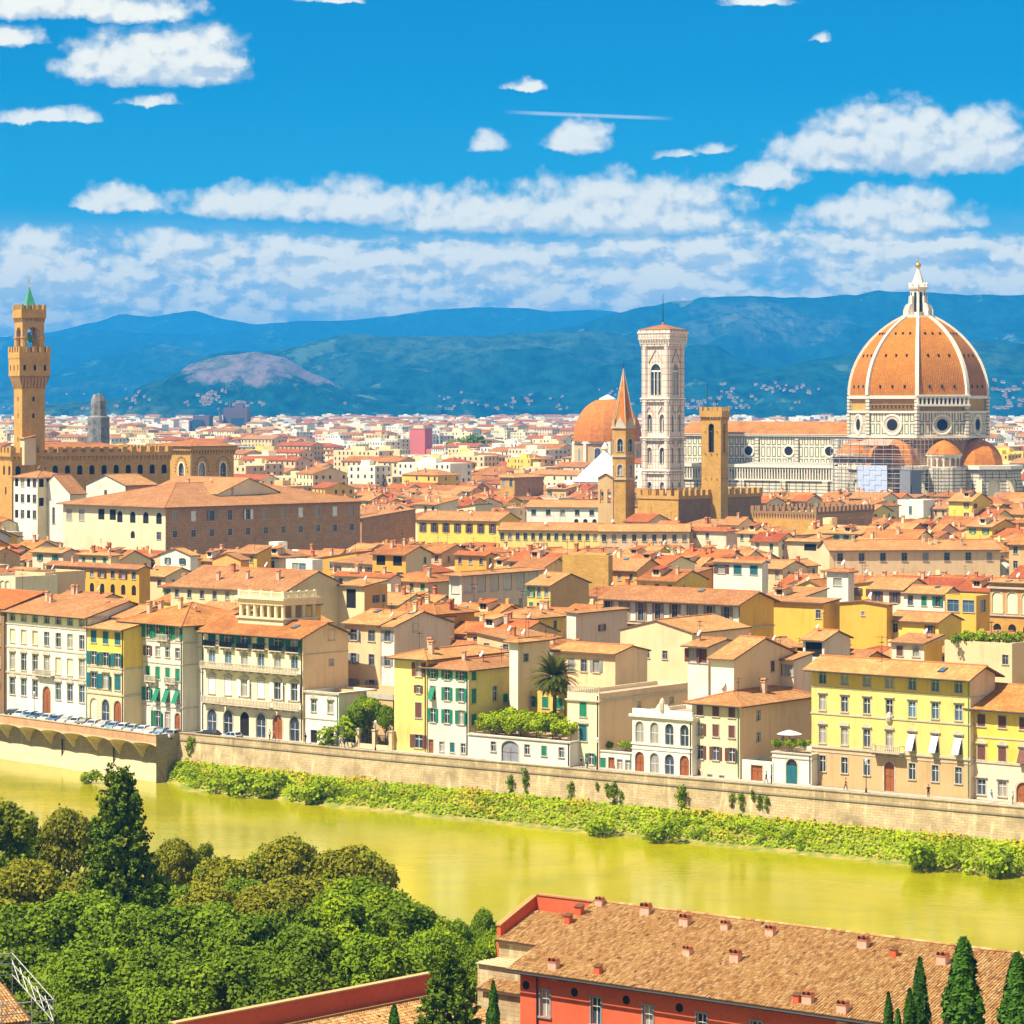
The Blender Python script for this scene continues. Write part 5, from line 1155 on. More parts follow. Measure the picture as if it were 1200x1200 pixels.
def basilica():
    Y = 1700.0; k = Y/F; z = lambda y: CAMZ-(y-HZ)*k; r = thing('basilica', 'church with broad smooth terracotta dome and arched drum windows behind the pointed tower', 'church', ((712-600)*k, Y, 0), -R(20)); o8 = lambda rr: ngon(rr, 16, R(11.25))
    mb = MB(); zs, zb = z(517), z(550); mb.loft([ring(ngon(18.8, 8, R(22.5)), 0), ring(ngon(18.8, 8, R(22.5)), zs)], WM('tan'), True); mb.prism(ngon(19.6, 8, R(22.5)), zs-1.2, zs, M['marble_white']); mb.build('drum', r)
    for i in range(8): mb = MB(); a = R(22.5+45*i); mb.lathe([(1.3,0),(1.3,zs-1.2)], M['marble_white'], 6, (18.6*math.cos(a),18.6*math.sin(a))); mb.build('pilaster', r)
    for i in range(8):
        a = R(45*i-90); ir = 18.8*math.cos(R(22.5)); xd = (-math.sin(a), math.cos(a)); O = (ir*math.cos(a)-xd[0]*7.2+.1*math.cos(a), ir*math.sin(a)-xd[1]*7.2+.1*math.sin(a)); window(r, O, xd, 7.2, zs-11, 3.6, 7.5, 'archglass', .08, 1, 'marble_white')
    mb = MB(); n = 10; mb.loft([ring(o8(19.0*math.cos(math.pi/2*i/n)**.9+.3), zs+(z(467)-zs)*math.sin(math.pi/2*i/n)) for i in range(n+1)], M['tile_dome']); mb.build('dome_shell', r)
    mb = MB(); mb.lathe([(5,z(470)),(4.6,z(467)),(2.2,z(464.5)),(.3,z(462.5))], M['lead_white'], 12); mb.build('lantern', r)
    rec((712-600)*k, Y-18, 36, 36, 0, z(466), 540, r); lm(r, 690, 500, 'the smooth terracotta dome')
    Y = 1390.0; k = Y/F; z = lambda y: CAMZ-(y-HZ)*k; r = thing('baptistery', 'octagonal building with bright white pyramid roof and tiny lantern', 'baptistery', ((709-600)*k, Y, 0), -R(31)); zb = z(564)
    mb = MB(); mb.loft([ring(ngon(14.5, 8, R(22.5)), 0), ring(ngon(14.5, 8, R(22.5)), zb)], M['marble_bands'], True); mb.build('wall', r)
    mb = MB(); mb.lathe([(14.8,zb),(1.5,z(531))], M['lead_white'], 8, rot=R(22.5)); mb.build('roof', r); mb = MB(); mb.lathe([(1.4,z(532)),(1.3,z(526)),(1.9,z(525.5)),(.1,z(518))], M['marble_white'], 8); mb.build('lantern', r)
    rec((709-600)*k, Y-12, 24, 24, 0, z(533), 565, r)
basilica()

def far_blocks():
    Y = 1300.0; k = Y/F; z = lambda y: CAMZ-(y-HZ)*k; r = thing('church_tower', 'grey old church tower sheathed in netting with greenish top beyond the palace', 'church tower', ((115.5-600)*k, Y, 0), R(20))
    mb = MB(); mb.loft([ring(ngon(4.6, 8), 0), ring(ngon(4.6, 8), z(491))], M['stone_gold'], True); mb.build('tower_shaft', r); mb = MB(); mb.loft([ring(ngon(4.75, 8), z(522)), ring(ngon(4.75, 8), z(489)), ring(ngon(3.4, 8), z(487)), ring(ngon(3.3, 8), z(470)), ring(ngon(2.2, 8), z(462))], M['wrap_grey'], True); mb.build('netting', r); mb = MB(); mb.lathe([(2.7,z(470)),(2.4,z(464.5)),(.3,z(461))],M['copper_green'],8); mb.build('cap', r)
    rec((115.5-600)*k, Y, 8, 8, 0, z(465), 521, r); lm(r, 115, 495, 'the netted grey tower')
    Y = 4300.0; k = Y/F; z = lambda y: CAMZ-(y-HZ)*k; X = lambda px: (px-600)*k; r = thing('court_building', 'huge angular modern grey and violet building complex with sloping glass wing far off', 'building', (X(255), Y, 0)); D = M['modern_brown']; Gl = M['window_glass_blue']; xx = lambda px: X(px)-X(255)
    mb = MB()
    for a, b, t, y0, y1 in ((216,222,493,10,60),(222,245,487,0,60),(256,288,478,20,80),(262,267,468,40,60),(268,282,473,40,70),(284,289,478,10,70),(291,320,498,30,90)): mb.box(xx(a)+.01*t,xx(b),y0,y1,0,z(t),D)
    mb.poly([(xx(256),5,0),(xx(266),5,0),(xx(256),5,z(479))], D); mb.poly([(xx(266),18,0),(xx(256),18,0),(xx(256),18,z(479))], D); mb.poly([(xx(266),5,0),(xx(266),18,0),(xx(256),18,z(479)),(xx(256),5,z(479))], D); mb.build('wall', r)
    mb = MB(); mb.box(xx(225),xx(238),-2,-.1,0,z(492),Gl); mb.box(xx(270),xx(286),8,9.9,0,z(490),Gl); mb.poly([(xx(238),-30,0),(xx(258),-30,0),(xx(258),20,z(495)),(xx(238),20,z(503))], Gl); mb.build('glass_wing', r)
    rec(X(225), Y, 30, 60, 0, z(486), 505, r); lm(r, 255, 490, 'the violet modern complex')
    Y = 2700.0; k = Y/F; z = lambda y: CAMZ-(y-HZ)*k; r = thing('tower_block', 'solid red windowless tower block standing among far pale flats', 'tower block', ((498-600)*k, Y, 0), -R(30)); mb = MB(); mb.box(-16,0,0,12,0,z(502),M['pink_render']); mb.build('wall', r); mb = MB(); mb.box(-13,-3,2,10,z(502),z(498.5),WM('pink')); mb.box(-16.4,.4,-.4,12.4,z(502.4),z(501.8),WM('tan')); mb.build('roof', r); mb = MB(); mb.box(0.02,10,1,11,0,z(526),M['pink_render']); mb.build('annex', r)
    rec((498-600)*k, Y, 16, 12, R(30), z(500), 532, r); lm(r, 490, 515, 'the red tower block')
far_blocks()
# ---------------------------------------------------------------- the palaces along the quay
def hq(px, yc, off=11.0): return CAMZ-(yc-HZ)*(quayY(px)+off)/F
def dn(h, rows): return [(max(.02, h-r[0]-r[1]), min(r[1], h-r[0]-.02))+tuple(r[2:]) for r in rows]
def A(h, n, st, style, drop=.9, hh=1.6, w=1.1, gap=3.4, fr=None):
    return [(h-drop-hh-gap*k, hh, n, w, style)+((fr,) if fr else ()) for k in range(st) if h-drop-hh-gap*k > .5]
def balcony(root, O, xd, u0, u1, z, out=.9, solid='stone_trim', iron=False, name='balcony'):
    O = Vector((O[0], O[1], 0)); xd = Vector((xd[0], xd[1], 0)); o = Vector((xd.y, -xd.x, 0)); mb = MB()
    def bx(a, b, d0, d1, z0, z1, m): mb.prism([tuple((O+xd*u+o*d)[:2]) for u, d in ((a,d1),(b,d1),(b,d0),(a,d0))], z0, z1, m)
    S = M[solid]; bx(u0,u1,.01,out,z-.18,z,S)
    n = max(2, int((u1-u0)/1.8))
    for i in range(n+1):
        u = u0+.2+(u1-u0-.4)*i/n; bx(u-.12,u+.12,.01,out*.75,z-.55,z-.182,S)
    r = M['iron'] if iron else S; k = max(3, int((u1-u0)/(.16 if iron else .34))); tb = .022 if iron else .07
    bx(u0,u1,out-.14,out,z+.88,z+.98,r)
    for u in (u0, u1-.12): bx(u,u+.12,.01,out-.142,z+.88,z+.98,r)
    for i in range(k+1):
        u = u0+.08+(u1-u0-.16)*i/k; bx(u-tb,u+tb,out-.12,out-.02,z+.002,z+.879,r)
    return mb.build(name, root)
FRONT = 'palaces along the quay'
def riverfront():
    q = {}
    h = hq(8, 712, 12); q['R0'] = house('dark brown plastered building at the river end before the long white palace', -80, 7, None, 712, h, 46, d=16, wall='brown', roof=2, lod=0, front=dn(h, [(1,1.8,5,1.2,'plain'),(5,2,5,1.2,'plain'),(9,2,5,1.2,'plain'),(13,2,5,1.2,'archdark')]))
    h = hq(103, 722, 12); q['R1'] = r = house('long white palace with curved window hoods and seven windows per storey behind parked cars', 8, 103, None, 722, h, 46, d=17, wall='white', roof=1, lod=0, ov=1.2, chim=2, cat='palace', name='palace', slope=.27,
        front=dn(h, [(.5,1.35,7,1.5,'bluep'),(3.4,2.4,7,1.5,['blind','blind','blind','plain','plain','plain','plain']),(7.7,2.9,7,1.6,['curved','curved','curved','curved','blind','blind','curved']),(12.2,2.9,7,1.6,['curved','curved','curved',None,'curved','curved','curved']),(13.0,h-13.05,7,2.3,[None,None,None,'archdoor',None,None,None])]),
        cornice=[(h-2.6,.12,.25),(h-6.7,.12,.22),(h-11.3,.16,.3),(h-.6,.35,.3)])
    balcony(r, (-r['w'],0), (1,0), r['w']*.40, r['w']*.60, h-11.0)
    h = hq(145, 737, 12); q['R2'] = house('narrow yellow house with blue green shutters between the two white palaces', 103, 145, None, 737, h, 46, d=8, wall='yellow', roof=1, rtype='shed', slope=.2, lod=0, ov=1.0, bands=[(h-6.8, WM('cream'))], extras=False,
        front=dn(h, [(.7,2.1,3,1.6,'tealc'),(4.3,2.3,3,1.6,'tealc'),(8.0,2.6,3,1.7,'ped_teal'),(12.4,h-12.5,3,2.1,['archblind','archglass','archdoor'])]), cornice=[(h-7.0,.14,.25),(h-11.6,.16,.3)])
    q['R2b'] = house('attic house with open loggia and wide terracotta roof over the narrow yellow house', 108, 152, None, 723, hq(150, 723, 20), 46, d=11, wall='ivory', roof=1, rtype='side', lod=1, front=dn(hq(150,723,20), [(.5,1.9,5,1.5,['dark','plain'])]), chim=1)
    h = hq(214, 730, 12); q['R3'] = r = house('white apartment house with dark green shutters and hipped terracotta roof on the quay', 145, 214, None, 731, h, 46, d=17, wall='white', roof=0, rtype='hip', slope=.34, lod=0, ov=1.0, chim=3,
        front=dn(h, [(.5,2.3,6,1.35,'green'),(4.2,1.7,6,1.2,['plain','plain','brown','plain','plain','plain']),(7.7,2.1,6,1.2,'greenc'),(11.3,2.3,6,1.3,['awn','greenc','green','awn','awn','awn']),(15.2,h-15.25,6,1.5,['archglass','door',None,'greenc','plain','archdoor'])]), cornice=[(h-3.4,.1,.18),(h-7.1,.1,.18),(h-14.4,.12,.25)])
    for u, z in ((.17,h-3.0),(.70,h-3.0),(.50,h-10.2),(.83,h-10.2)): balcony(r, (-r['w'],0), (1,0), r['w']*u-1.5, r['w']*u+1.5, z, .7)
    h = hq(238, 735, 14); q['R3b'] = house('plain greyish white wall strip with walled up windows beside the green shuttered house', 213, 239, None, 735, h, 46, d=15, wall='white', roof=0, rtype='side', slope=.3, lod=0, front=dn(h, [(.8,1.6,1,1.4,'green'),(4.6,2.4,1,1.9,'blind'),(8.6,2.4,1,1.9,'blind'),(12.2,2.6,1,1.9,'blind')]), extras=False, cornice=[(h-3.6,.1,.2),(h-7.6,.1,.2)])
    # palace with belvedere
    h = hq(355, 745, 11); q['R4'] = r = house('cream palace with iron balconies, stone arches at street level and pillared rooftop belvedere', 239, 355, 408, 745, h, 41, wall='ivory', side='peach', roof=0, rtype='side', slope=.36, lod=0, ov=1.2, cat='palace', name='palace',
        front=dn(h, [(.35,2.4,6,1.8,'tealc'),(3.5,2.0,6,1.5,'bluep'),(8.0,2.8,6,1.6,'ped_white'),(13.4,h-13.45,6,2.2,['archglass','archglass','archdark','archglass','archdoor','archglass'])]), right=dn(h, [(-.6,1.7,4,1.4,[None,None,'plain',None]),(4.3,1.0,4,1.0,[None,None,'plain',None])]),
        cornice=[(h-3.2,.10,.15),(h-12.5,.18,.3)])
    w = r['w']
    for i in range(6): u = w*(i+.5)/6; balcony(r, (-w,0), (1,0), u-1.45, u+1.45, h-2.75, .75, iron=True)
    balcony(r, (-w,0), (1,0), .2, w-.2, h-6.3, 1.2); balcony(r, (-w,0), (1,0), .2, w*.2, h-12.2, .9); balcony(r, (-w,0), (1,0), w*.22, w*.72, h-12.2, 1.2); balcony(r, (-w,0), (1,0), w*.74, w-.1, h-12.2, .9)
    Yb = quayY(332)+15.5; zt = CAMZ-(694-HZ)*Yb/F; ph = R(41); X, Yv, bw, bd = solve(279, 332, 371, 694, zt, ph); E = place('belvedere', None, r); E.location = (0,0,0)
    v = Matrix.Rotation(ph, 4, 'Z') @ Vector((X-r.location.x, Yv-r.location.y, 0)); E.location = v; S = M['stone_trim']; C_ = WM('ivory')
    mb = MB(); mb.box(-bw,0,0,bd,h-1,h+2.0,C_); mb.box(-bw-.3,.3,-.3,bd+.3,h+2.0,h+2.25,C_); mb.box(-bw+2.6,-2.4,2.2,bd,h+2.25,zt-2.3,WM('tan')); mb.build('base', E)
    mb = MB(); mb.box(-bw,0,0,bd,zt-2.3,zt-1.4,C_); mb.box(-bw-.5,.5,-.5,bd+.5,zt-1.4,zt-1.0,C_); mb.build('entablature', E)
    for x in [-bw+.4+(bw-.8)*i/6 for i in range(7)]:
        mb = MB(); mb.lathe([(.36,h+2.25),(.33,zt-2.6),(.45,zt-2.35)], C_, 8, (x,.4)); mb.build('column', E)
    for y in [.4+(bd-.8)*i/3 for i in range(1,4)]:
        mb = MB(); mb.lathe([(.36,h+2.25),(.33,zt-2.6),(.45,zt-2.35)], C_, 8, (-.4,y)); mb.build('column', E)
    mb = MB(); mb.box(-bw,0,0,.25,zt-.25,zt-.05,C_); mb.box(-.25,0,.251,bd,zt-.25,zt-.05,C_)
    for i in range(5):
        x = -bw+.2+(bw-.4)*i/4; mb.box(x-.25,x+.25,-.03,.35,zt-1.0,zt+.1,C_); y = .3+(bd-.5)*i/4; mb.box(-.35,.03,y-.25,y+.25,zt-1.0,zt+.1,C_)
    for i in range(40): x = -bw+.2+(bw-.4)*i/39; mb.box(x-.06,x+.06,.05,.2,zt-1.0,zt-.25,C_)
    for i in range(26): y = .3+(bd-.4)*i/25; mb.box(-.2,-.05,y-.06,y+.06,zt-1.0,zt-.25,C_)
    mb.poly([(-bw,0,zt-.99),(0,0,zt-.99),(0,bd,zt-.99),(-bw,bd,zt-.99)], M['terrace_floor']); mb.build('balustrade', E)
    h = hq(397, 812, 11); q['R5'] = house('small two storey white house with pediments under the tall peach side wall', 358, 397, None, 812, h, 40, d=9, wall='white', rtype='flat', lod=0, front=dn(h, [(1.5,1.9,2,1.15,'ped'),(6.4,h-6.45,2,1.5,'dark')]), cornice=[(h-.35,.25,.35),(h-4.6,.1,.2)], trim='stone_trim', extras=False)
    h = hq(460, 812, 19); q['R6'] = house('brown stained garden building with terrace behind the leafy garden tree', 392, 463, None, 812, h, 37, d=9, wall='tan', rtype='flat', lod=0, front=dn(h, [(2.4,2.0,4,1.2,['plain',None,'plain',None])]), cornice=[(h-1.2,.15,.9)], trim='stone_trim', extras=False)
    h = hq(446, 731, 31); q['X1'] = house('pale peach four storey house front behind the brown garden building', 404, 446, None, 731, h, 38, d=14, wall='peach', roof=1, rtype='side', lod=1, front=dn(h, [(1.2,1.8,2,1.5,['grey','plain']),(5.2,1.8,2,1.2,['grey','plain']),(9.5,1.8,2,1.3,'grey')]), slope=.25)
    h = hq(462, 733, 31); q['X2'] = house('white fronted house with broad pinkish side gable above the yellow quay house', 446, 462, 528, 733, h, 38, wall='white', side='pink', roof=1, rtype='side', lod=1, slope=.27, chim=1, front=dn(h, [(.9,1.8,1,1.3,'grey'),(5.2,1.6,1,1.2,'grey')]), right=dn(h, [(0,1.3,4,1.5,[None,'plain',None,None])]))
    h = hq(499, 771, 11); q['R7'] = house('yellow house with brown shutters and blank lower front joined to the green shuttered house', 462, 500, None, 771, h, 38, d=20, wall='lemon', roof=1, rtype='hip', slope=.28, lod=0, ov=.9, chim=2, front=dn(h, [(.8,2.2,2,1.35,[None,'brown']),(4.4,1.3,2,.9,[None,'brown']),(7.2,2.4,2,1.3,[None,'brownc']),(12.3,2.1,2,1.7,[None,'brown'])]))
    h = hq(549, 784, 11); q['R8'] = house('white fronted house with open green shutters and yellow side wall beside the pergola', 499, 549, 634, 784, h, 38, wall='white', side='lemon', roof=1, rtype='hip', slope=.22, lod=0, ov=.8, chim=1, bands=None,
        front=dn(h, [(.5,1.4,3,1.1,'green'),(3.1,2.1,3,1.1,['awn','green','green']),(6.6,2.2,3,1.1,'green'),(11.6,h-11.65,4,.95,['door',None,None,None]),(11.8,1.5,4,.9,[None,'plain','tealc','plain'])]),
        right=dn(h, [(.4,1.4,7,1.1,['greenc',None,None,None,'plain',None,None]),(3.2,2.3,7,1.1,['greenc',None,'plain',None,None,None,None]),(4.6,1.3,7,1.2,[None,None,None,'greenc',None,'greenc',None]),(7.2,1.7,7,1.2,['greenc',None,None,'greenc',None,'plain',None])]))
    h = hq(672, 867, 11); q['R9'] = r = house('long low white garden wall building with grey arched garage door carrying a leafy pergola terrace', 549, 668, None, 869, h, 38, d=13, wall='white', rtype='flat', lod=0, extras=False, front=[(.1,h-.8,6,3.3,[None,None,'garage',None,None,None]),(1.5,1.5,6,.95,[None,'plain',None,'plain','greenc','plain'])], cornice=[(h-.3,.18,.2)])
    h = hq(664, 812, 24); q['R9b'] = house('yellow garden wing with green shutters rising behind the palm tree', 598, 664, None, 812, h, 38, d=10, wall='yellow', roof=1, rtype='flat', lod=0, extras=False, front=dn(h, [(.9,1.7,4,1.2,'greenc'),(4.6,1.9,4,1.2,'greenc'),(8.2,1.8,4,1.1,'greenc')]))
    h = hq(702, 813, 11); q['R10'] = r = house('narrow cream house with balustrade roof and long blank peach side wall', 665, 702, 806, 813, h, 38, wall='ivory', side='peach', rtype='flat', lod=0, extras=False, front=dn(h, [(1.5,2.2,1,1.3,'greenc'),(5.0,2.4,1,1.4,'ped_teal'),(9.2,1.7,2,1.0,['plain','greenc'])]), right=dn(h, [(2.0,.9,8,.9,[None,None,None,'plain',None,None,'plain',None])]), cornice=[(h-1.3,.3,.25)])
    balcony(r, (-r['w'],.35), (1,0), 0, r['w'], h, .3, name='balustrade')
    h = hq(741, 882, 11); q['R11'] = house('low white single storey house with brown door and planted roof terrace', 702, 741, None, 882, h, 38, d=8, wall='white', rtype='flat', lod=0, extras=False, front=dn(h, [(1.0,h-1.05,4,1.1,[None,'door',None,None]),(1.2,1.5,4,1.0,['greenc',None,'plain','plain'])]), cornice=[(h-.25,.12,.2)])
    h = hq(811, 838, 11); q['R12'] = r = house('small white palace with four arched windows over four arched openings and ornate crest', 741, 811, None, 839, h, 38, d=14, wall='white', rtype='flat', lod=0, cat='palace', name='palace', front=dn(h, [(1.4,3.2,4,1.55,'archglass'),(6.0,h-6.05,4,1.7,['archdoor','archglass','archglass','archdoor'])]), cornice=[(h-.7,.4,.4),(h-1.0,.2,.25),(h-4.9,.14,.3),(h-5.6,.1,.2)], trim='marble_white')
    w = r['w']; mb = MB(); mb.box(-w,0,0,.4,h+.002,h+.5,WM('white')); mb.poly([(-w*.62,-.05,h+.5),(-w*.38,-.05,h+.5),(-w*.44,-.05,h+1.4),(-w*.5,-.05,h+1.7),(-w*.56,-.05,h+1.4)], WM('white')); mb.poly([(-w*.38,.35,h+.5),(-w*.62,.35,h+.5),(-w*.56,.35,h+1.4),(-w*.5,.35,h+1.7),(-w*.44,.35,h+1.4)], WM('white')); mb.lathe([(.5,h+.5),(.5,h+1.6),(.3,h+2.1),(.02,h+2.4)],M['stone_trim'],8,(-w*.5,.1)); mb.build('crest', r)
    h = hq(867, 825, 11); q['R13'] = house('white fronted house with dark red brown shutters and blank peach side wall', 811, 867, 952, 825, h, 38, wall='ivory', side='peach', roof=1, rtype='hip', slope=.3, lod=0, ov=1.0, chim=1, front=dn(h, [(.5,1.6,3,1.15,'brownc'),(3.3,1.8,3,1.1,['brown','brownc','brownc']),(6.6,2.0,3,1.1,'brown'),(10.2,h-10.25,4,1.1,['archdoor',None,None,None]),(10.8,1.1,4,.9,[None,'plain','plain',None])]), right=dn(h, [(1.4,1.4,6,1.0,[None,'plain',None,None,None,None]),(4.6,1.4,6,1.0,[None,'plain',None,None,None,None]),(5.6,.6,6,.6,[None,None,None,'plain',None,None])]))
    h = hq(904, 893, 11); q['R14'] = house('low white wall with dark wooden gate beside the arched terrace house', 868, 906, None, 893, h, 38, d=5, wall='white', rtype='flat', lod=0, extras=False, cat='wall', name='garden_wall', front=[(.05,2.3,3,2.0,[None,'door',None])])
    h = hq(951, 884, 11); q['R14b'] = house('small white terrace house with one arched door and potted plants on its roof', 905, 951, None, 884, h, 38, d=9, wall='white', rtype='flat', lod=0, extras=False, front=[(.1,3.6,1,1.9,'archteal')], cornice=[(h-.9,.1,.18),(h-.2,.16,.2)])
    h = hq(1137, 792, 11); q['R15'] = r = house('large yellow palace with seven windows per storey and stone balcony over its arched door', 951, 1137, 1166, 792, h, 39.5, wall='lemon', side='pink', roof=1, rtype='side', slope=.36, lod=0, ov=1.5, chim=0, cat='palace', name='palace', bands=[(h-12.0, WM('tan')), (h-3.1, WM('lemon')), (99, WM('yellow'))], sbands=[(99, WM('pink'))],
        front=dn(h, [(.5,2.0,7,1.25,'bluep'),(4.2,2.2,7,1.15,['hood','hood','hood','hood','blue','blue','blue']),(8.7,2.5,7,1.15,['ped','curved','ped','curved','awnw','awnw','awnw']),(13.0,2.3,7,1.1,['plain','plain','plain',None,'plain','plain','plain']),(13.1,h-13.15,7,1.7,[None,None,None,'archdoor',None,None,None])]), cornice=[(h-3.1,.08,.16),(h-7.0,.12,.22),(h-11.9,.16,.35),(h-12.5,.08,.16)])
    w = r['w']; balcony(r, (-w,0), (1,0), w*.5-2.5, w*.5+2.5, h-11.6, 1.3)
    mb = MB(); mb.lathe([(.02,h-7.6),(.5,h-7.3),(.6,h-6.7),(.35,h-6.1),(.02,h-5.9)],M['stone_trim'],8,(-w*.5,-.05)); mb.build('coat_of_arms', r)
    h = hq(1262, 835, 11); q['R16'] = house('two tone yellow and pinkish house at the river end with red brown shutters', 1138, 1262, None, 835, h, 39.5, d=15, wall='yellow', roof=0, rtype='side', slope=.33, lod=0, ov=1.2, bands=[(h-8.0, WM('pink')), (99, WM('yellow'))], front=dn(h, [(1.2,1.7,5,1.25,'brownc'),(5.6,2.0,5,1.25,['ped_brown','ped_brown','awnb','ped_brown','ped_brown']),(10.4,2.1,5,1.35,['hood','hood',None,'hood','hood']),(10.3,h-10.35,5,2.2,[None,None,'archdoor',None,None])]), cornice=[(h-4.5,.1,.18),(h-8.0,.14,.28)])
    for k, px, py, ph_ in (('R1',55,780,'the long white palace'),('R3',180,780,'the green shuttered white house'),('R4',300,800,'the belvedere palace'),('R8',540,830,'the house beside the pergola'),('R12',775,870,'the small arched white palace'),('R13',840,870,'the red shuttered house'),('R15',1045,840,'the large yellow palace'),('R16',1180,880,'the two tone river house'),('X2',490,760,'the broad pinkish gable')): lm(q[k], px, py, ph_)
    return q
RF = riverfront()
# ---------------------------------------------------------------- the city: houses one can pick out
def town():
    H = house
    def m(label, xl, xc, xr, yc, h, wall, rtype='side', roof=1, side=None, front=(), right=(), phi=37, yb=None, **kw):
        return H(label, xl, xc, xr, yc, h, phi, wall=wall, side=side, roof=roof, rtype=rtype, front=front, right=right, yb=yb if yb else yc+16, lod=1, **kw)
    r = m('large palace with white loggia front and long dark rusticated stone side under one great roof', 74, 194, 422, 593, 25, 'ivory', 'hip', 1, None, phi=44, yb=640, cat='palace', name='palace', sidemat=M['stone_rust'], slope=.24, ov=1.6, chim=2,
        front=[(20.2,3.2,8,3.0,[None,None,'dark','dark',None,None,None,None],(.1,1)),(19.6,3.4,8,2.6,['plain','plain',None,None,'archdark','archdark','archdark','archdark'])]+[(15.0,2.2,8,2.0,[None,None,None,None,None,'archdark',None,'plain'])], right=[(20.2,3.0,11,1.8,['plain','whitec','grey','plain','whitec','plain','plain','whitec','plain','whitec','plain']),(15.6,2.0,11,1.7,'plain')])
    lm(r, 260, 610, 'the rusticated stone palace')
    m('white house with wide open attic loggia beside the tall golden clock tower', 16, 44, 80, 559, 32, 'white', 'hip', 1, 'ivory', phi=44, yb=600, front=A(32,4,3,['dark','plain'],.6,2.6,1.8,5), right=A(32,4,2,'dark',.6,2.6,1.9,6))
    m('tall white gabled chapel with narrow arched windows', 44, 82, 101, 578, 27, 'white', 'front', 1, 'ivory', phi=40, yb=630, cat='chapel', name='chapel', slope=.75, ov=.4, front=[(17.2,5.2,3,1.1,'archglass')], right=[(17.2,5.2,3,1.1,'archglass')])
    m('white gabled house with tan side of three blind arches behind the chapel', 101, 147, 183, 568, 29.5, 'white', 'front', 1, 'tan', phi=40, yb=583, slope=.34, front=[(26,1.6,3,1.3,[None,'plain',None])], right=[(24.4,3,3,2.6,'archblind')])
    m('broad roofed house with row of dark attic windows before the stone hall', 172, 256, 276, 578, 28, 'ivory', 'side', 1, phi=40, yb=586, slope=.34, d=26, front=[(25.6,1.6,9,1.4,'dark')])
    m('ochre house with long terracotta roof and dark square windows over arched ones', 54, 163, 176, 666, 17, 'ochre', 'side', 1, phi=40, yb=690, front=[(14.4,1.7,9,1.4,['plain','brown','plain','brown']),(10.6,2.4,9,1.5,'archdark')], chim=2)
    m('ivory arcaded terrace building at the edge with pale arches', -30, 18, None, 676, 17, 'ivory', 'flat', 1, phi=42, d=12, yb=695, front=[(12.6,3.4,8,1.9,'archblind')])
    m('peach terrace house with one large arched glass window', 18, 53, None, 671, 17.5, 'peach', 'flat', 1, phi=40, d=12, yb=698, front=[(12.2,3.6,3,2.6,[None,None,'archglass'])])
    m('pinkish house with two green shuttered windows above the ochre house', 38, 74, 92, 647, 17, 'pink', 'side', 1, yb=662, front=A(17,2,1,'green'), chim=1)
    m('cream house with green shutters and little chimneys beside a white terrace', 92, 129, 140, 650, 17, 'cream', 'hip', 1, yb=662, front=A(17,3,1,'greenc'), chim=2)
    m('blank yellow gabled wall house below the white loggia palace', 102, 150, 158, 622, 17, 'yellow', 'front', 1, yb=640, front=A(17,3,1,[None,None,'plain']))
    m('small white gabled house with blue green shutters', 188, 223, 232, 650, 17, 'white', 'front', 1, yb=660, front=A(17,2,1,'teal',1.0))
    m('tan house with broad grey shuttered window and small arch above the riverside roofs', 249, 282, 292, 655, 17, 'orange', 'front', 1, yb=675, front=A(17,2,2,[None,'grey'],1.4,1.9,1.7))
    m('mustard walled house with plain sloping roof beside the rusticated palace', 275, 301, 318, 648, 17, 'mustard', 'shed', 1, yb=662, front=A(17,2,1,'plain'))
    m('long sandy roofed house with chimney row behind the belvedere palace', 200, 335, 350, 692, 17, 'cream', 'side', 1, yb=700, slope=.36, d=20, front=A(17,9,1,'plain'), chim=4)
    m('low attic house with pale shutters behind the white palace roofs', 70, 122, 140, 700, 17, 'pink', 'side', 1, yb=710, front=A(17,5,1,'grey'), chim=2)
    m('roof loggia house with dark open front and orange side wall', 396, 427, 454, 686, 17.5, 'cream', 'shed', 1, 'orange', yb=716, slope=.12, front=[(12.6,4.0,3,2.6,'dark')], right=A(17.5,3,2,[None,'brown','plain'],2.2))
    m('modern white flat roofed glass house among tiled roofs', 335, 366, 378, 656, 16, 'white', 'flat', 1, yb=672, front=[(12.6,2.4,4,2.2,'bluep')], right=[(12.6,2.4,2,2,'bluep')])
    m('wide red roofed white house with single small windows', 391, 458, 470, 676, 17, 'pink', 'side', 2, yb=690, front=A(17,4,1,['plain',None]), chim=2)
    m('bright ochre house with tiny balcony and red tile roof', 533, 570, 579, 650, 18, 'ochre', 'side', 2, yb=666, front=A(18,3,1,'plain'), right=A(18,1,1,'plain'))
    m('cream house with deep grey panelled loggia under broad tiled roof', 526, 541, 632, 673, 18, 'white', 'hip', 1, 'pink', yb=702, slope=.2, ov=1.2, right=[(13.8,3.6,6,3.0,'panelg'),(10,1.6,6,1,['plain',None])], front=[(13.8,3.6,1,2.2,'panelg'),(9.8,1.5,1,1,'plain')])
    r = m('windowless square golden stone wall block rising among roofs', 659, 713, 718, 651, 20, 'tan', 'flat', 1, phi=24, yb=683, wallmat=M['stone_gold'], sidemat=M['stone_gold'], cat='tower', name='tower_house'); lm(r, 686, 665, 'the blank stone block')
    m('small yellow house with green shutters and plain tan side wall', 618, 645, 690, 685, 17.5, 'yellow', 'side', 1, 'tan', yb=706, front=A(17.5,3,2,['greenc','bluep','bluep'],.7,2.0,1.0,3.2))
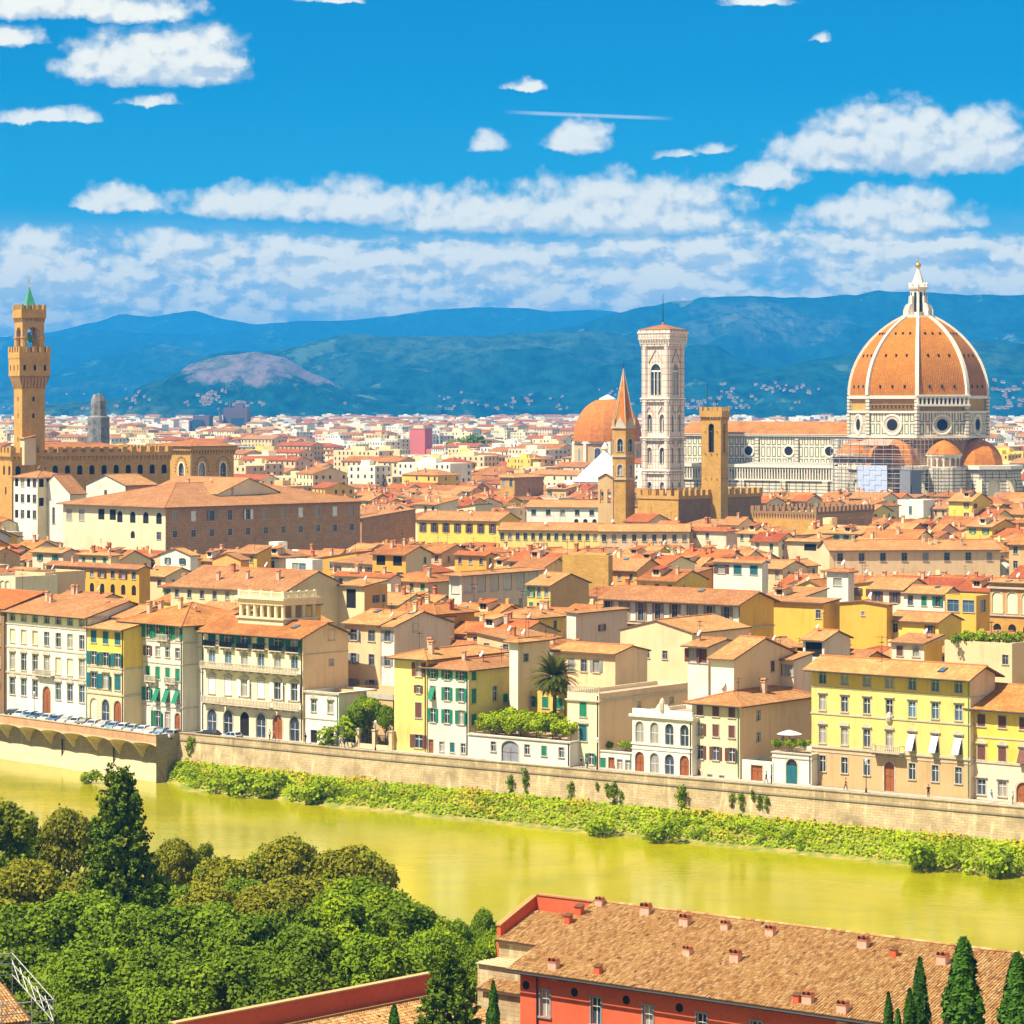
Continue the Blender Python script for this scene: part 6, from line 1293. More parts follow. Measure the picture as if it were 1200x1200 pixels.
    r = m('long grey loggia house with white painted panels between dark windows', 707, 867, 884, 706, 18, 'tan', 'side', 1, 'mustard', yb=740, slope=.30, d=12, ov=1.4, wallmat=M['plaster_brown'], front=[(13.6,3.5,16,1.35,['plain','panelw']),(9,3,16,1.2,['panelg',None])], cornice=[(12.9,.35,.25)]); lm(r, 790, 715, 'the long painted loggia')
    m('plain mustard wall house with low roof beside the painted loggia', 869, 965, 984, 706, 17, 'mustard', 'shed', 1, yb=742, slope=.08, front=A(17,8,1,[None]*7+['plain'],1.5))
    m('blank mustard gable house with one tiny window above the yellow palace', 984, 1039, 1046, 708, 17, 'mustard', 'front', 1, yb=752, slope=.10, front=A(17,5,1,[None,None,'plain',None,None],1.6,.8,.7))
    m('big bare peach gable wall house with two small windows over the arched white palace', 727, 811, 824, 741, 16.8, 'peach', 'front', 1, yb=795, slope=.24, ov=.4, d=18, front=A(16.8,4,1,[None,'plain','plain',None],3.4,1.4,1.0))
    m('low peach wing with lavender shutters beside the bare peach gable', 648, 721, 727, 765, 16, 'peach', 'side', 1, yb=792, slope=.2, front=A(16,5,1,['greyc','greyc','plain','grey',None],1.4,1.9,1.2), d=9)
    m('small pyramid roofed cream house with white corner just above the palm tree', 597, 607, 644, 751, 18, 'white', 'hip', 1, 'cream', yb=770, right=A(18,2,1,['plain',None],2.2,1.2,1.2), slope=.3)
    m('pale pink box house with one window under flat tiled edge', 664, 675, 735, 718, 17, 'white', 'shedr', 1, 'pink', yb=745, slope=.06, right=A(17,3,1,[None,'brown',None],2.6,1.3,1.2))
    m('white house with brown shuttered attic and broad sloping roof near the red shuttered house', 806, 830, 867, 756, 18, 'white', 'side', 1, 'peach', yb=805, slope=.16, ov=1.2, front=A(18,2,1,'brownc',.6,2.2,1.4))
    m('white house with long dark glazed attic and peach side climbing the slope', 833, 860, 930, 771, 17.5, 'white', 'side', 1, 'peach', yb=830, slope=.3, front=A(17.5,2,2,['dark','dark'],.5,1.9,2.0)+A(17.5,2,1,['greenc','green'],6,2,1.1), right=A(17.5,7,1,[None,None,None,None,'brownc',None,None],1.2))
    m('pinkish balcony house with blue glazed windows beside the yellow palace', 893, 930, 952, 772, 16.6, 'pink', 'shed', 1, yb=810, slope=.12, front=A(16.6,3,3,'bluep',1.0,1.6,1.6))
    r = m('very long peach ochre house with evenly spaced dark windows under sandy roof', 972, 1172, 1180, 643, 18, 'ochre', 'side', 1, phi=-6, yb=670, d=14, front=A(18,8,1,'plain',1.0,2.0,1.4), chim=5, wallmat=WM('peach')); lm(r, 1070, 655, 'the very long peach house')
    m('peach house with wide dark attic window and low roof by the crenellated building', 918, 960, 966, 634, 17, 'peach', 'side', 1, yb=652, front=A(17,2,1,[None,'dark'],.9,1.9,4.0))
    r = m('white turret house with hipped roof and double blue window', 969, 994, 1001, 669, 20, 'white', 'hip', 1, yb=700, front=A(20,1,1,'bluep',1.6,1.6,2.0)); lm(r, 985, 680, 'the white turret house')
    m('cream house with two brown shuttered windows below the very long house', 1018, 1059, 1064, 690, 17, 'pink', 'side', 1, yb=708, slope=.36, front=A(17,2,1,['brown','brown'],.8,2.2,1.3), d=11)
    m('white house with green shuttered balcony and lilac gable', 1059, 1107, 1124, 695, 16.5, 'white', 'side', 1, 'pink', yb=716, slope=.38, front=A(16.5,3,1,['plain','greenc','green'],.8,2.0,1.2))
    m('yellow house with large white framed windows near the stone church', 1108, 1144, 1160, 698, 17, 'mustard', 'flat', 1, yb=726, front=A(17,2,1,'bluep',1.0,2.4,2.6), right=A(17,1,1,'bluep',1,2.4,2))
    m('brown stone baroque church side with arches at the edge of view', 1160, 1230, 1240, 684, 19, 'tan', 'shed', 1, yb=735, slope=.1, cat='church', name='church', wallmat=M['stone_gold'], front=[(12.6,4.4,4,2.4,'archblind'),(8,2.4,4,1.8,'archdark')], cornice=[(17.6,.5,.4),(12.0,.3,.3)])
    m('low yellow house under striped terracotta roof', 1039, 1100, 1108, 728, 14, 'yellow', 'side', 1, yb=742, front=A(14,3,1,['plain',None,'brown']), d=9)
    r = m('pale yellow terrace building crowded with potted plants', 1107, 1186, 1215, 754, 15, 'cream', 'flat', 1, yb=790, front=A(15,5,1,[None,None,None,None,'plain'],2)); lm(r, 1145, 760, 'the plant terrace')
    m('small lilac walled house with arched blue window', 1045, 1083, 1104, 753, 14.6, 'pink', 'shed', 1, 'mustard', yb=768, slope=.16, front=A(14.6,2,1,['brownc','archglass'],.8,1.7,1.2))
    m('house with dark loggia window and pink side under red roof behind the yellow palace', 941, 966, 996, 749, 17, 'white', 'side', 1, 'pink', yb=775, slope=.3, front=A(17,1,1,'dark',.6,2.4,3.2))
    m('white house with brown shutters and wide teal glazed veranda', 836, 893, 900, 659, 17, 'white', 'side', 1, yb=684, front=A(17,3,1,['brown','tealc','tealc'],.9,2.2,2.2))
    m('whitish house with sparse small windows at the end of the long convent', 807, 851, 862, 622, 17, 'pink', 'hip', 2, yb=640, front=A(17,3,1,['plain','plain',None]))
    r = m('long pale yellow convent wing with tall narrow windows', 489, 584, 592, 610, 17.5, 'yellow', 'side', 1, yb=634, d=16, front=A(17.5,7,1,'brown',1.2,3.0,1.3), phi=26); lm(r, 535, 618, 'the yellow convent wing')
    m('lower cream convent wing with twelve small windows', 584, 702, 706, 621, 17, 'lemon', 'side', 1, yb=638, d=12, front=A(17,13,1,'plain',1.2,2.0,1.1), phi=12)
    m('peach convent wing with dark windows below the fortress', 702, 808, 812, 622, 17, 'peach', 'side', 1, yb=636, d=12, front=A(17,9,1,'plain',1.2,2.0,1.2), phi=2)
    m('white two storey cloister building with square windows beside the bell gable', 617, 702, 706, 594, 18, 'white', 'side', 1, yb=612, d=14, front=A(18,5,1,'plain',1.2,1.9,1.6)+[(11.4,2.2,8,1.6,[None,None,None,None,None,'archdark','archdark','archdark'])], phi=14)
    m('square brown stone house standing above the roofs', 586, 603, 637, 559, 24, 'tan', 'hip', 1, phi=36, yb=580, wallmat=M['stone_gold'], sidemat=M['stone_rust'], front=A(24,2,1,'plain',1,3,1.6), right=A(24,3,1,[None,'plain',None],5,3,1.2))
    m('house with long blank dark stone side wall between the palace and the convent', 414, 424, 487, 607, 18, 'tan', 'shed', 1, yb=634, wallmat=M['stone_rust'], sidemat=M['stone_rust'], slope=.08)
    m('modern white cube house with hedge on its roof terrace below the cathedral', 1052, 1082, 1096, 586, 18, 'white', 'flat', 1, yb=606, front=A(18,3,1,[None,'bluep',None],2.5,3,1.2))
town()

# ---------------------------------------------------------------- the rest of the houses
def sat(a, b, shrink=.6):
    for P in (a, b):
        for i in range(2):
            e = (P[i+1]-P[i]); L = e.length
            if L < 1e-6: continue
            e = e/L; pa = [p.dot(e) for p in a]; pb = [p.dot(e) for p in b]
            if max(pa)-shrink < min(pb) or max(pb)-shrink < min(pa): return False
    return True
WC = [('cream', 16), ('white', 14), ('ivory', 14), ('peach', 16), ('pink', 12), ('yellow', 8), ('tan', 7), ('ochre', 4), ('mustard', 4), ('lemon', 4), ('orange', 4), ('grey', 2)]
WBAG = [k for k, n in WC for _ in range(n)]
def fill():
    rs = random.Random(21); cand = []; placed = [(e['cs'], e) for e in ALL]
    phi0 = R(38); t = Vector((math.cos(phi0), -math.sin(phi0))); bb = Vector((math.sin(phi0), math.cos(phi0))); O = Vector((B2.x, B2.y))
    row = 24.0; ri = 0
    while row < 1500:
        s = -900.0; dep = rs.uniform(10, 14.5)
        while s < 900:
            w = rs.choice((6.5,7,8,8,9,10,10,11,12,13,15,18)); C = O+t*(s+w)+bb*(row+rs.uniform(-.8,.8)); s += w+(rs.uniform(2.5,5) if rs.random() < .16 else .12)
            Y = C.y
            if Y < 455 or Y > 1340: continue
            px = 600+F*C.x/Y
            if px < -60 or px > 1300: continue
            ph = phi0+R(rs.gauss(0, 3.0)); d = dep*rs.uniform(.85, 1.0); cs = plan_corners(C.x, C.y, w, d, ph)
            if any(c.y < quayY(600+F*c.x/c.y)+20 for c in cs): continue
            if any(sat(cs, q) for q, _ in placed): continue
            h = min(20.5, max(9.0, rs.gauss(15.4, 1.7))); 
            if w < 10 and rs.random() < .12: h += rs.uniform(2.5, 5)
            xs = [600+F*c.x/c.y for c in cs]; x0, x1 = min(xs), max(xs); yf = max(c.y for c in cs); rt = rs.choices(('side','front','hip','shed','flat','shedr','shedl'), (46,14,18,9,4,5,4))[0]; sl = rs.uniform(.29,.42)
            rise = {'side': sl*d/2, 'front': sl*w/2, 'hip': sl*min(w,d)/2, 'shed': .14*d, 'flat': .2, 'shedr': .14*w, 'shedl': .14*w}[rt]+.5
            lim = 99.0
            for q, e in placed:
                if e['yb'] is None or e['Y'] < Y: continue
                if min(x1, e['x1'])-max(x0, e['x0']) < 2: continue
                lim = min(lim, CAMZ-(e['yb']-HZ)*yf/F)
            if h+rise > lim: h = lim-rise
            if h < 6.0: continue
            cand.append(dict(C=C, w=w, d=d, ph=ph, h=h, rt=rt, sl=sl if rt in ('side','front','hip') else .14, x0=x0, x1=x1, Y=Y, yf=yf, top=h+rise, wall=rs.choice(WBAG), roof=rs.choices((0,1,2,3),(34,40,16,10))[0], seed=rs.random()))
        row += dep+(rs.choice((.3, 4.2, 5.0)) if ri % 2 else .3); ri += 1
    # skyline pass: how much of each shows
    items = [(e['Y'], e['x0'], e['x1'], e['ytop'], None) for e in ALL]+[(c['Y'], c['x0'], c['x1'], HZ+F*(CAMZ-c['top'])/(c['Y']*.6+c['yf']*.4), c) for c in cand]
    sky = [2000.0]*1400
    for Y, x0, x1, yt, c in sorted(items, key=lambda i: i[0]):
        vis = 0.0; n = 0
        for x in range(max(0, int(x0)+100), min(1399, int(x1)+100)+1):
            if 100 <= x < 1300: vis += max(0, min(sky[x], 960)-yt); n += 1
            sky[x] = min(sky[x], yt)
        if c is not None: c['vis'] = vis; c['vh'] = vis/max(1, n)*Y/F; c['yt'] = yt
    vis = sorted([c for c in cand if c['vis'] > 6], key=lambda c: -c['vis'])
    return vis[:218], vis[218:]
NEAR, REST = fill()
WALLWORD = {'cream': 'cream', 'white': 'white', 'ivory': 'ivory', 'peach': 'peach', 'pink': 'pale pink', 'yellow': 'yellow', 'tan': 'tan', 'ochre': 'ochre', 'mustard': 'mustard', 'lemon': 'lemon', 'orange': 'orange', 'grey': 'grey'}
ROOFWORD = {'side': 'ridged', 'front': 'gable fronted', 'hip': 'hipped', 'shed': 'single slope', 'flat': 'flat terraced', 'shedr': 'lean-to', 'shedl': 'tilted'}
USED = set(o['label'] for o in COL.objects if 'label' in o)
def near_phrase(px, py, k=0):
    best = sorted(LANDMARKS, key=lambda l: (l[0]-px)**2+((l[1]-py)*1.6)**2)[k]
    dx, dy = px-best[0], py-best[1]
    if abs(dy) > abs(dx)*.8: w = 'above' if dy < 0 else 'below'
    else: w = 'beside'
    return w, best[2]
def dormer(k):
    if ('dormer', k) in _small: return _small[('dormer', k)]
    b = MB(); m = WM(('cream','white','peach')[k]); b.box(-1.1,1.1,-.9,2.4,-.6,1.35,m); b.poly([(-.7,-.93,.15),(.7,-.93,.15),(.7,-.93,1.15),(-.7,-.93,1.15)], M['dark_opening'])
    if k: b.poly([(-.02,-.95,.15),(.06,-.95,.15),(.06,-.95,1.15),(-.02,-.95,1.15)], M['shutter_grey'])
    b.slab([(-1.45,-1.3,1.3),(1.45,-1.3,1.3),(1.45,2.6,1.95),(-1.45,2.6,1.95)], .14, ROOFS[k], M['eave_wood'], (1,0,0)); _small[('dormer', k)] = b.mesh('dormer'); return _small[('dormer', k)]
def town_houses():
    rs = random.Random(5)
    for i, c in enumerate(NEAR):
        Y, h, w, d = c['C'].y, c['h'], c['w'], c['d']; n = max(1, int(w/3.1)); nd = max(1, int(d/4)); stor = max(1, min(4, int(c['vh']/3.3)+1))
        sty = rs.choice(('plain','plain','green','grey','brown','plain','greenc','brownc','bluep')); chim = rs.choice((0,1,1,2,2,3)); ww = rs.uniform(.9,1.25)
        lst = [sty if rs.random() > .14 else None for _ in range(n)] if n > 1 else [sty]
        front = A(h, n, stor, lst, rs.uniform(.6,1.1), rs.uniform(1.4,1.9), ww, rs.uniform(3.1,3.6)); right = A(h, nd, min(2, stor), [rs.choice((None,'plain',sty,None)) for _ in range(nd)], 1.1, 1.4, .95) if rs.random() < .8 else ()
        if rs.random() < .12 and w > 9: front = [(h-2.9, 2.3, max(2, int(w/3.4)), 2.7, 'dark')]+[r for r in front[1:]]
        py = c['yt']; px = (c['x0']+c['x1'])/2
        shut = {'green':'green shutters','greenc':'closed green shutters','grey':'grey shutters','brown':'brown shutters','brownc':'closed brown shutters','plain':'bare windows','bluep':'blue glazed windows'}[sty]
        rel, lmk = near_phrase(px, py); rel2, lmk2 = near_phrase(px, py, 1); ch = {0:'without chimney',1:'with one chimney',2:'with two chimneys',3:'with three chimneys'}[chim]
        size = 'narrow' if w < 10 else 'wide' if w > 15 else ('tall' if h > 17 else 'low' if h < 13 else 'plain')
        rc = ('orange','sandy','red','brown')[c['roof']]; base = f"{size} {WALLWORD[c['wall']]} house"; rf = f"{rc} {ROOFWORD[c['rt']]} roof" if c['rt'] != 'flat' else 'flat roof terrace'
        opts = [f"{base} with {rf} {rel} {lmk}", f"{base} with {shut} {rel} {lmk}", f"{base} {ch} {rel} {lmk}", f"{base} with {rf} and {shut} {rel} {lmk}", f"{base}, {rf}, {ch}, {rel} {lmk}", f"{base} with {rf} {rel2} {lmk2}", f"{base} with {shut} {rel2} {lmk2}", f"{base}, {rf}, {shut}, {rel2} {lmk2}", f"{base}, {ch}, {shut}, {rel2} {lmk2}"]
        lab = next((o for o in opts if o not in USED and len(o.split()) <= 16), None)
        if lab is None:
            for o in opts:
                for k in ('second','third','fourth'):
                    q = f"{k} {o}"
                    if q not in USED and len(q.split()) <= 16: lab = q; break
                if lab: break
        USED.add(lab)
        X = c['C'].x; ph = c['ph']; yc = HZ+F*(CAMZ-h)/Y; xc = 600+F*X/Y
        r_ = house(lab, None, xc, None, yc, h, math.degrees(ph), wall=c['wall'], side=rs.choice((None,None,None,'cream','ivory')), roof=c['roof'], rtype=c['rt'], slope=c['sl'], ov=rs.uniform(.5,.9), front=front, right=right, w=w, d=d, chim=chim, group='terracotta roofed town houses', seed=i)
        if c['rt'] in ('side', 'shed', 'hip') and rs.random() < .38 and min(w, d) > 8:
            x = -w*rs.uniform(.3,.7); y = d*rs.uniform(.16,.26); place('dormer', dormer(rs.randrange(3)), r_, (x, y, h+c['sl']*y))
        if c['rt'] == 'flat':
            for k in range(2): place('planter', small('planter'), r_, (-w*rs.uniform(.2,.8), d*rs.uniform(.2,.8), h-.6), rs.uniform(0,3), rs.uniform(.8,1.3))
town_houses()
def simple_block(mb, X, Y, w, d, ph, h, wall, roofm, flat, rise, wins=True, rs=random):
    cs = plan_corners(X, Y, w, d, ph); c3 = lambda p, z: (p.x, p.y, z); A_, B_, C_, D_ = cs  # right-front, left-front, left-back, right-back
    for p, q in ((B_, A_), (A_, D_), (D_, C_), (C_, B_)): mb.poly([c3(p,0), c3(q,0), c3(q,h), c3(p,h)], wall)
    t = Vector((math.cos(ph), -math.sin(ph))); b = Vector((math.sin(ph), math.cos(ph))); o = .5
    if flat: mb.poly([c3(p, h-.01) for p in (B_, A_, D_, C_)], wall); mb.prism([tuple(B_+t*w*.3+b*d*.3), tuple(B_+t*w*.6+b*d*.3), tuple(B_+t*w*.6+b*d*.6), tuple(B_+t*w*.3+b*d*.6)], h, h+2.4, wall)
    else:
        a1, b1, d1, c1 = A_+t*o-b*o, B_-t*o-b*o, D_+t*o+b*o, C_-t*o+b*o; m0, m1 = (b1+c1)/2, (a1+d1)/2
        if rs.random() < .35: m0, m1 = m0+t*min(w*.45, d*.5), m1-t*min(w*.45, d*.5); mb.poly([c3(a1,h), c3(d1,h), c3(m1,h+rise)], roofm); mb.poly([c3(c1,h), c3(b1,h), c3(m0,h+rise)], roofm)
        else: mb.poly([c3(A_,h), c3(D_,h), c3((A_+D_)/2,h+rise*.92)], wall); mb.poly([c3(C_,h), c3(B_,h), c3((B_+C_)/2,h+rise*.92)], wall)
        mb.poly([c3(b1,h-.1), c3(a1,h-.1), c3(m1,h+rise), c3(m0,h+rise)], roofm, [(0,0),(w,0),(w,d*.55),(0,d*.55)]); mb.poly([c3(d1,h-.1), c3(c1,h-.1), c3(m0,h+rise), c3(m1,h+rise)], roofm, [(0,0),(w,0),(w,d*.55),(0,d*.55)])
    if rs.random() < .6 and wins:
        for _ in range(rs.choice((1,1,2))):
            p = A_-t*w*rs.uniform(.15,.85)+b*d*rs.uniform(.2,.7); zz = h+(rise*.6 if not flat else 0); mb.prism([tuple(p+t*.4-b*.3), tuple(p+t*.4+b*.3), tuple(p-t*.4+b*.3), tuple(p-t*.4-b*.3)][::-1], zz-.8, zz+1.7, WM('orange') if rs.random() < .5 else WM('cream'))
    if wins:
        Dk = M['window_glass']
        for P0, xd, nrm, L in ((B_, t, -b, w), (A_, b, t, d)):
            n = max(1, int(L/3.4)); st = min(5, int(h/3.4))
            for k in range(st):
                z0 = h-2.6-3.3*k
                for j in range(n):
                    if rs.random() < .2: continue
                    p = P0+xd*(L*(j+.5)/n-.6)+nrm*.03; q = p+xd*1.2; mb.poly([c3(p,z0), c3(q,z0), c3(q,z0+1.7), c3(p,z0+1.7)], Dk)
def distant_city():
    rs = random.Random(9); mb = MB()
    for c in REST: simple_block(mb, c['C'].x, c['C'].y, c['w'], c['d'], c['ph'], c['h'], WM(c['wall']), ROOFS[c['roof']], c['rt'] == 'flat', c['d']*.14, c['Y'] < 1200, rs)
    # streets just beyond both edges of the view
    for side, px0, px1 in ((1, 1275, 1700), (-1, -90, -420)):
        n = 7
        for i in range(n):
            for row in range(9):
                px = px0+(px1-px0)*i/n; Yq = quayY(px)+16+row*24
                if Yq > 900 or Yq < 200: continue
                X = (px-600)*Yq/F; w, d, h = rs.uniform(13,18), 13.0, rs.uniform(14,19); ph = R(39 if side > 0 else 46)
                cs = plan_corners(X, Yq, w, d, ph)
                if any(c.y < quayY(600+F*c.x/c.y)+9 for c in cs) or any(sat(cs, e['cs']) for e in ALL): continue
                if any(-6 < 600+F*c.x/c.y < 1206 for c in cs): continue
                simple_block(mb, X, Yq, w, d, ph, h, WM(rs.choice(WBAG)), ROOFS[rs.choice((0,1,1,2))], False, 2.6, True, rs)
    blk = [(e['cs'], e) for e in ALL if e['Y'] > 1250]
    n = 0
    for i in range(5200):
        u = rs.random(); Y = 1340*(7450/1340)**(u**.9); px = rs.uniform(-70, 1270); X = (px-600)*Y/F
        far = Y > 2300; blockp = .12 if Y < 1900 else .45
        if rs.random() < blockp: w, d, h, flat = rs.uniform(16,40), rs.uniform(12,18), rs.uniform(17,27), rs.random() < .6
        else: w, d, h, flat = rs.uniform(10,24), rs.uniform(10,16), rs.uniform(10,17), rs.random() < .08
        if Y > 4500: h *= .9; w *= 1.3
        ph = R(38+rs.gauss(0,4)+(20 if rs.random() < .2 else 0)); cs = plan_corners(X, Y, w, d, ph)
        if any(sat(cs, q) for q, _ in blk): continue
        x0 = min(600+F*c.x/c.y for c in cs); x1 = max(600+F*c.x/c.y for c in cs); lim = 99
        for q, e in blk:
            if e['yb'] and e['Y'] > Y and min(x1, e['x1'])-max(x0, e['x0']) > 2: lim = min(lim, CAMZ-(e['yb']-HZ)*(Y+d)/F)
        h = min(h, lim-3)
        if h < 4: continue
        wall = WM(rs.choice(('white','white','ivory','cream','pink','peach','cream','yellow','tan') if Y < 2300 else ('white','white','ivory','ivory','pink','cream','grey','white','tan')))
        simple_block(mb, X, Y, w, d, ph, h, wall, ROOFS[rs.choice((0,0,1,2))], flat, d*.16, Y < 3600, rs)
    for x0, x1, y, Y, hh in ((604,668,498,5600,14),(560,600,501,5200,12),(1120,1195,494,6000,12),(690,740,500,5400,10),(380,440,503,4800,12)):
        k = Y/F; mb.box((x0-600)*k,(x1-600)*k,Y,Y+60,0,hh,M['white_paint'])
    o = mb.build('distant_houses'); tag(o, 'mass of far terracotta roofs and pale apartment blocks reaching the hills', 'houses', None, 'stuff')
    # villas scattered on the lower hill slopes
    from mathutils.bvhtree import BVHTree
    dg = bpy.context.evaluated_depsgraph_get(); dg.update(); trees = [BVHTree.FromObject(h_, dg) for h_ in COL.objects if h_.name.startswith('hill')]
    mb = MB(); spots = []
    for x0, x1, y0, y1, n in ((800,1000,450,479,80),(1110,1200,444,479,50),(150,260,456,480,44),(430,680,464,480,36),(0,160,460,479,40),(260,440,446,476,12),(690,760,446,474,12)):
        cen = [(rs.uniform(x0,x1), y1-(y1-y0)*rs.random()**1.5) for _ in range(max(3, n//5))]
        for _ in range(n): q = rs.choice(cen); spots.append((q[0]+rs.gauss(0, 10), min(y1, q[1]+rs.gauss(0, 3.2))))
    for px, py in spots:
        dv = Vector(((px-600)/F, 1, -(py-HZ)/F)); best = None
        for tr in trees:
            hit = tr.ray_cast(Vector((0,0,CAMZ)), dv.normalized())
            if hit[0] and (best is None or hit[3] < best[1]): best = (hit[0], hit[3])
        if best:
            p = best[0]; w = rs.uniform(5,11); hh = rs.uniform(2,4.2); d = 10
            for z0, z1, m, e in ((p.z-8, p.z+hh, WM(rs.choice(('white','ivory','cream','tan'))), 0), ): mb.box(p.x-w/2,p.x+w/2,p.y-d/2,p.y+d/2,z0,z1,m)
            mb.slab([(p.x-w/2-.5,p.y-d/2-.5,p.z+hh),(p.x+w/2+.5,p.y-d/2-.5,p.z+hh),(p.x+w/2,p.y+d/2,p.z+hh+2.2),(p.x-w/2,p.y+d/2,p.z+hh+2.2)], .3, ROOFS[3], ROOFS[3])
    tag(mb.build('hillside_villas'), 'tiny pale villas sprinkled over the lower slopes of the blue hills', 'villas', None, 'stuff')
distant_city()
# ---------------------------------------------------------------- foliage
leafy('leaf_dark', (.078, .135, .004), (.19, .265, .008)); leafy('leaf_bright', (.115, .195, .004), (.25, .34, .010), .25); leafy('leaf_olive', (.15, .155, .007), (.32, .30, .015)); leafy('leaf_cedar', (.055, .105, .004), (.15, .20, .008), .05)
leafy('leaf_willow', (.13, .17, .008), (.29, .32, .016), .25); leafy('leaf_cypress', (.022, .072, .005), (.065, .15, .008), .05); leafy('leaf_scrub', (.22, .32, .004), (.38, .46, .008), .25); leafy('leaf_dry', (.44, .36, .02), (.58, .48, .03), .2); leafy('leaf_palm', (.05, .07, .006), (.17, .17, .02), .15)
leafy('leaf_lime', (.30, .42, .004), (.50, .58, .008), .25); leafy('blossom_pink', (.5, .15, .2), (.6, .3, .3)); plain('bark', (.10, .065, .04), .95); plain('bark_palm', (.15, .09, .05), .95)
def rdir(rs):
    while True:
        v = Vector((rs.uniform(-1,1), rs.uniform(-1,1), rs.uniform(-1,1)))
        if .05 < v.length < 1: return v.normalized()
def leaf(mb, p, n, s, mat, rs, long=1.0):
    q = n.to_track_quat('Z', 'Y'); a = rs.uniform(0, 6.283); u = q @ Vector((math.cos(a), math.sin(a), 0)); v = n.cross(u)
    h = s*.5; mb.poly([p-u*h*long-v*h*.5, p+u*h*.2*long-v*h, p+u*h*long+v*h*.3, p-u*h*.1*long+v*h], mat, [(0,0)]*4)
def crown_lobes(mb, lobes, n, s0, s1, mats, rs, up=.25, drop=0.0):
    tot = sum(r*r for c, r in lobes)
    for c, r in lobes:
        m = mats[0] if rs.random() < .6 else rs.choice(mats)
        for _ in range(int(n*r*r/tot)):
            d = rdir(rs); d.z += up; d.normalize(); rr = r*(1-.35*rs.random()**2)*(1 if rs.random() < .82 else rs.uniform(1.0, 1.32)); p = Vector(c)+Vector((d.x*rr, d.y*rr, d.z*rr*.9-drop*rs.random()))
            nn_ = (d*1.0+rdir(rs)*.9+Vector((0,0,.25))).normalized(); leaf(mb, p, nn_, rs.uniform(s0, s1), m, rs)
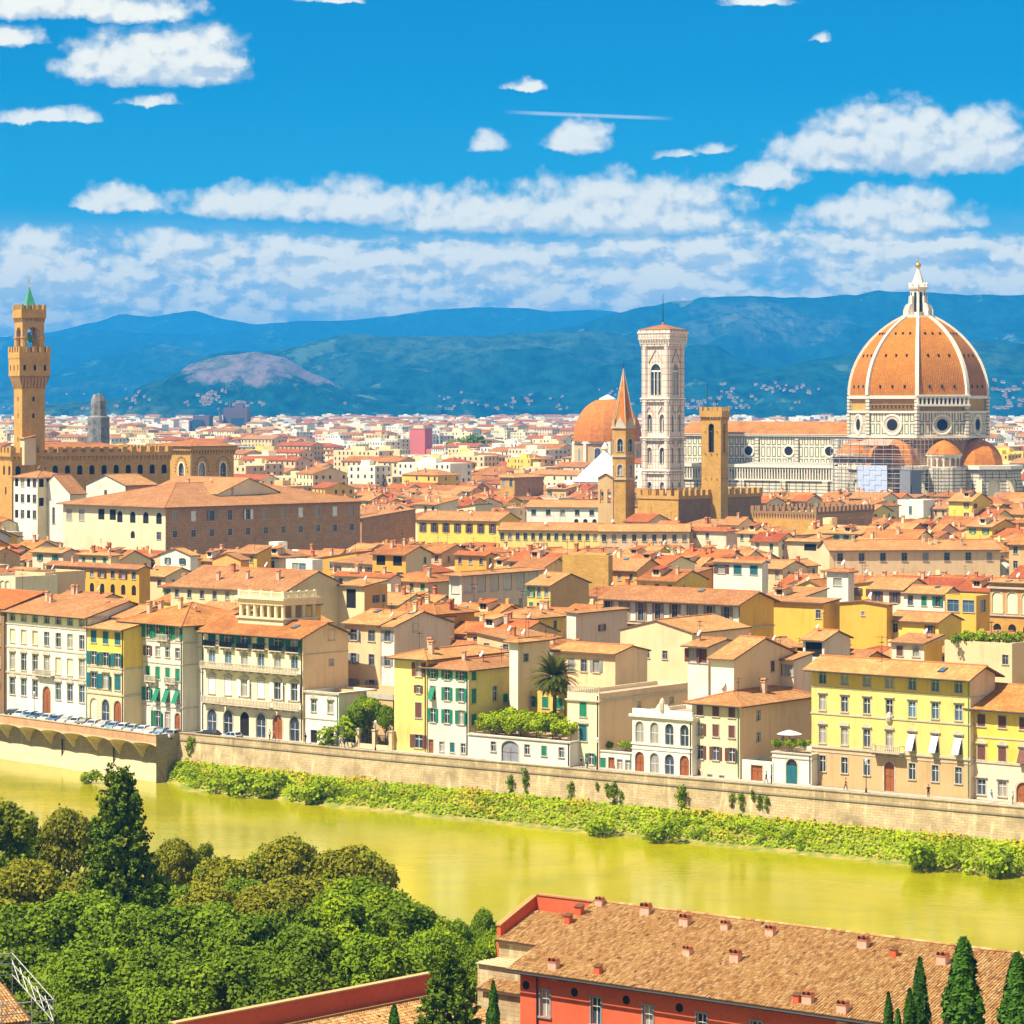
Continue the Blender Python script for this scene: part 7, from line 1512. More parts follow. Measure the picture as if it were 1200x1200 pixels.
def tree_meshes(kind, seed):
    rs = random.Random(seed); mb = MB(); tb = MB(); B = M['bark']
    if kind in ('broad', 'bright', 'olive', 'round'):
        H, Rr = 7.0, 4.6; lobes = []
        for i in range(44):
            d = rdir(rs); d.z = abs(d.z)*1.1-.25; r = rs.uniform(.65, 1.7); q = rs.uniform(.62, .92); lobes.append((Vector((d.x*Rr*q, d.y*Rr*q, H+d.z*3.0)), r))
        lobes.append((Vector((0,0,H)), 2.6))
        mats = {'broad': ['leaf_dark','leaf_dark','leaf_bright'], 'bright': ['leaf_bright','leaf_scrub','leaf_dark'], 'olive': ['leaf_olive','leaf_olive','leaf_willow'], 'round': ['leaf_bright','leaf_lime']}[kind]
        crown_lobes(mb, lobes, 17500, .15, .46, [M[m] for m in mats], rs)
        tb.tube((0,0,-1.5),(.1,.1,4.2),.38,B,8,.24)
        for c, r in lobes[:9]: tb.tube((.1,.1,3.6), tuple(c*.92+Vector((0,0,.3))), .14, B, 5, .04)
    elif kind == 'willow':
        lobes = [(Vector((rs.gauss(0,1.3), rs.gauss(0,1.3), z)), rs.uniform(.9,1.6)*(1.15-.03*z)) for z in [rs.uniform(3,15) for _ in range(34)]]
        crown_lobes(mb, lobes, 14000, .26, .48, [M['leaf_willow'],M['leaf_bright']], rs, 0, 1.2); tb.tube((0,0,-1.5),(0,0,13),.34,B,8,.06)
        for c, r in lobes[:12]: tb.tube((0,0,c.z-1.5), tuple(c), .08, B, 4, .03)
    elif kind == 'cedar':
        for i in range(760):
            t = rs.random()**.7; z = 3+16.5*(1-t)+rs.uniform(-.2,.2); rmax = 4.3*t**.8+.5; a = rs.uniform(0, 6.283); rad = rmax*rs.uniform(.45, 1.0); c = Vector((rad*math.cos(a), rad*math.sin(a), z)); out = Vector((math.cos(a), math.sin(a), .75)).normalized(); L = rs.uniform(.7,1.3)
            for k in range(36):
                u = rs.random(); p = c+out*L*(u-.4)+rdir(rs)*.42*(1-.6*u); leaf(mb, p, (rdir(rs)+out*.8).normalized(), rs.uniform(.18,.40), M['leaf_cedar'], rs)
        tb.tube((0,0,-1.5),(0,0,18.5),.5,B,8,.06)
        for i in range(14): a = i*2.4; z = 4+i; rr = 3.2*(1-z/21); tb.tube((0,0,z-.5),(rr*math.cos(a),rr*math.sin(a),z+.6),.09,B,4,.03)
    elif kind == 'cypress':
        for i in range(7600):
            z = 18*rs.random()**1.05; t = z/18; prof = 1.9*min(1, (t+.03)*6)*(1-t)**.62*(1+.10*math.sin(z*2.2+seed)); a = rs.uniform(0, 6.283); lump = 1+.16*math.sin(a*3+z*1.1+seed)+.08*math.sin(a*7-z*2.3); rr = prof*lump*(1-.3*rs.random()**2); p = Vector((rr*math.cos(a), rr*math.sin(a), z))
            leaf(mb, p, (Vector((math.cos(a), math.sin(a), .35))+rdir(rs)*.75).normalized(), rs.uniform(.18,.36), M['leaf_cypress'], rs, 1.4)
        tb.tube((0,0,-2),(0,0,16),.22,B,7,.04)
    elif kind == 'shrub':
        lobes = [(Vector((rs.gauss(0,.55), rs.gauss(0,.55), rs.uniform(.4,1.1))), rs.uniform(.45,.75)) for _ in range(9)]; crown_lobes(mb, lobes, 900, .16, .32, [M['leaf_scrub'],M['leaf_bright']], rs); tb.tube((0,0,-.5),(0,0,.9),.07,B,5,.03)
    elif kind == 'tuft':
        lobes = [(Vector((rs.gauss(0,.24), rs.gauss(0,.15), z)), rs.uniform(.16,.42)) for z in [rs.uniform(-1.9,1.1) for _ in range(13)]]; crown_lobes(mb, lobes, 700, .12, .24, [M['leaf_bright'],M['leaf_scrub']], rs, 0, .3); tb.tube((0,.35,-.4),(0,0,.4),.05,B,4,.03)
    elif kind == 'clump':
        lobes = [(Vector((rs.gauss(0,2.4), rs.gauss(0,2.0), rs.uniform(3.5,7))), rs.uniform(1.4,2.4)) for _ in range(11)]; crown_lobes(mb, lobes, 1500, .6, 1.1, [M['leaf_dark'],M['leaf_bright']], rs); tb.tube((0,0,-.5),(0,0,5),.3,B,6,.15)
    return mb.mesh('crown'), tb.mesh('trunk')
_tm = {}
def tree(kind, seed, label, loc, scale=1.0, rz=0.0, cat='tree', name=None, group=None):
    k = (kind, seed)
    if k not in _tm: _tm[k] = tree_meshes(kind, seed)
    o = thing(name or 'tree', label, cat, loc, rz, group); o.scale = scale if not isinstance(scale, (int, float)) else (scale,)*3
    place('crown', _tm[k][0], o); place('trunk', _tm[k][1], o); return o
def plant_trees():
    def on(px, py_top, Y, z0, kind_h): k = Y/F; zt = CAMZ-(py_top-HZ)*k; return Vector(((px-600)*k, Y, z0)), (zt-z0)/kind_h
    def put(kind, seed, label, px, pyt, Y, z0=-.6, kh=10.6, wide=1.0, rz=0, name='tree', group='trees on the near bank'):
        loc, s = on(px, pyt, Y, z0, kh); return tree(kind, seed, label, loc, (s*wide, s*wide, s), rz, 'tree', name, group)
    put('cedar', 3, 'tall dark green conical conifer standing above the river trees', 140, 897, 300, -.6, 19.6, .98, 0, 'conifer')
    W_ = 'trees on the near bank'
    put('willow', 4, 'light green willow with hanging sprays at the edge beside the conifer', 8, 922, 318, -.6, 16.2, 1.05, 0, 'willow'); put('willow', 4, 'thin pale willow between the edge willow and the conifer', 44, 962, 330, -.6, 16.2, 1.0, 2, 'willow')
    put('olive', 5, 'brownish olive tree close behind the tall conifer on the willow side', 78, 950, 330, -.6, 10.6, .62, 0)
    put('olive', 5, 'small brownish tree touching the conifer on the river side', 205, 985, 322, -.6, 10.6, .60, 1); put('willow', 4, 'slim pointed grey green tree by the water beyond the conifer', 238, 980, 335, -.6, 16.2, .9, 4); put('olive', 6, 'olive tree leaning over the water between slim tree and broad olive crown', 262, 1003, 315, -.6, 10.6, .8, 2)
    put('olive', 5, 'broad yellowish olive crown by the water, highest part', 335, 984, 322, -.6, 10.6, .92, 3); put('olive', 6, 'yellowish olive crown by the water nearer the open river', 412, 990, 318, -.6, 10.6, .92, 0); put('olive', 5, 'low yellow olive tree under the broad olive crown', 312, 1040, 296, -.6, 10.6, .95, 5)
    put('bright', 7, 'bright green leafy tree at the open water edge', 470, 1060, 288, -.8, 10.6, 1.0, 0); put('bright', 8, 'bright green tree under the yellow olive crowns', 395, 1052, 284, -.8, 10.6, .95, 1); put('bright', 7, 'bright green lower tree above the red parapet roof', 432, 1096, 268, -.8, 10.6, 1.0, 2); put('bright', 8, 'bright green tree next to the pale tiled roof', 508, 1092, 278, -.8, 10.6, .8, 3)
    for i, (px, pyt, Y, w, lab) in enumerate(((30,1062,282,1.1,'dark green round tree below the willow at the edge'), (95,1046,285,1.15,'dark green round tree directly below the tall conifer'), (170,1062,280,1.0,'dark green tree beside the one below the conifer'), (238,1058,282,1.05,'dark green round tree below the slim pointed tree'), (305,1070,276,1.0,'dark green tree below the low yellow olive'), (360,1085,268,.95,'dark green tree between bright tree and parapet roof'),
                                   (20,1112,262,1.1,'dark green tree just above the scaffolded roof corner'), (100,1108,262,1.15,'large dark green crown in the middle of the tree mass'), (185,1110,262,1.1,'dark green crown in the second row below the conifer'), (265,1112,260,1.1,'dark green crown above the end of the red parapet'), (335,1120,256,1.0,'dark green crown touching the red parapet wall'), (120,1160,246,1.1,'dark green low crown at the bottom edge beside the scaffold'), (200,1158,246,1.0,'dark green low crown at the bottom edge near the parapet end'), (60,1150,250,.9,'dark green crown right behind the scaffolded roof'))):
        put('broad', 11+i % 3, lab, px, pyt, Y, -.8, 10.6, w, i*1.3)
    put('bright', 7, 'small green tree on the bank behind the stone end wall', 566, 1066, 306, -3, 10.6, .5, 4)
    put('bright', 8, 'small bright bushy tree in front of the stone end wall', 548, 1112, 274, -1, 10.6, .6, 2)
    for lab, px, pyt, Y, w in (('rounded bush tree at the water edge beyond the bright trees', 532, 1078, 302, .62), ('rounded bush tree just behind the stone end wall', 578, 1092, 292, .5), ('rounded bush tree between bright bushy tree and stone end wall', 560, 1120, 270, .5)):
        put('round', 31, lab, px, pyt, Y, -1.5, 10.6, w*1.3, px)
    for i, (px, pyt, Y, w, kd, lab) in enumerate(((30,1010,306,.9,'olive','brownish tree below the thin pale willow'), (110,1022,304,.9,'olive','brownish tree at the foot of the tall conifer'), (180,1030,300,.95,'broad','dark tree below the small brownish tree by the river'), (240,1040,300,.95,'olive','olive tree under the slim pointed tree'), (290,1030,305,.9,'broad','dark tree between slim pointed tree and broad olive crown'), (350,1030,302,1.1,'olive','olive tree filling in below the broad olive crown'), (420,1034,300,1.1,'bright','bright tree filling in below the yellowish olive crown'), (450,1046,296,1.0,'bright','light green tree by the open water just below the olive crown'), (505,1075,290,.9,'bright','light green tree beside the open water near the stone end wall'))):
        put(kd, {'olive': 5, 'broad': 12, 'bright': 8}[kd], lab, px, pyt, Y, -1.5, 10.6, w, i)
    put('cedar', 3, 'dark spreading conifer between red parapet roof and stone end wall', 526, 1112, 240, 0, 19.6, 1.15, 1, 'conifer')
    C = 'cypress trees'
    for lab, px, pyt, Y, w in (('thin cypress beside the wall of the red house end', 578, 1148, 236, .95), ('small cypress at the bottom edge before the parapet roof', 462, 1176, 226, 1.2), ('large bushy cypress in front of the long tiled roof', 1129, 1096, 208, 1.45), ('bushy cypress cut by the picture edge beside the largest cypress', 1192, 1114, 206, 1.35), ('slender pointed cypress next to the largest cypress', 1078, 1120, 214, .85), ('short cypress leaning on the slender one', 1066, 1157, 212, .9), ('low slim cypress top before the tiled roof', 1041, 1161, 218, .75), ('tiny cypress tip at the bottom edge', 1052, 1181, 214, .8)):
        put('cypress', 21 if w > 1 else 22, lab, px, pyt, Y, .5, 18.2, w, px, 'cypress', C)
    # garden and town trees
    Yg = quayY(430)+13; o, s = on(430, 815, Yg, 0, 10.6); tree('round', 31, 'round bright green garden tree behind the gate pillars by the yellow house', o, (s*.82, s*.82, s), 0)
    Yg = quayY(405)+12; o, s = on(404, 836, Yg, 0, 1.7); tree('shrub', 32, 'flowering garden shrub beside the round garden tree', o, (s*1.0, s*1.0, s), 0, 'shrub', 'shrub')
    o, s = on(452, 826, quayY(452)+13, 0, 10.6); tree('round', 31, 'narrow green tree squeezed between garden tree and yellow house', o, (s*.5, s*.5, s), 2)
    T = 'far trees among the roofs'
    for lab, px, pyt, Y, s in (('dark trees beside the red tower block', 463, 519, 2500, 2.0), ('dark park tree behind the pale flats', 530, 521, 2450, 2.1), ('dark park trees between flats and white block', 556, 517, 2400, 2.4), ('dark park tree at the end of the park', 580, 523, 2380, 2.0), ('long green tree near the smooth dome', 622, 530, 2000, 1.7), ('green tree touching the smooth dome drum', 648, 526, 2050, 2.0), ('rounded green tree closer to the white block', 610, 535, 1950, 1.3)):
        tree('clump', 41+int(px) % 2, lab, at(px, HZ+F*(CAMZ)/Y, 0), s*1.5, px, 'tree', 'tree', T)
    for lab, px, py, Y, s in (('roof garden shrub next to the white cube house', 1048, 603, 1130, .75), ('dark roof garden tree below the white cube house', 1062, 606, 1120, .8), ('roof garden tree with rounded top below the cube house hedge', 1086, 604, 1120, .85), ('roof garden tree farthest from the low crenellated building', 1102, 605, 1125, .7)):
        p = atY(px, py, Y); tree('clump', 42, lab, (p.x, p.y, p.z-9*s), s*1.0, px, 'tree', 'tree', 'roof garden trees')
    rs = random.Random(4)
    for lab, px, py in (('leafy potted shrub at one end of the plant terrace', 1128, 748), ('tall potted shrub on the plant terrace', 1143, 744), ('bushy potted plant in the middle of the plant terrace', 1156, 750), ('pale green potted plant on the plant terrace edge', 1171, 749), ('potted shrub at the church end of the plant terrace', 1191, 747)):
        Y = 3600*41/(754-HZ)+6; p = atY(px, py, Y); tree('shrub', 33, lab, (p.x, p.y, 14.5), rs.uniform(1.2,1.8), px, 'plant', 'potted_plant', 'potted plants on the terrace')
    for lab, px in (('flowering planter on the arched terrace house, gate side', 912), ('flowering planter in the middle of the arched terrace house roof', 928), ('flowering planter on the arched terrace house beside the yellow palace', 943)):
        Y = quayY(px)+14; p = atY(px, 872, Y); tree('shrub', 34, lab, (p.x, p.y, p.z-.6), .8, px, 'plant', 'potted_plant', 'planters on the terrace house')
    for lab, px in (('small potted bush on the low white house roof near the peach wall', 712), ('small potted bush on the low white house roof near the arched palace', 733)):
        Y = quayY(px)+14; p = atY(px, 874, Y); tree('shrub', 34, lab, (p.x, p.y, p.z-.6), .8, px, 'plant', 'potted_plant', 'pots on the low white house')
    # plants rooted in the wall
    for lab, px, py, s in (('bushy plant hanging on the wall under the garage arch', 598, 918, 1.25), ('upper plant growing from the wall beside the bushy one', 615, 906, .8), ('plant under the upper wall plant near the garage arch', 616, 919, .8), ('lone leafy plant on the wall below the narrow cream house', 670, 924, 1.1), ('tiny tuft on the wall beside the lone leafy plant', 699, 920, .5), ('round plant of the trio on the wall', 711, 924, .8), ('tallest plant of the trio on the wall below the low white house', 720, 927, 1.35), ('lowest plant of the trio on the wall', 728, 932, .7), ('large ragged shrub reaching from the bank up the wall', 799, 935, 1.8), ('plant on the wall below the gate, first of the string', 858, 936, .8), ('long plant on the wall below the gate', 868, 937, 1.0), ('high small plant on the wall below the gate', 881, 930, .6), ('round plant on the wall below the arched terrace house', 890, 937, .8), ('last plant of the string near the yellow palace', 898, 938, .75), ('small plant on the quay corner above the stone hut', 222, 873, 1.3)):
        Y = quayY(px)-.5; p = atY(px, py, Y); tree('tuft', 35, lab, p, s, px, 'plant', 'wall_plant', 'plants growing from the embankment wall')
    for lab, px, py, s in (('round bush at the foot of the wall, larger of the pair', 1012, 966, 1.15), ('round bush at the foot of the wall, smaller of the pair', 992, 965, .9), ('dark green bush at the water edge below the loggia palace', 268, 917, 2.3), ('dark green bush at the water edge beyond the first dark one', 300, 921, 2.3), ('rounded bush by the water below the yellow house', 362, 927, 2.3), ('bush standing alone at the foot of the pale quay footing', 104, 904, 1.3), ('round bush by the shore below the low white house', 706, 965, 1.6), ('leafy shore bush below the arched white palace', 770, 972, 1.9), ('big leafy shore bush below the yellow palace door', 1095, 1005, 2.4), ('leafy shore bush nearest the river end', 1160, 1012, 2.3)):
        Y = F*(CAMZ-WZ-.5)/(py+10-HZ); p = atY(px, py+10, Y); tree('shrub', 36, lab, (p.x, min(p.y, quayY(px)-1.2), max(p.z-.5, WZ)), s, px, 'bush', 'bush', 'bushes on the riverbank')
plant_trees()
def palm():
    Y = quayY(650)+19; k = Y/F; X = (650-600)*k; zc = CAMZ-(793-HZ)*k; o = thing('palm_tree', 'tall date palm with round crown rising beside the pergola terrace', 'palm tree', (X, Y, 0)); rs = random.Random(2)
    mb = MB(); n = 14; mb.lathe([(.36-.08*i/n+(.03 if i % 2 else 0), zc*i/n) for i in range(n)]+[(.42, zc-.5), (.5, zc), (.2, zc+.3)], M['bark_palm'], 9); mb.build('trunk', o)
    mb = MB()
    for i in range(165):
        a = rs.uniform(0, 6.283); e = math.asin(rs.uniform(-.75, .98)); L = rs.uniform(3.9, 4.7)*(.85 if e < -.2 else 1); p = Vector((0,0,zc)); d = Vector((math.cos(a)*math.cos(e), math.sin(a)*math.cos(e), math.sin(e))); side = Vector((-math.sin(a), math.cos(a), 0)); pts = [p.copy()]; st = 9
        for j in range(st): p = p+d*(L/st); d = (d+Vector((0,0,-.05-.018*j))).normalized(); pts.append(p.copy())
        m = M['leaf_palm'] if e > -.35 else M['leaf_dry'] if rs.random() < .35 else M['leaf_palm']
        for j in range(1, st):
            u = j/st; ll = .85*math.sin(math.pi*min(1, u*.85+.15))+.08; ax = (pts[j+1]-pts[j-1]).normalized(); upv = ax.cross(side)
            for sg in (-1, 1):
                for f in (0, .5):
                    q = pts[j].lerp(pts[j+1], f); tip = q+side*sg*ll*.75+ax*ll*.6-Vector((0,0,.10)); mb.poly([q, q+ax*.22, tip], m, [(0,0)]*3)
            mb.poly([pts[j-1]-side*.03, pts[j-1]+side*.03, pts[j]+side*.03, pts[j]-side*.03], m, [(0,0)]*4)
    mb.build('fronds', o)
    # pergola on the terrace
    r = RF['R9']; w, d = r['w'], r['d']; ph = -r.rotation_euler[2]; h = CAMZ-(869-HZ)*(r.location.y)/F; g = thing('pergola', 'long vine covered pergola with bright green leaves on the white terrace wall', 'pergola', (r.location.x, r.location.y, h-.6), -ph); rs = random.Random(3)
    for i in range(7):
        for y in (.9, 4.6): mb = MB(); mb.box(-w+.6+(w-1.2)*i/6-.06,-w+.6+(w-1.2)*i/6+.06,y-.06,y+.06,0,2.5,M['eave_wood']); mb.build('post', g)
    mb = MB(); lobes = [(Vector((-rs.uniform(.3, w-.3), rs.uniform(.5, 5.2), rs.uniform(1.7, 3.2))), rs.uniform(.6, .95)) for _ in range(150)]+[(Vector((-rs.uniform(w*.4, w-.3), rs.uniform(6, 9), rs.uniform(2.4, 3.5))), rs.uniform(.5, .85)) for _ in range(60)]; crown_lobes(mb, lobes, 26000, .22, .40, [M['leaf_lime'], M['leaf_scrub']], rs); mb.build('foliage', g)
    # garden gate pillars and railing by the garden tree
    Y0, Y1 = quayY(398)+10.5, quayY(460)+10.5; a, b2 = Vector(((398-600)*Y0/F, Y0, 0)), Vector(((460-600)*Y1/F, Y1, 0)); t = b2-a; L = t.length; g = thing('garden_wall', 'low cream garden wall with four pillars and iron railing before the garden tree', 'garden wall', a, math.atan2(t.y, t.x)); mb = MB(); mb.box(0,L,0,.4,0,.8,WM('cream')); mb.build('wall', g)
    for i in range(4): x = .4+(L-.8)*i/3; mb = MB(); mb.box(x-.35,x+.35,-.1,.55,0,3.0,WM('cream')); mb.box(x-.45,x+.45,-.2,.65,3.0,3.2,M['stone_trim']); mb.build('pillar', g)
    mb = MB()
    for i in range(60): x = .5+(L-1)*i/59; mb.box(x-.02,x+.02,.18,.22,.8,2.4,M['iron'])
    mb.box(.4,L-.4,.17,.23,2.3,2.36,M['iron']); mb.build('railing', g)
    u = thing('parasol', 'open pale parasol on the roof of the arched terrace house', 'parasol', atY(925, 874, quayY(925)+15)); mb = MB(); mb.tube((0,0,-1.0),(0,0,2.2),.04,M['iron'],5); mb.build('pole', u); mb = MB(); mb.lathe([(1.9,1.75),(1.0,2.1),(.03,2.35)],M['awning'],8,cap=False); mb.build('canopy', u)
palm()
def riverbank():
    rs = random.Random(8); L = [B1, B2, B3, B3+(B4-B3)*.3]; g, nt, b = new_mat('bank_soil'); geo = nn(nt, 'ShaderNodeNewGeometry'); n = noise(nt, geo.outputs['Position'], .5, 5, .6); nt.links.new(mix(nt, mrange(nt, n.outputs[0], .4, .6), (.34, .27, .07), (.16, .19, .02)), b.inputs['Base Color'])
    mb = MB(); sc = MB(); tot = 0
    line = []
    for p, q in zip(L, L[1:]):
        k = int((q-p).length/2.0)
        for i in range(k): line.append(p.lerp(q, i/k))
    line.append(L[-1]); pts = [Vector((p.x, p.y)) for p in line]; wdt = []
    out = []
    for i, p in enumerate(pts):
        t = (pts[min(i+1, len(pts)-1)]-pts[max(0, i-1)]).normalized(); nrm = Vector((t.y, -t.x)); nrm = nrm if nrm.y < 0 else -nrm; px = 600+F*p.x/p.y
        w = 7.6+1.6*pnoise((i*.11, 3, 0))+.9*pnoise((i*.4, 8, 0)); w = w*min(1, max(.35, (i+1)/6)); out.append((p, nrm, w))
    for (p, n1, w1), (q, n2, w2) in zip(out, out[1:]):
        def P(o, nv, d, z): v = o+nv*d; return (v.x, v.y, z)
        for f0, z0, f1, z1 in ((0.0,-4.0,.25,-4.3),(.25,-4.3,.7,-5.7),(.7,-5.7,1.0,-6.75),(1.0,-6.75,1.25,-7.3)):
            mb.poly([P(p,n1,.5+w1*f1,z1),P(q,n2,.5+w2*f1,z1),P(q,n2,.5+w2*f0,z0),P(p,n1,.5+w1*f0,z0)], g)
    # narrow foot of bank before the vaulted quay
    struct(mb.build('riverbank'))
    def zat(f): return -4.0-.3*min(1, f/.25) if f < .25 else -4.3-1.4*(f-.25)/.45 if f < .7 else -5.7-1.05*(f-.7)/.3
    segs = list(zip(out, out[1:]))
    for i in range(26000):
        a, b2 = rs.choice(segs); u = rs.random(); p = a[0].lerp(b2[0], u); w = a[2]+(b2[2]-a[2])*u; f = rs.random()**1.2; px = 600+F*p.x/p.y
        if px > 1290 or px < 190 or f > .96: continue
        gn = pnoise((p.x*.16, p.y*.16, f*2.2)); v = p+a[1]*(.55+w*f); hh = (.55+.9*rs.random())*(1+.8*gn)*(1.15 if f < .5 else .8); m = M['leaf_dry'] if gn+rs.uniform(-.3,.3) > .14+.5*f else M['leaf_lime'] if rs.random() < .6 else M['leaf_scrub']
        leaf(sc, Vector((v.x, v.y, zat(f)-.05+hh*.55*rs.random())), (rdir(rs)*.7+Vector((-.2,-.3,.9))).normalized(), rs.uniform(.22,.46), m, rs, 1.5)
    for i in range(620):
        a, b2 = rs.choice(segs); u = rs.random(); p = a[0].lerp(b2[0], u); w = a[2]+(b2[2]-a[2])*u; f = rs.random(); px = 600+F*p.x/p.y
        if px > 1290 or px < 205 or (f < .45 and rs.random() < .6): continue
        if pnoise((p.x*.09, p.y*.09, 5)) < -.12 and rs.random() < .8: continue
        v = p+a[1]*(.6+w*f*.94); dry = rs.random() < max(0, .78-1.5*f); s = rs.uniform(.45,.9) if dry else rs.uniform(.4,.9)*(1.15 if .4 < f < .9 else .8); c = Vector((v.x, v.y, zat(f)+s*.55)); m = M['leaf_dry'] if dry and rs.random() < .55 else M['leaf_lime'] if rs.random() < .55 else M['leaf_scrub']
        if not dry and f > .55 and rs.random() < .3: m = M['leaf_bright']
        for k in range(60 if not dry else 44):
            d = rdir(rs); d.z = abs(d.z)*1.0-.15; leaf(sc, c+Vector((d.x*s, d.y*s, d.z*s*.95))*(1-.3*rs.random()), (d+rdir(rs)*.9+Vector((0,0,.3))).normalized(), rs.uniform(.15,.32), m, rs, 1.25 if not dry else 1.8)
    tag(sc.build('riverbank_scrub'), 'tangled yellow green grass and scrub along the river below the wall', 'scrub', None, 'stuff')
riverbank()
plaster('plaster_coral', (.74, .24, .12))
# ---------------------------------------------------------------- the near red house and its neighbours
TILES = []
for i, c in enumerate(((.42,.22,.075),(.47,.26,.092),(.44,.235,.08),(.54,.35,.155),(.31,.145,.05),(.49,.285,.11))): plain('roof_tile_%s' % 'abcdef'[i], c, .9, vary=.22, scale=6); TILES.append(M['roof_tile_%s' % 'abcdef'[i]])
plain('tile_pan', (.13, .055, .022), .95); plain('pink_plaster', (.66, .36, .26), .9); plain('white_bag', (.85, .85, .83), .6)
def tile_roof(name, parent, O, u, v, L, D, rs, pu=.26, pv=.42, lim=None):
    """real half round cover tiles over a pan sheet; O eave corner, u along the eave, v up the slope (unit)"""
    mb = MB(); O, u, v = Vector(O), Vector(u), Vector(v); n = u.cross(v).normalized(); P = lambda a, b, c: tuple(O+u*a+v*b+n*c)
    mb.poly([P(0,0,0),P(L,0,0),P(L,D,0),P(0,D,0)], M['tile_pan']); mb.poly([P(0,D,-.18),P(L,D,-.18),P(L,0,-.18),P(0,0,-.18)], M['eave_wood'])
    for a, b in (((0,0),(L,0)),((L,0),(L,D)),((L,D),(0,D)),((0,D),(0,0))): mb.poly([P(*a,-.18),P(*b,-.18),P(*b,0),P(*a,0)], M['eave_wood'])
    nu, nv = int(L/pu), int(D/pv)
    for i in range(nu):
        for j in range(nv):
            a0 = pu*(i+.5)+rs.uniform(-.02,.02); b0 = pv*j-.03; b1 = b0+pv+.09; r0, r1 = .096, .076; dz = rs.uniform(.0,.03); k = 3; m = TILES[min(5, int(rs.random()**1.15*6))]; da = rs.uniform(-.02,.02)
            if rs.random() < .004: continue
            A_ = [(a0+r0*math.cos(math.pi*q/k), b0, r0*math.sin(math.pi*q/k)*1.0+.055+dz) for q in range(k+1)]; B_ = [(a0+da+r1*math.cos(math.pi*q/k), b1, r1*math.sin(math.pi*q/k)+.02+dz) for q in range(k+1)]
            for q in range(k): mb.poly([P(*A_[q]),P(*B_[q]),P(*B_[q+1]),P(*A_[q+1])], m, [(0,0)]*4)
            mb.poly([P(*p) for p in A_], m, [(0,0)]*4)
    o = mb.build(name, parent); return o
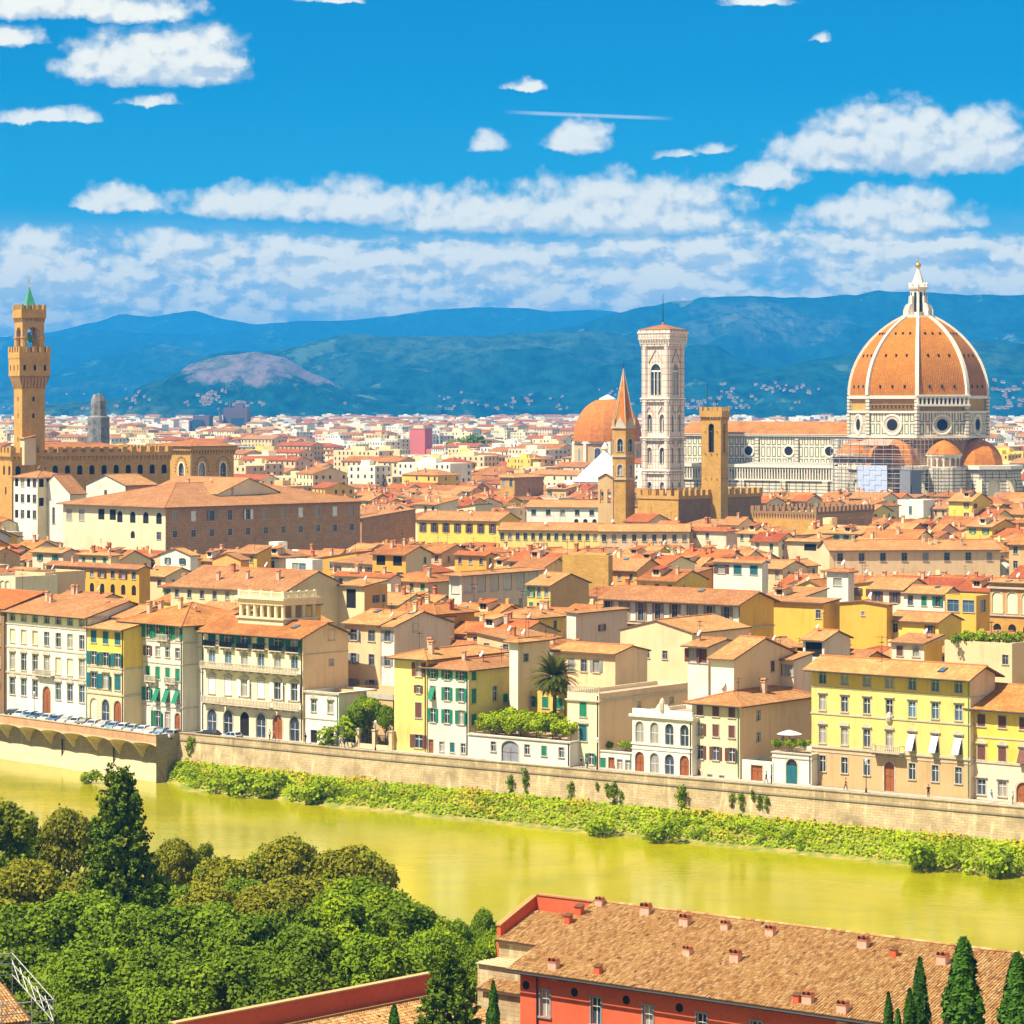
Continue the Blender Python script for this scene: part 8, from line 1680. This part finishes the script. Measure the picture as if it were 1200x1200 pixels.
def red_house():
    rs = random.Random(14); E0 = at(593,1136,10); R0 = at(712,1059,13.9); R1 = at(1186,1118,13.9); t = (R1-R0).normalized(); b = Vector((-t.y, t.x, 0)); D = (R0-E0).dot(b); off = (R0-E0).dot(t); L = 52.0; ph = math.atan2(t.y, t.x)
    r = thing('red_house', 'long red plastered house with huge weathered tile roof and many small chimneys', 'house', (E0.x, E0.y, 0), ph); rise = 3.9; sl = rise/D; ln = math.hypot(D, rise)
    tile_roof('roof', r, (0,0,10), (1,0,0), (0,D/ln,rise/ln), L, ln, rs); tile_roof('roof', r, (L,2*D,10), (-1,0,0), (0,-D/ln,rise/ln), L, ln, rs, .6, .9)
    mb = MB()
    for i in range(int(L/.45)): mb.tube((i*.45,D,14.02),(i*.45+.42,D,14.05),.15,rs.choice(TILES),6,.13)
    mb.build('ridge_tiles', r)
    RP = M['red_plaster']; y0 = 1.1; ops, wins = row_ops([(6.4,2.1,10,.95,'grey'),(2.6,2.1,10,.95,'grey')], L-1.2); mb = MB(); wall_face(mb, (.6,y0), (1,0), L-1.2, -2, 9.9, ops, RP, .25, [(5.2, WM('coral')), (99, RP)]); wall_face(mb, (L-.6,y0), (0,1), 2*D-2*y0, -2, 10, [], RP); wall_face(mb, (.6,2*D-y0), (0,-1), 2*D-2*y0, -2, 10, [], RP); wall_face(mb, (L-.6,2*D-y0), (-1,0), L-1.2, -2, 10, [], RP)
    for x in (.6, L-.6): mb.poly([(x,y0,10),(x,2*D-y0,10),(x,D,13.6)], RP)
    mb.build('wall', r)
    for uc, zb, ww, hh, st in wins: window(r, (.6,y0), (1,0), uc, zb, ww, hh, 'plain', .25, 0, 'shutter_grey')
    for x in (1.2, 6.1, 11.2, 16.3): mb = MB(); n = 14; mb.poly([(x+.36*math.cos(6.283*q/n), y0-.02, 8.7+.36*math.sin(6.283*q/n)) for q in range(n)], M['dark_opening']); mb.build('round_vent', r)
    mb = MB(); mb.tube((-.2,-.12,9.86),(L,-.12,9.86),.10,M['iron'],6); mb.build('gutter', r); mb = MB(); mb.tube((2.4,.98,-1),(2.4,.98,9.7),.07,M['iron'],6); mb.build('downpipe', r)
    # chimneys on the slope
    mw = r.matrix_basis.inverted(); C = MB(); C.box(-.5,.5,-.38,.38,-1.0,.75,M['pink_plaster']); C.box(-.56,.56,-.44,.44,.75,.84,M['terracotta'])
    for sx in (-.27,.27):
        pts = arc_pts(sx, .84, .2, 0, math.pi, 6, .38); C.poly([(u,-.36,z) for u, z in pts], M['dark_opening'])
        for a, b2 in zip(pts, pts[1:]): C.poly([(a[0],-.40,a[1]),(b2[0],-.40,b2[1]),(b2[0],.40,b2[1]),(a[0],.40,a[1])], M['terracotta'])
        C.poly([(u,.36,z) for u, z in reversed(pts)], M['terracotta'])
    ch = C.mesh('chimney'); C2 = MB(); C2.box(-.36,.36,-.36,.36,-1.0,.85,M['red_plaster']); C2.box(-.42,.42,-.42,.42,.85,.93,M['terracotta']); C2.slab([(-.44,-.44,.93),(.44,-.44,.93),(.44,.44,1.2),(-.44,.44,1.2)],.05,M['tile_pan'],M['iron']); ch2 = C2.mesh('chimney')
    for i, (px, py) in enumerate(((703,1062),(679,1073),(666,1083),(649,1136),(701,1142),(803,1085),(850,1090),(903,1097),(806,1120),(862,1127),(1012,1111),(1048,1122),(934,1176),(947,1176),(988,1187),(757,1072),(1105,1130))):
        dv = Vector(((px-600)/F, 1, -(py-HZ)/F)); lo = mw @ Vector((0,0,CAMZ)); ld = (mw.to_3x3() @ dv); # plane z = 10 + y*sl
        den = ld.z-sl*ld.y; tt = (10+sl*lo.y-lo.z)/den; p = lo+ld*tt; place('chimney', ch2 if i in (1,2,4,11,12) else ch, r, p, rs.uniform(-.1,.1), rs.uniform(.66,.86))
    # low wing at its end with red parapets and bare stone
    g = thing('house_wing', 'low stone end wing with red parapet walls and patched tiles beside the long red house', 'house', (E0.x, E0.y, 0), ph); mb = MB(); S = M['quay_stone']
    x0, x1, ya, yb = -6.3, .3, 4.2, D
    mb.box(x0,x1,ya,yb,-3,9.2,S); mb.box(x0,x1,ya+2.9,yb,9.2,10.6,S,bottom=False); mb.build('wall', g); tile_roof('roof', g, (x0-.2,ya+2.5,10.75), (1,0,0), (0,.945,.327), x1-x0+.2, (yb-ya-2.5)/.945, rs)
    mb = MB(); 
    yl = ya+3; prof = [(x0-.3,yl,11.9),(x0+.1,yl,11.9),(x0+.1,yb,13.75),(x0-.3,yb,13.75)]; lo9 = [(p[0],p[1],9.2) for p in prof]
    for q in range(4): mb.poly([lo9[q],lo9[(q+1)%4],prof[(q+1)%4],prof[q]], RP)
    mb.slab([(x0-.38,yl-.1,12.02),(x0+.18,yl-.1,12.02),(x0+.18,yb,13.87),(x0-.38,yb,13.87)], .12, M['roof_tile_a'], M['roof_tile_a'])
    mb.box(x0+.1,-.1,yb,yb+.4,9.2,13.9,RP); mb.box(x0+.2,-.05,yb-.1,yb+.5,13.9,14.02,M['roof_tile_a']); mb.build('parapet', g)
    mb = MB()
    for i in range(8): mb.box(x0-.1+rs.uniform(0,.3),x1+.1,ya+.35*i-.3,ya+.35*i,9.22+.05*(i % 2),9.30+.05*(i % 2),M['quay_pale'])
    mb.build('planks', g); tile_roof('roof', g, (x0+1.6,ya-2.2,7.6), (1,0,0), (0,.97,.243), x1-x0-1.8, 2.2, rs)
    mb = MB(); mb.box(x0+2,x1-.3,ya-1.8,ya-.002,-3,7.6,S); mb.build('wall', g)
red_house()
def parapet_house():
    rs = random.Random(5); P0 = at(218,1196,9.0); P1 = at(500,1141,9.0); t = (P1-P0).normalized(); L = (P1-P0).length+3; ph = math.atan2(t.y, t.x); r = thing('parapet_house', 'house with long red parapet wall and pale tiled roof half hidden by trees', 'house', (P0.x, P0.y, 0), ph); RP = M['red_plaster']
    mb = MB(); mb.box(-1,L,0,.45,-1,8.9,RP); mb.box(-1,L,-9,0,-1,4.2,RP); mb.box(-1,-.55,-9,0,4.2,7.4,RP); mb.build('wall', r); mb = MB(); mb.box(-1.1,L+.1,-.1,.55,8.9,9.02,M['roof_tile_d']); mb.build('coping', r)
    mb = MB(); mb.box(-1,L,-.62,-.003,7.2,7.35,M['roof_tile_e'])
    for i in range(int(L/.5)): mb.box(-1+i*.5,-1+i*.5+.24,-.5,-.003,7.05,7.199,M['eave_wood'])
    mb.build('tile_course', r)
    tile_roof('roof', r, (-1,-10,4.2), (1,0,0), (0,.957,.29), L+1, 10.2, rs)
    s = thing('scaffolded_roof', 'small tiled roof corner with steel scaffold railing and white sacks', 'house', at(12,1192,8.5), R(30)); mb = MB(); mb.box(-9,1.2,0,8,-9.5,-.3,WM('tan')); mb.build('wall', s); tile_roof('roof', s, (-9,-.6,-.35), (1,0,0), (0,.957,.29), 10.6, 8, rs)
    mb = MB(); St = M['scaffold_steel']
    for x in (-6, -3.6, -1.2, 1.2, 3.0):
        mb.tube((x,-1.4,-9),(x,-1.4,1.6),.05,St,5); mb.tube((x,7.5,-9),(x,7.5,3.8),.05,St,5)
    for z in (-.4,.5,1.3): mb.tube((-9,-1.4,z),(3,-1.4,z),.045,St,5); mb.tube((3,-1.4,z),(3,7.5,z+2.2),.045,St,5); mb.tube((-9,7.5,z+2.2),(3,7.5,z+2.2),.045,St,5)
    for i in range(5): mb.tube((-9+2.4*i,-1.4,-.4),(-6.6+2.4*i,-1.4,1.3),.035,St,4); mb.tube((-9+2.4*i,7.5,1.8),(-6.6+2.4*i,7.5,3.5),.035,St,4); mb.tube((3,-1.4+1.8*i,-.4+.44*i),(3,.4+1.8*i,1.3+.44*i),.035,St,4)
    mb.build('scaffold', s)
    for i, (x, y, lab) in enumerate(((-4.2,6.9,'white sack on the scaffolded roof ridge, outer one'),(-2.6,7.0,'bulging white sack between two others on the scaffolded roof'),(-.9,6.9,'upright white sack on the scaffolded roof near the railing'),(.6,6.2,'low white sack at the corner of the scaffolded roof'))):
        w = s.matrix_basis @ Vector((x, y, -.3+.3*(y+.6)+.12)); mb = MB(); mb.lathe([(.3,0),(.66,.2),(.72,.5),(.5,.85),(.2,.98)],M['white_bag'],9); o = mb.build('sack', None, w, i); o.scale = (1.2,.8,.8 if i != 2 else 1.2); tag(o, lab, 'sack', 'white sacks on the roof')
parapet_house()
# ---------------------------------------------------------------- cars, people, lamps on the quay
for k, c in (('white',(.75,.75,.74)),('silver',(.50,.54,.58)),('blue',(.05,.17,.36)),('dark',(.03,.035,.045)),('lightblue',(.22,.42,.58)),('red',(.45,.03,.02)),('yellow',(.6,.45,.04))):
    m = plain('car_paint_'+k, c, .25, .0, .6, .03); m.node_tree.nodes['Principled BSDF'].inputs['Coat Weight'].default_value = .6
plain('tyre', (.02,.02,.02), .9); plain('rim', (.5,.5,.52), .35, .8); plain('headlight_glass', (.8,.82,.85), .1); plain('tail_light', (.5,.02,.02), .2); glass('car_glass', (.02,.03,.04), .06)
_car = {}
def car(color, kind, label, loc, rz):
    o = thing('parked_car', label, 'car', loc, rz, 'cars parked along the quay'); key = (color, kind)
    if key not in _car:
        L, W, H = (3.7,1.62,1.48) if kind == 'hatch' else (4.4,1.74,1.44); P = M['car_paint_'+color]; prof = [(-L/2,.35,.62),(-L/2+.04,.30,.86),(-L*.24,.28,.94),(-L*.10,.28,1.36),(L*.12,.28,H),(L*.34,.28,H-.06),(L*.46,.28,.98),(L/2,.30,.90),(L/2,.34,.5)]
        mb = MB(); hw = W/2
        def sec(x, zl, zh): 
            tum = .80 if zh > 1.1 else .96
            return [(x,-hw*.94,zl),(x,-hw,min(zh,.62)),(x,-hw*.985,min(zh,.9)),(x,-hw*tum,zh),(x,hw*tum,zh),(x,hw*.985,min(zh,.9)),(x,hw,min(zh,.62)),(x,hw*.94,zl)]
        mb.loft([sec(*p) for p in prof], P, True, True); body = mb.mesh('body')
        gb = MB(); e = .012
        def sidew(x0, x1, x2, x3):
            for sg in (-1, 1):
                q = [(x0,sg*(hw*.975+e),.95),(x3,sg*(hw*.975+e),.95),(x2,sg*(hw*.82+e),H-.12),(x1,sg*(hw*.82+e),H-.12)]; gb.poly(q if sg < 0 else list(reversed(q)), M['car_glass'])
        sidew(-L*.2,-L*.07,L*.10,L*.12); sidew(L*.145,L*.13,L*.32,L*.42)
        gb.poly([(-L*.235,-hw*.86,.965),(-L*.235,hw*.86,.965),(-L*.107,hw*.74,1.35),(-L*.107,-hw*.74,1.35)][::-1], M['car_glass']); gb.poly([(L*.452,-hw*.84,1.03),(L*.452,hw*.84,1.03),(L*.352,hw*.72,H-.1),(L*.352,-hw*.72,H-.1)], M['car_glass'])
        wm = MB(); ri = MB(); rg = lambda r, y: [(r*math.cos(a*math.pi/7), y, r*math.sin(a*math.pi/7)) for a in range(14)]
        wm.loft([rg(.2,-.1),rg(.3,-.1),rg(.31,-.05),rg(.31,.05),rg(.3,.1),rg(.2,.1)], M['tyre'], True, True); ri.loft([rg(.19,-.105),rg(.19,.105)], M['rim'], True, True)
        hl = MB(); hl.box(-.03,.03,-.17,.17,-.08,.08,M['headlight_glass']); tl = MB(); tl.box(-.03,.03,-.12,.12,-.14,.14,M['tail_light'])
        _car[key] = (body, gb.mesh('window'), wm.mesh('tyre'), ri.mesh('rim'), hl.mesh('headlight'), tl.mesh('tail_light'), L, hw)
    body, gl, wh, ri, hl, tl, L, hw = _car[key]; place('body', body, o); place('window', gl, o)
    for x in (-L*.31, L*.30):
        for y in (-hw+.09, hw-.09): w = place('wheel', None, o, (x, y, .31)); place('tyre', wh, w); place('rim', ri, w)
    for y in (-hw*.68, hw*.68): place('headlight', hl, o, (-L/2+.01, y, .70)); place('tail_light', tl, o, (L/2-.005, y*1.1, .80))
def quay_life():
    dirv = (A2-A1).normalized(); ang = math.atan2(dirv.y, dirv.x); n = Vector((dirv.y, -dirv.x, 0)); n = -n if n.y < 0 else n
    spec = ['silver','blue','white','white','silver','white','lightblue','silver','white','dark','white','silver','blue','white','blue','lightblue','white','dark']
    ordw = ['first','second','third','fourth','fifth','sixth','seventh','eighth','ninth','tenth','eleventh','twelfth','thirteenth','fourteenth','fifteenth','sixteenth','seventeenth','eighteenth']
    rs = random.Random(6)
    for i, c in enumerate(spec):
        p = A2-dirv*(1.5+2.75*i)+n*(4.3+rs.uniform(-.2,.2)); 
        car(c, 'hatch' if rs.random() < .6 else 'sedan', f"{ordw[i]} parked car from the quay corner, {'light blue' if c == 'lightblue' else c} paint, nose to the parapet", (p.x, p.y, .004), ang+R(90)+R(rs.uniform(18,26)))
    d2 = (B2-B1).normalized(); a2 = math.atan2(d2.y, d2.x); n2 = Vector((-d2.y, d2.x, 0))
    p = B1+d2*3.5+n2*3.4; car('dark', 'sedan', 'dark car parked alone just round the quay corner', (p.x, p.y, .004), a2); p = B1+d2*9+n2*3.2; car('silver', 'hatch', 'silver car parked before the loggia palace arch', (p.x, p.y, .004), a2)
    # street lamps
    for px, lab in ((1015,'street lamp on the quay before the yellow palace'),(700,'street lamp on the quay before the low white house'),(440,'street lamp on the quay by the garden wall'),(178,'street lamp at the quay corner by the parked cars'),(40,'street lamp on the quay before the long white palace')):
        Y = quayY(px)+7.8; o = thing('street_lamp', lab, 'street lamp', ((px-600)*Y/F, Y, .13), 0, 'street lamps along the quay'); mb = MB(); mb.lathe([(.16,0),(.12,.5),(.06,.8),(.05,4.0),(.09,4.05),(.03,4.15)],M['iron'],8); mb.build('post', o); mb = MB(); mb.lathe([(.1,4.1),(.22,4.6),(.24,4.65),(.04,4.9)],M['headlight_glass'],6); mb.build('lantern', o)
quay_life()
plain('skin', (.55,.33,.22), .6); plain('hair_dark', (.03,.02,.015), .7); plain('cloth_navy', (.02,.03,.08), .9); plain('cloth_white', (.75,.74,.72), .9); plain('cloth_red', (.5,.04,.04), .9); plain('cloth_grey', (.14,.14,.15), .9); plain('cloth_blue', (.07,.15,.32), .9); plain('cloth_black', (.02,.02,.022), .9)
def person_mesh(top, bottom, walk):
    me = bpy.data.meshes.new('person'); s = .22 if walk else .06
    V = [(0,0,.95),(0,0,1.15),(0,0,1.38),(0,0,1.50),(0,-.02,1.58),(0,-.02,1.68),  # pelvis..head
         (-.09,0,.90),(-.10,-s,.50),(-.10,-s*.9,.08),(-.10,-s-.12,.03),(.09,0,.90),(.10,s*.7,.50),(.10,s*1.3,.10),(.10,s*1.2-.12,.05),
         (-.19,0,1.40),(-.24,s*.5,1.14),(-.24,s*.3-.10,.90),(-.24,s*.2-.13,.82),(.19,0,1.40),(.24,-s*.5,1.14),(.24,-s*.8-.08,.90),(.24,-s*.9-.11,.82)]
    E = [(0,1),(1,2),(2,3),(3,4),(4,5),(0,6),(6,7),(7,8),(8,9),(0,10),(10,11),(11,12),(12,13),(2,14),(14,15),(15,16),(16,17),(2,18),(18,19),(19,20),(20,21)]
    rad = [.15,.13,.16,.06,.085,.095,.10,.068,.045,.04,.10,.068,.045,.04,.065,.048,.036,.042,.065,.048,.036,.042]
    me.from_pydata(V, E, []); o = bpy.data.objects.new('tmp_person', me); COL.objects.link(o); m = o.modifiers.new('s', 'SKIN'); m2 = o.modifiers.new('u', 'SUBSURF'); m2.levels = 1
    for i, v in enumerate(me.skin_vertices[0].data): v.radius = (rad[i], rad[i]*(.8 if i < 3 else 1)); v.use_root = (i == 0)
    dg = bpy.context.evaluated_depsgraph_get(); dg.update(); out = bpy.data.meshes.new_from_object(o.evaluated_get(dg)); bpy.data.objects.remove(o); out.name = 'body'
    out.materials.clear()
    for mm in (M[top], M[bottom], M['skin'], M['cloth_black']): out.materials.append(mm)
    for p in out.polygons:
        c = p.center; p.material_index = 3 if c.z < .08 else 1 if c.z < .97 and abs(c.x) < .2 else 2 if c.z > 1.47 or (abs(c.x) > .2 and c.z < 1.12) else 0; p.use_smooth = True
    return out
def people():
    hm = MB(); hm.lathe([(.09,1.66),(.108,1.70),(.105,1.75),(.07,1.80),(.01,1.815)],M['hair_dark'],9,(0,.0)); hair = hm.mesh('hair'); ca = {}
    for i, (px, lab, top, bot, rz) in enumerate(((316,'person in white shirt by the loggia palace archway','cloth_white','cloth_navy',.5),(321,'person in red shirt by the loggia palace archway','cloth_red','cloth_grey',2),(358,'person in dark clothes at the corner of the small white house','cloth_black','cloth_black',1),(399,'person in white top by the garden wall end','cloth_white','cloth_grey',1.2),(404,'person in blue top next to the garden wall end','cloth_blue','cloth_black',4),(681,'person in navy top walking by the narrow cream house','cloth_navy','cloth_grey',1.4),(688,'person in red top walking by the narrow cream house','cloth_red','cloth_navy',1.6),(898,'person in black by the dark wooden gate','cloth_black','cloth_navy',4.6),(904,'person in blue and black beside the dark wooden gate','cloth_blue','cloth_black',4.4),(991,'person in dark red strolling before the yellow palace','cloth_red','cloth_black',1.5),(1088,'person in black standing before the yellow palace','cloth_black','cloth_black',0),(1162,'person in blue top by the two tone river house','cloth_blue','cloth_white',2.2),(1187,'person in white top near the arched red door at the river end','cloth_white','cloth_navy',4.2))):
        Y = quayY(px)+8.6; k = (top, bot, i % 2)
        if k not in ca: ca[k] = person_mesh(top, bot, i % 2)
        o = thing('person', lab, 'person', ((px-600)*Y/F, Y, .13), rz, 'people walking on the quay'); place('body', ca[k], o); place('hair', hair, o)
people()
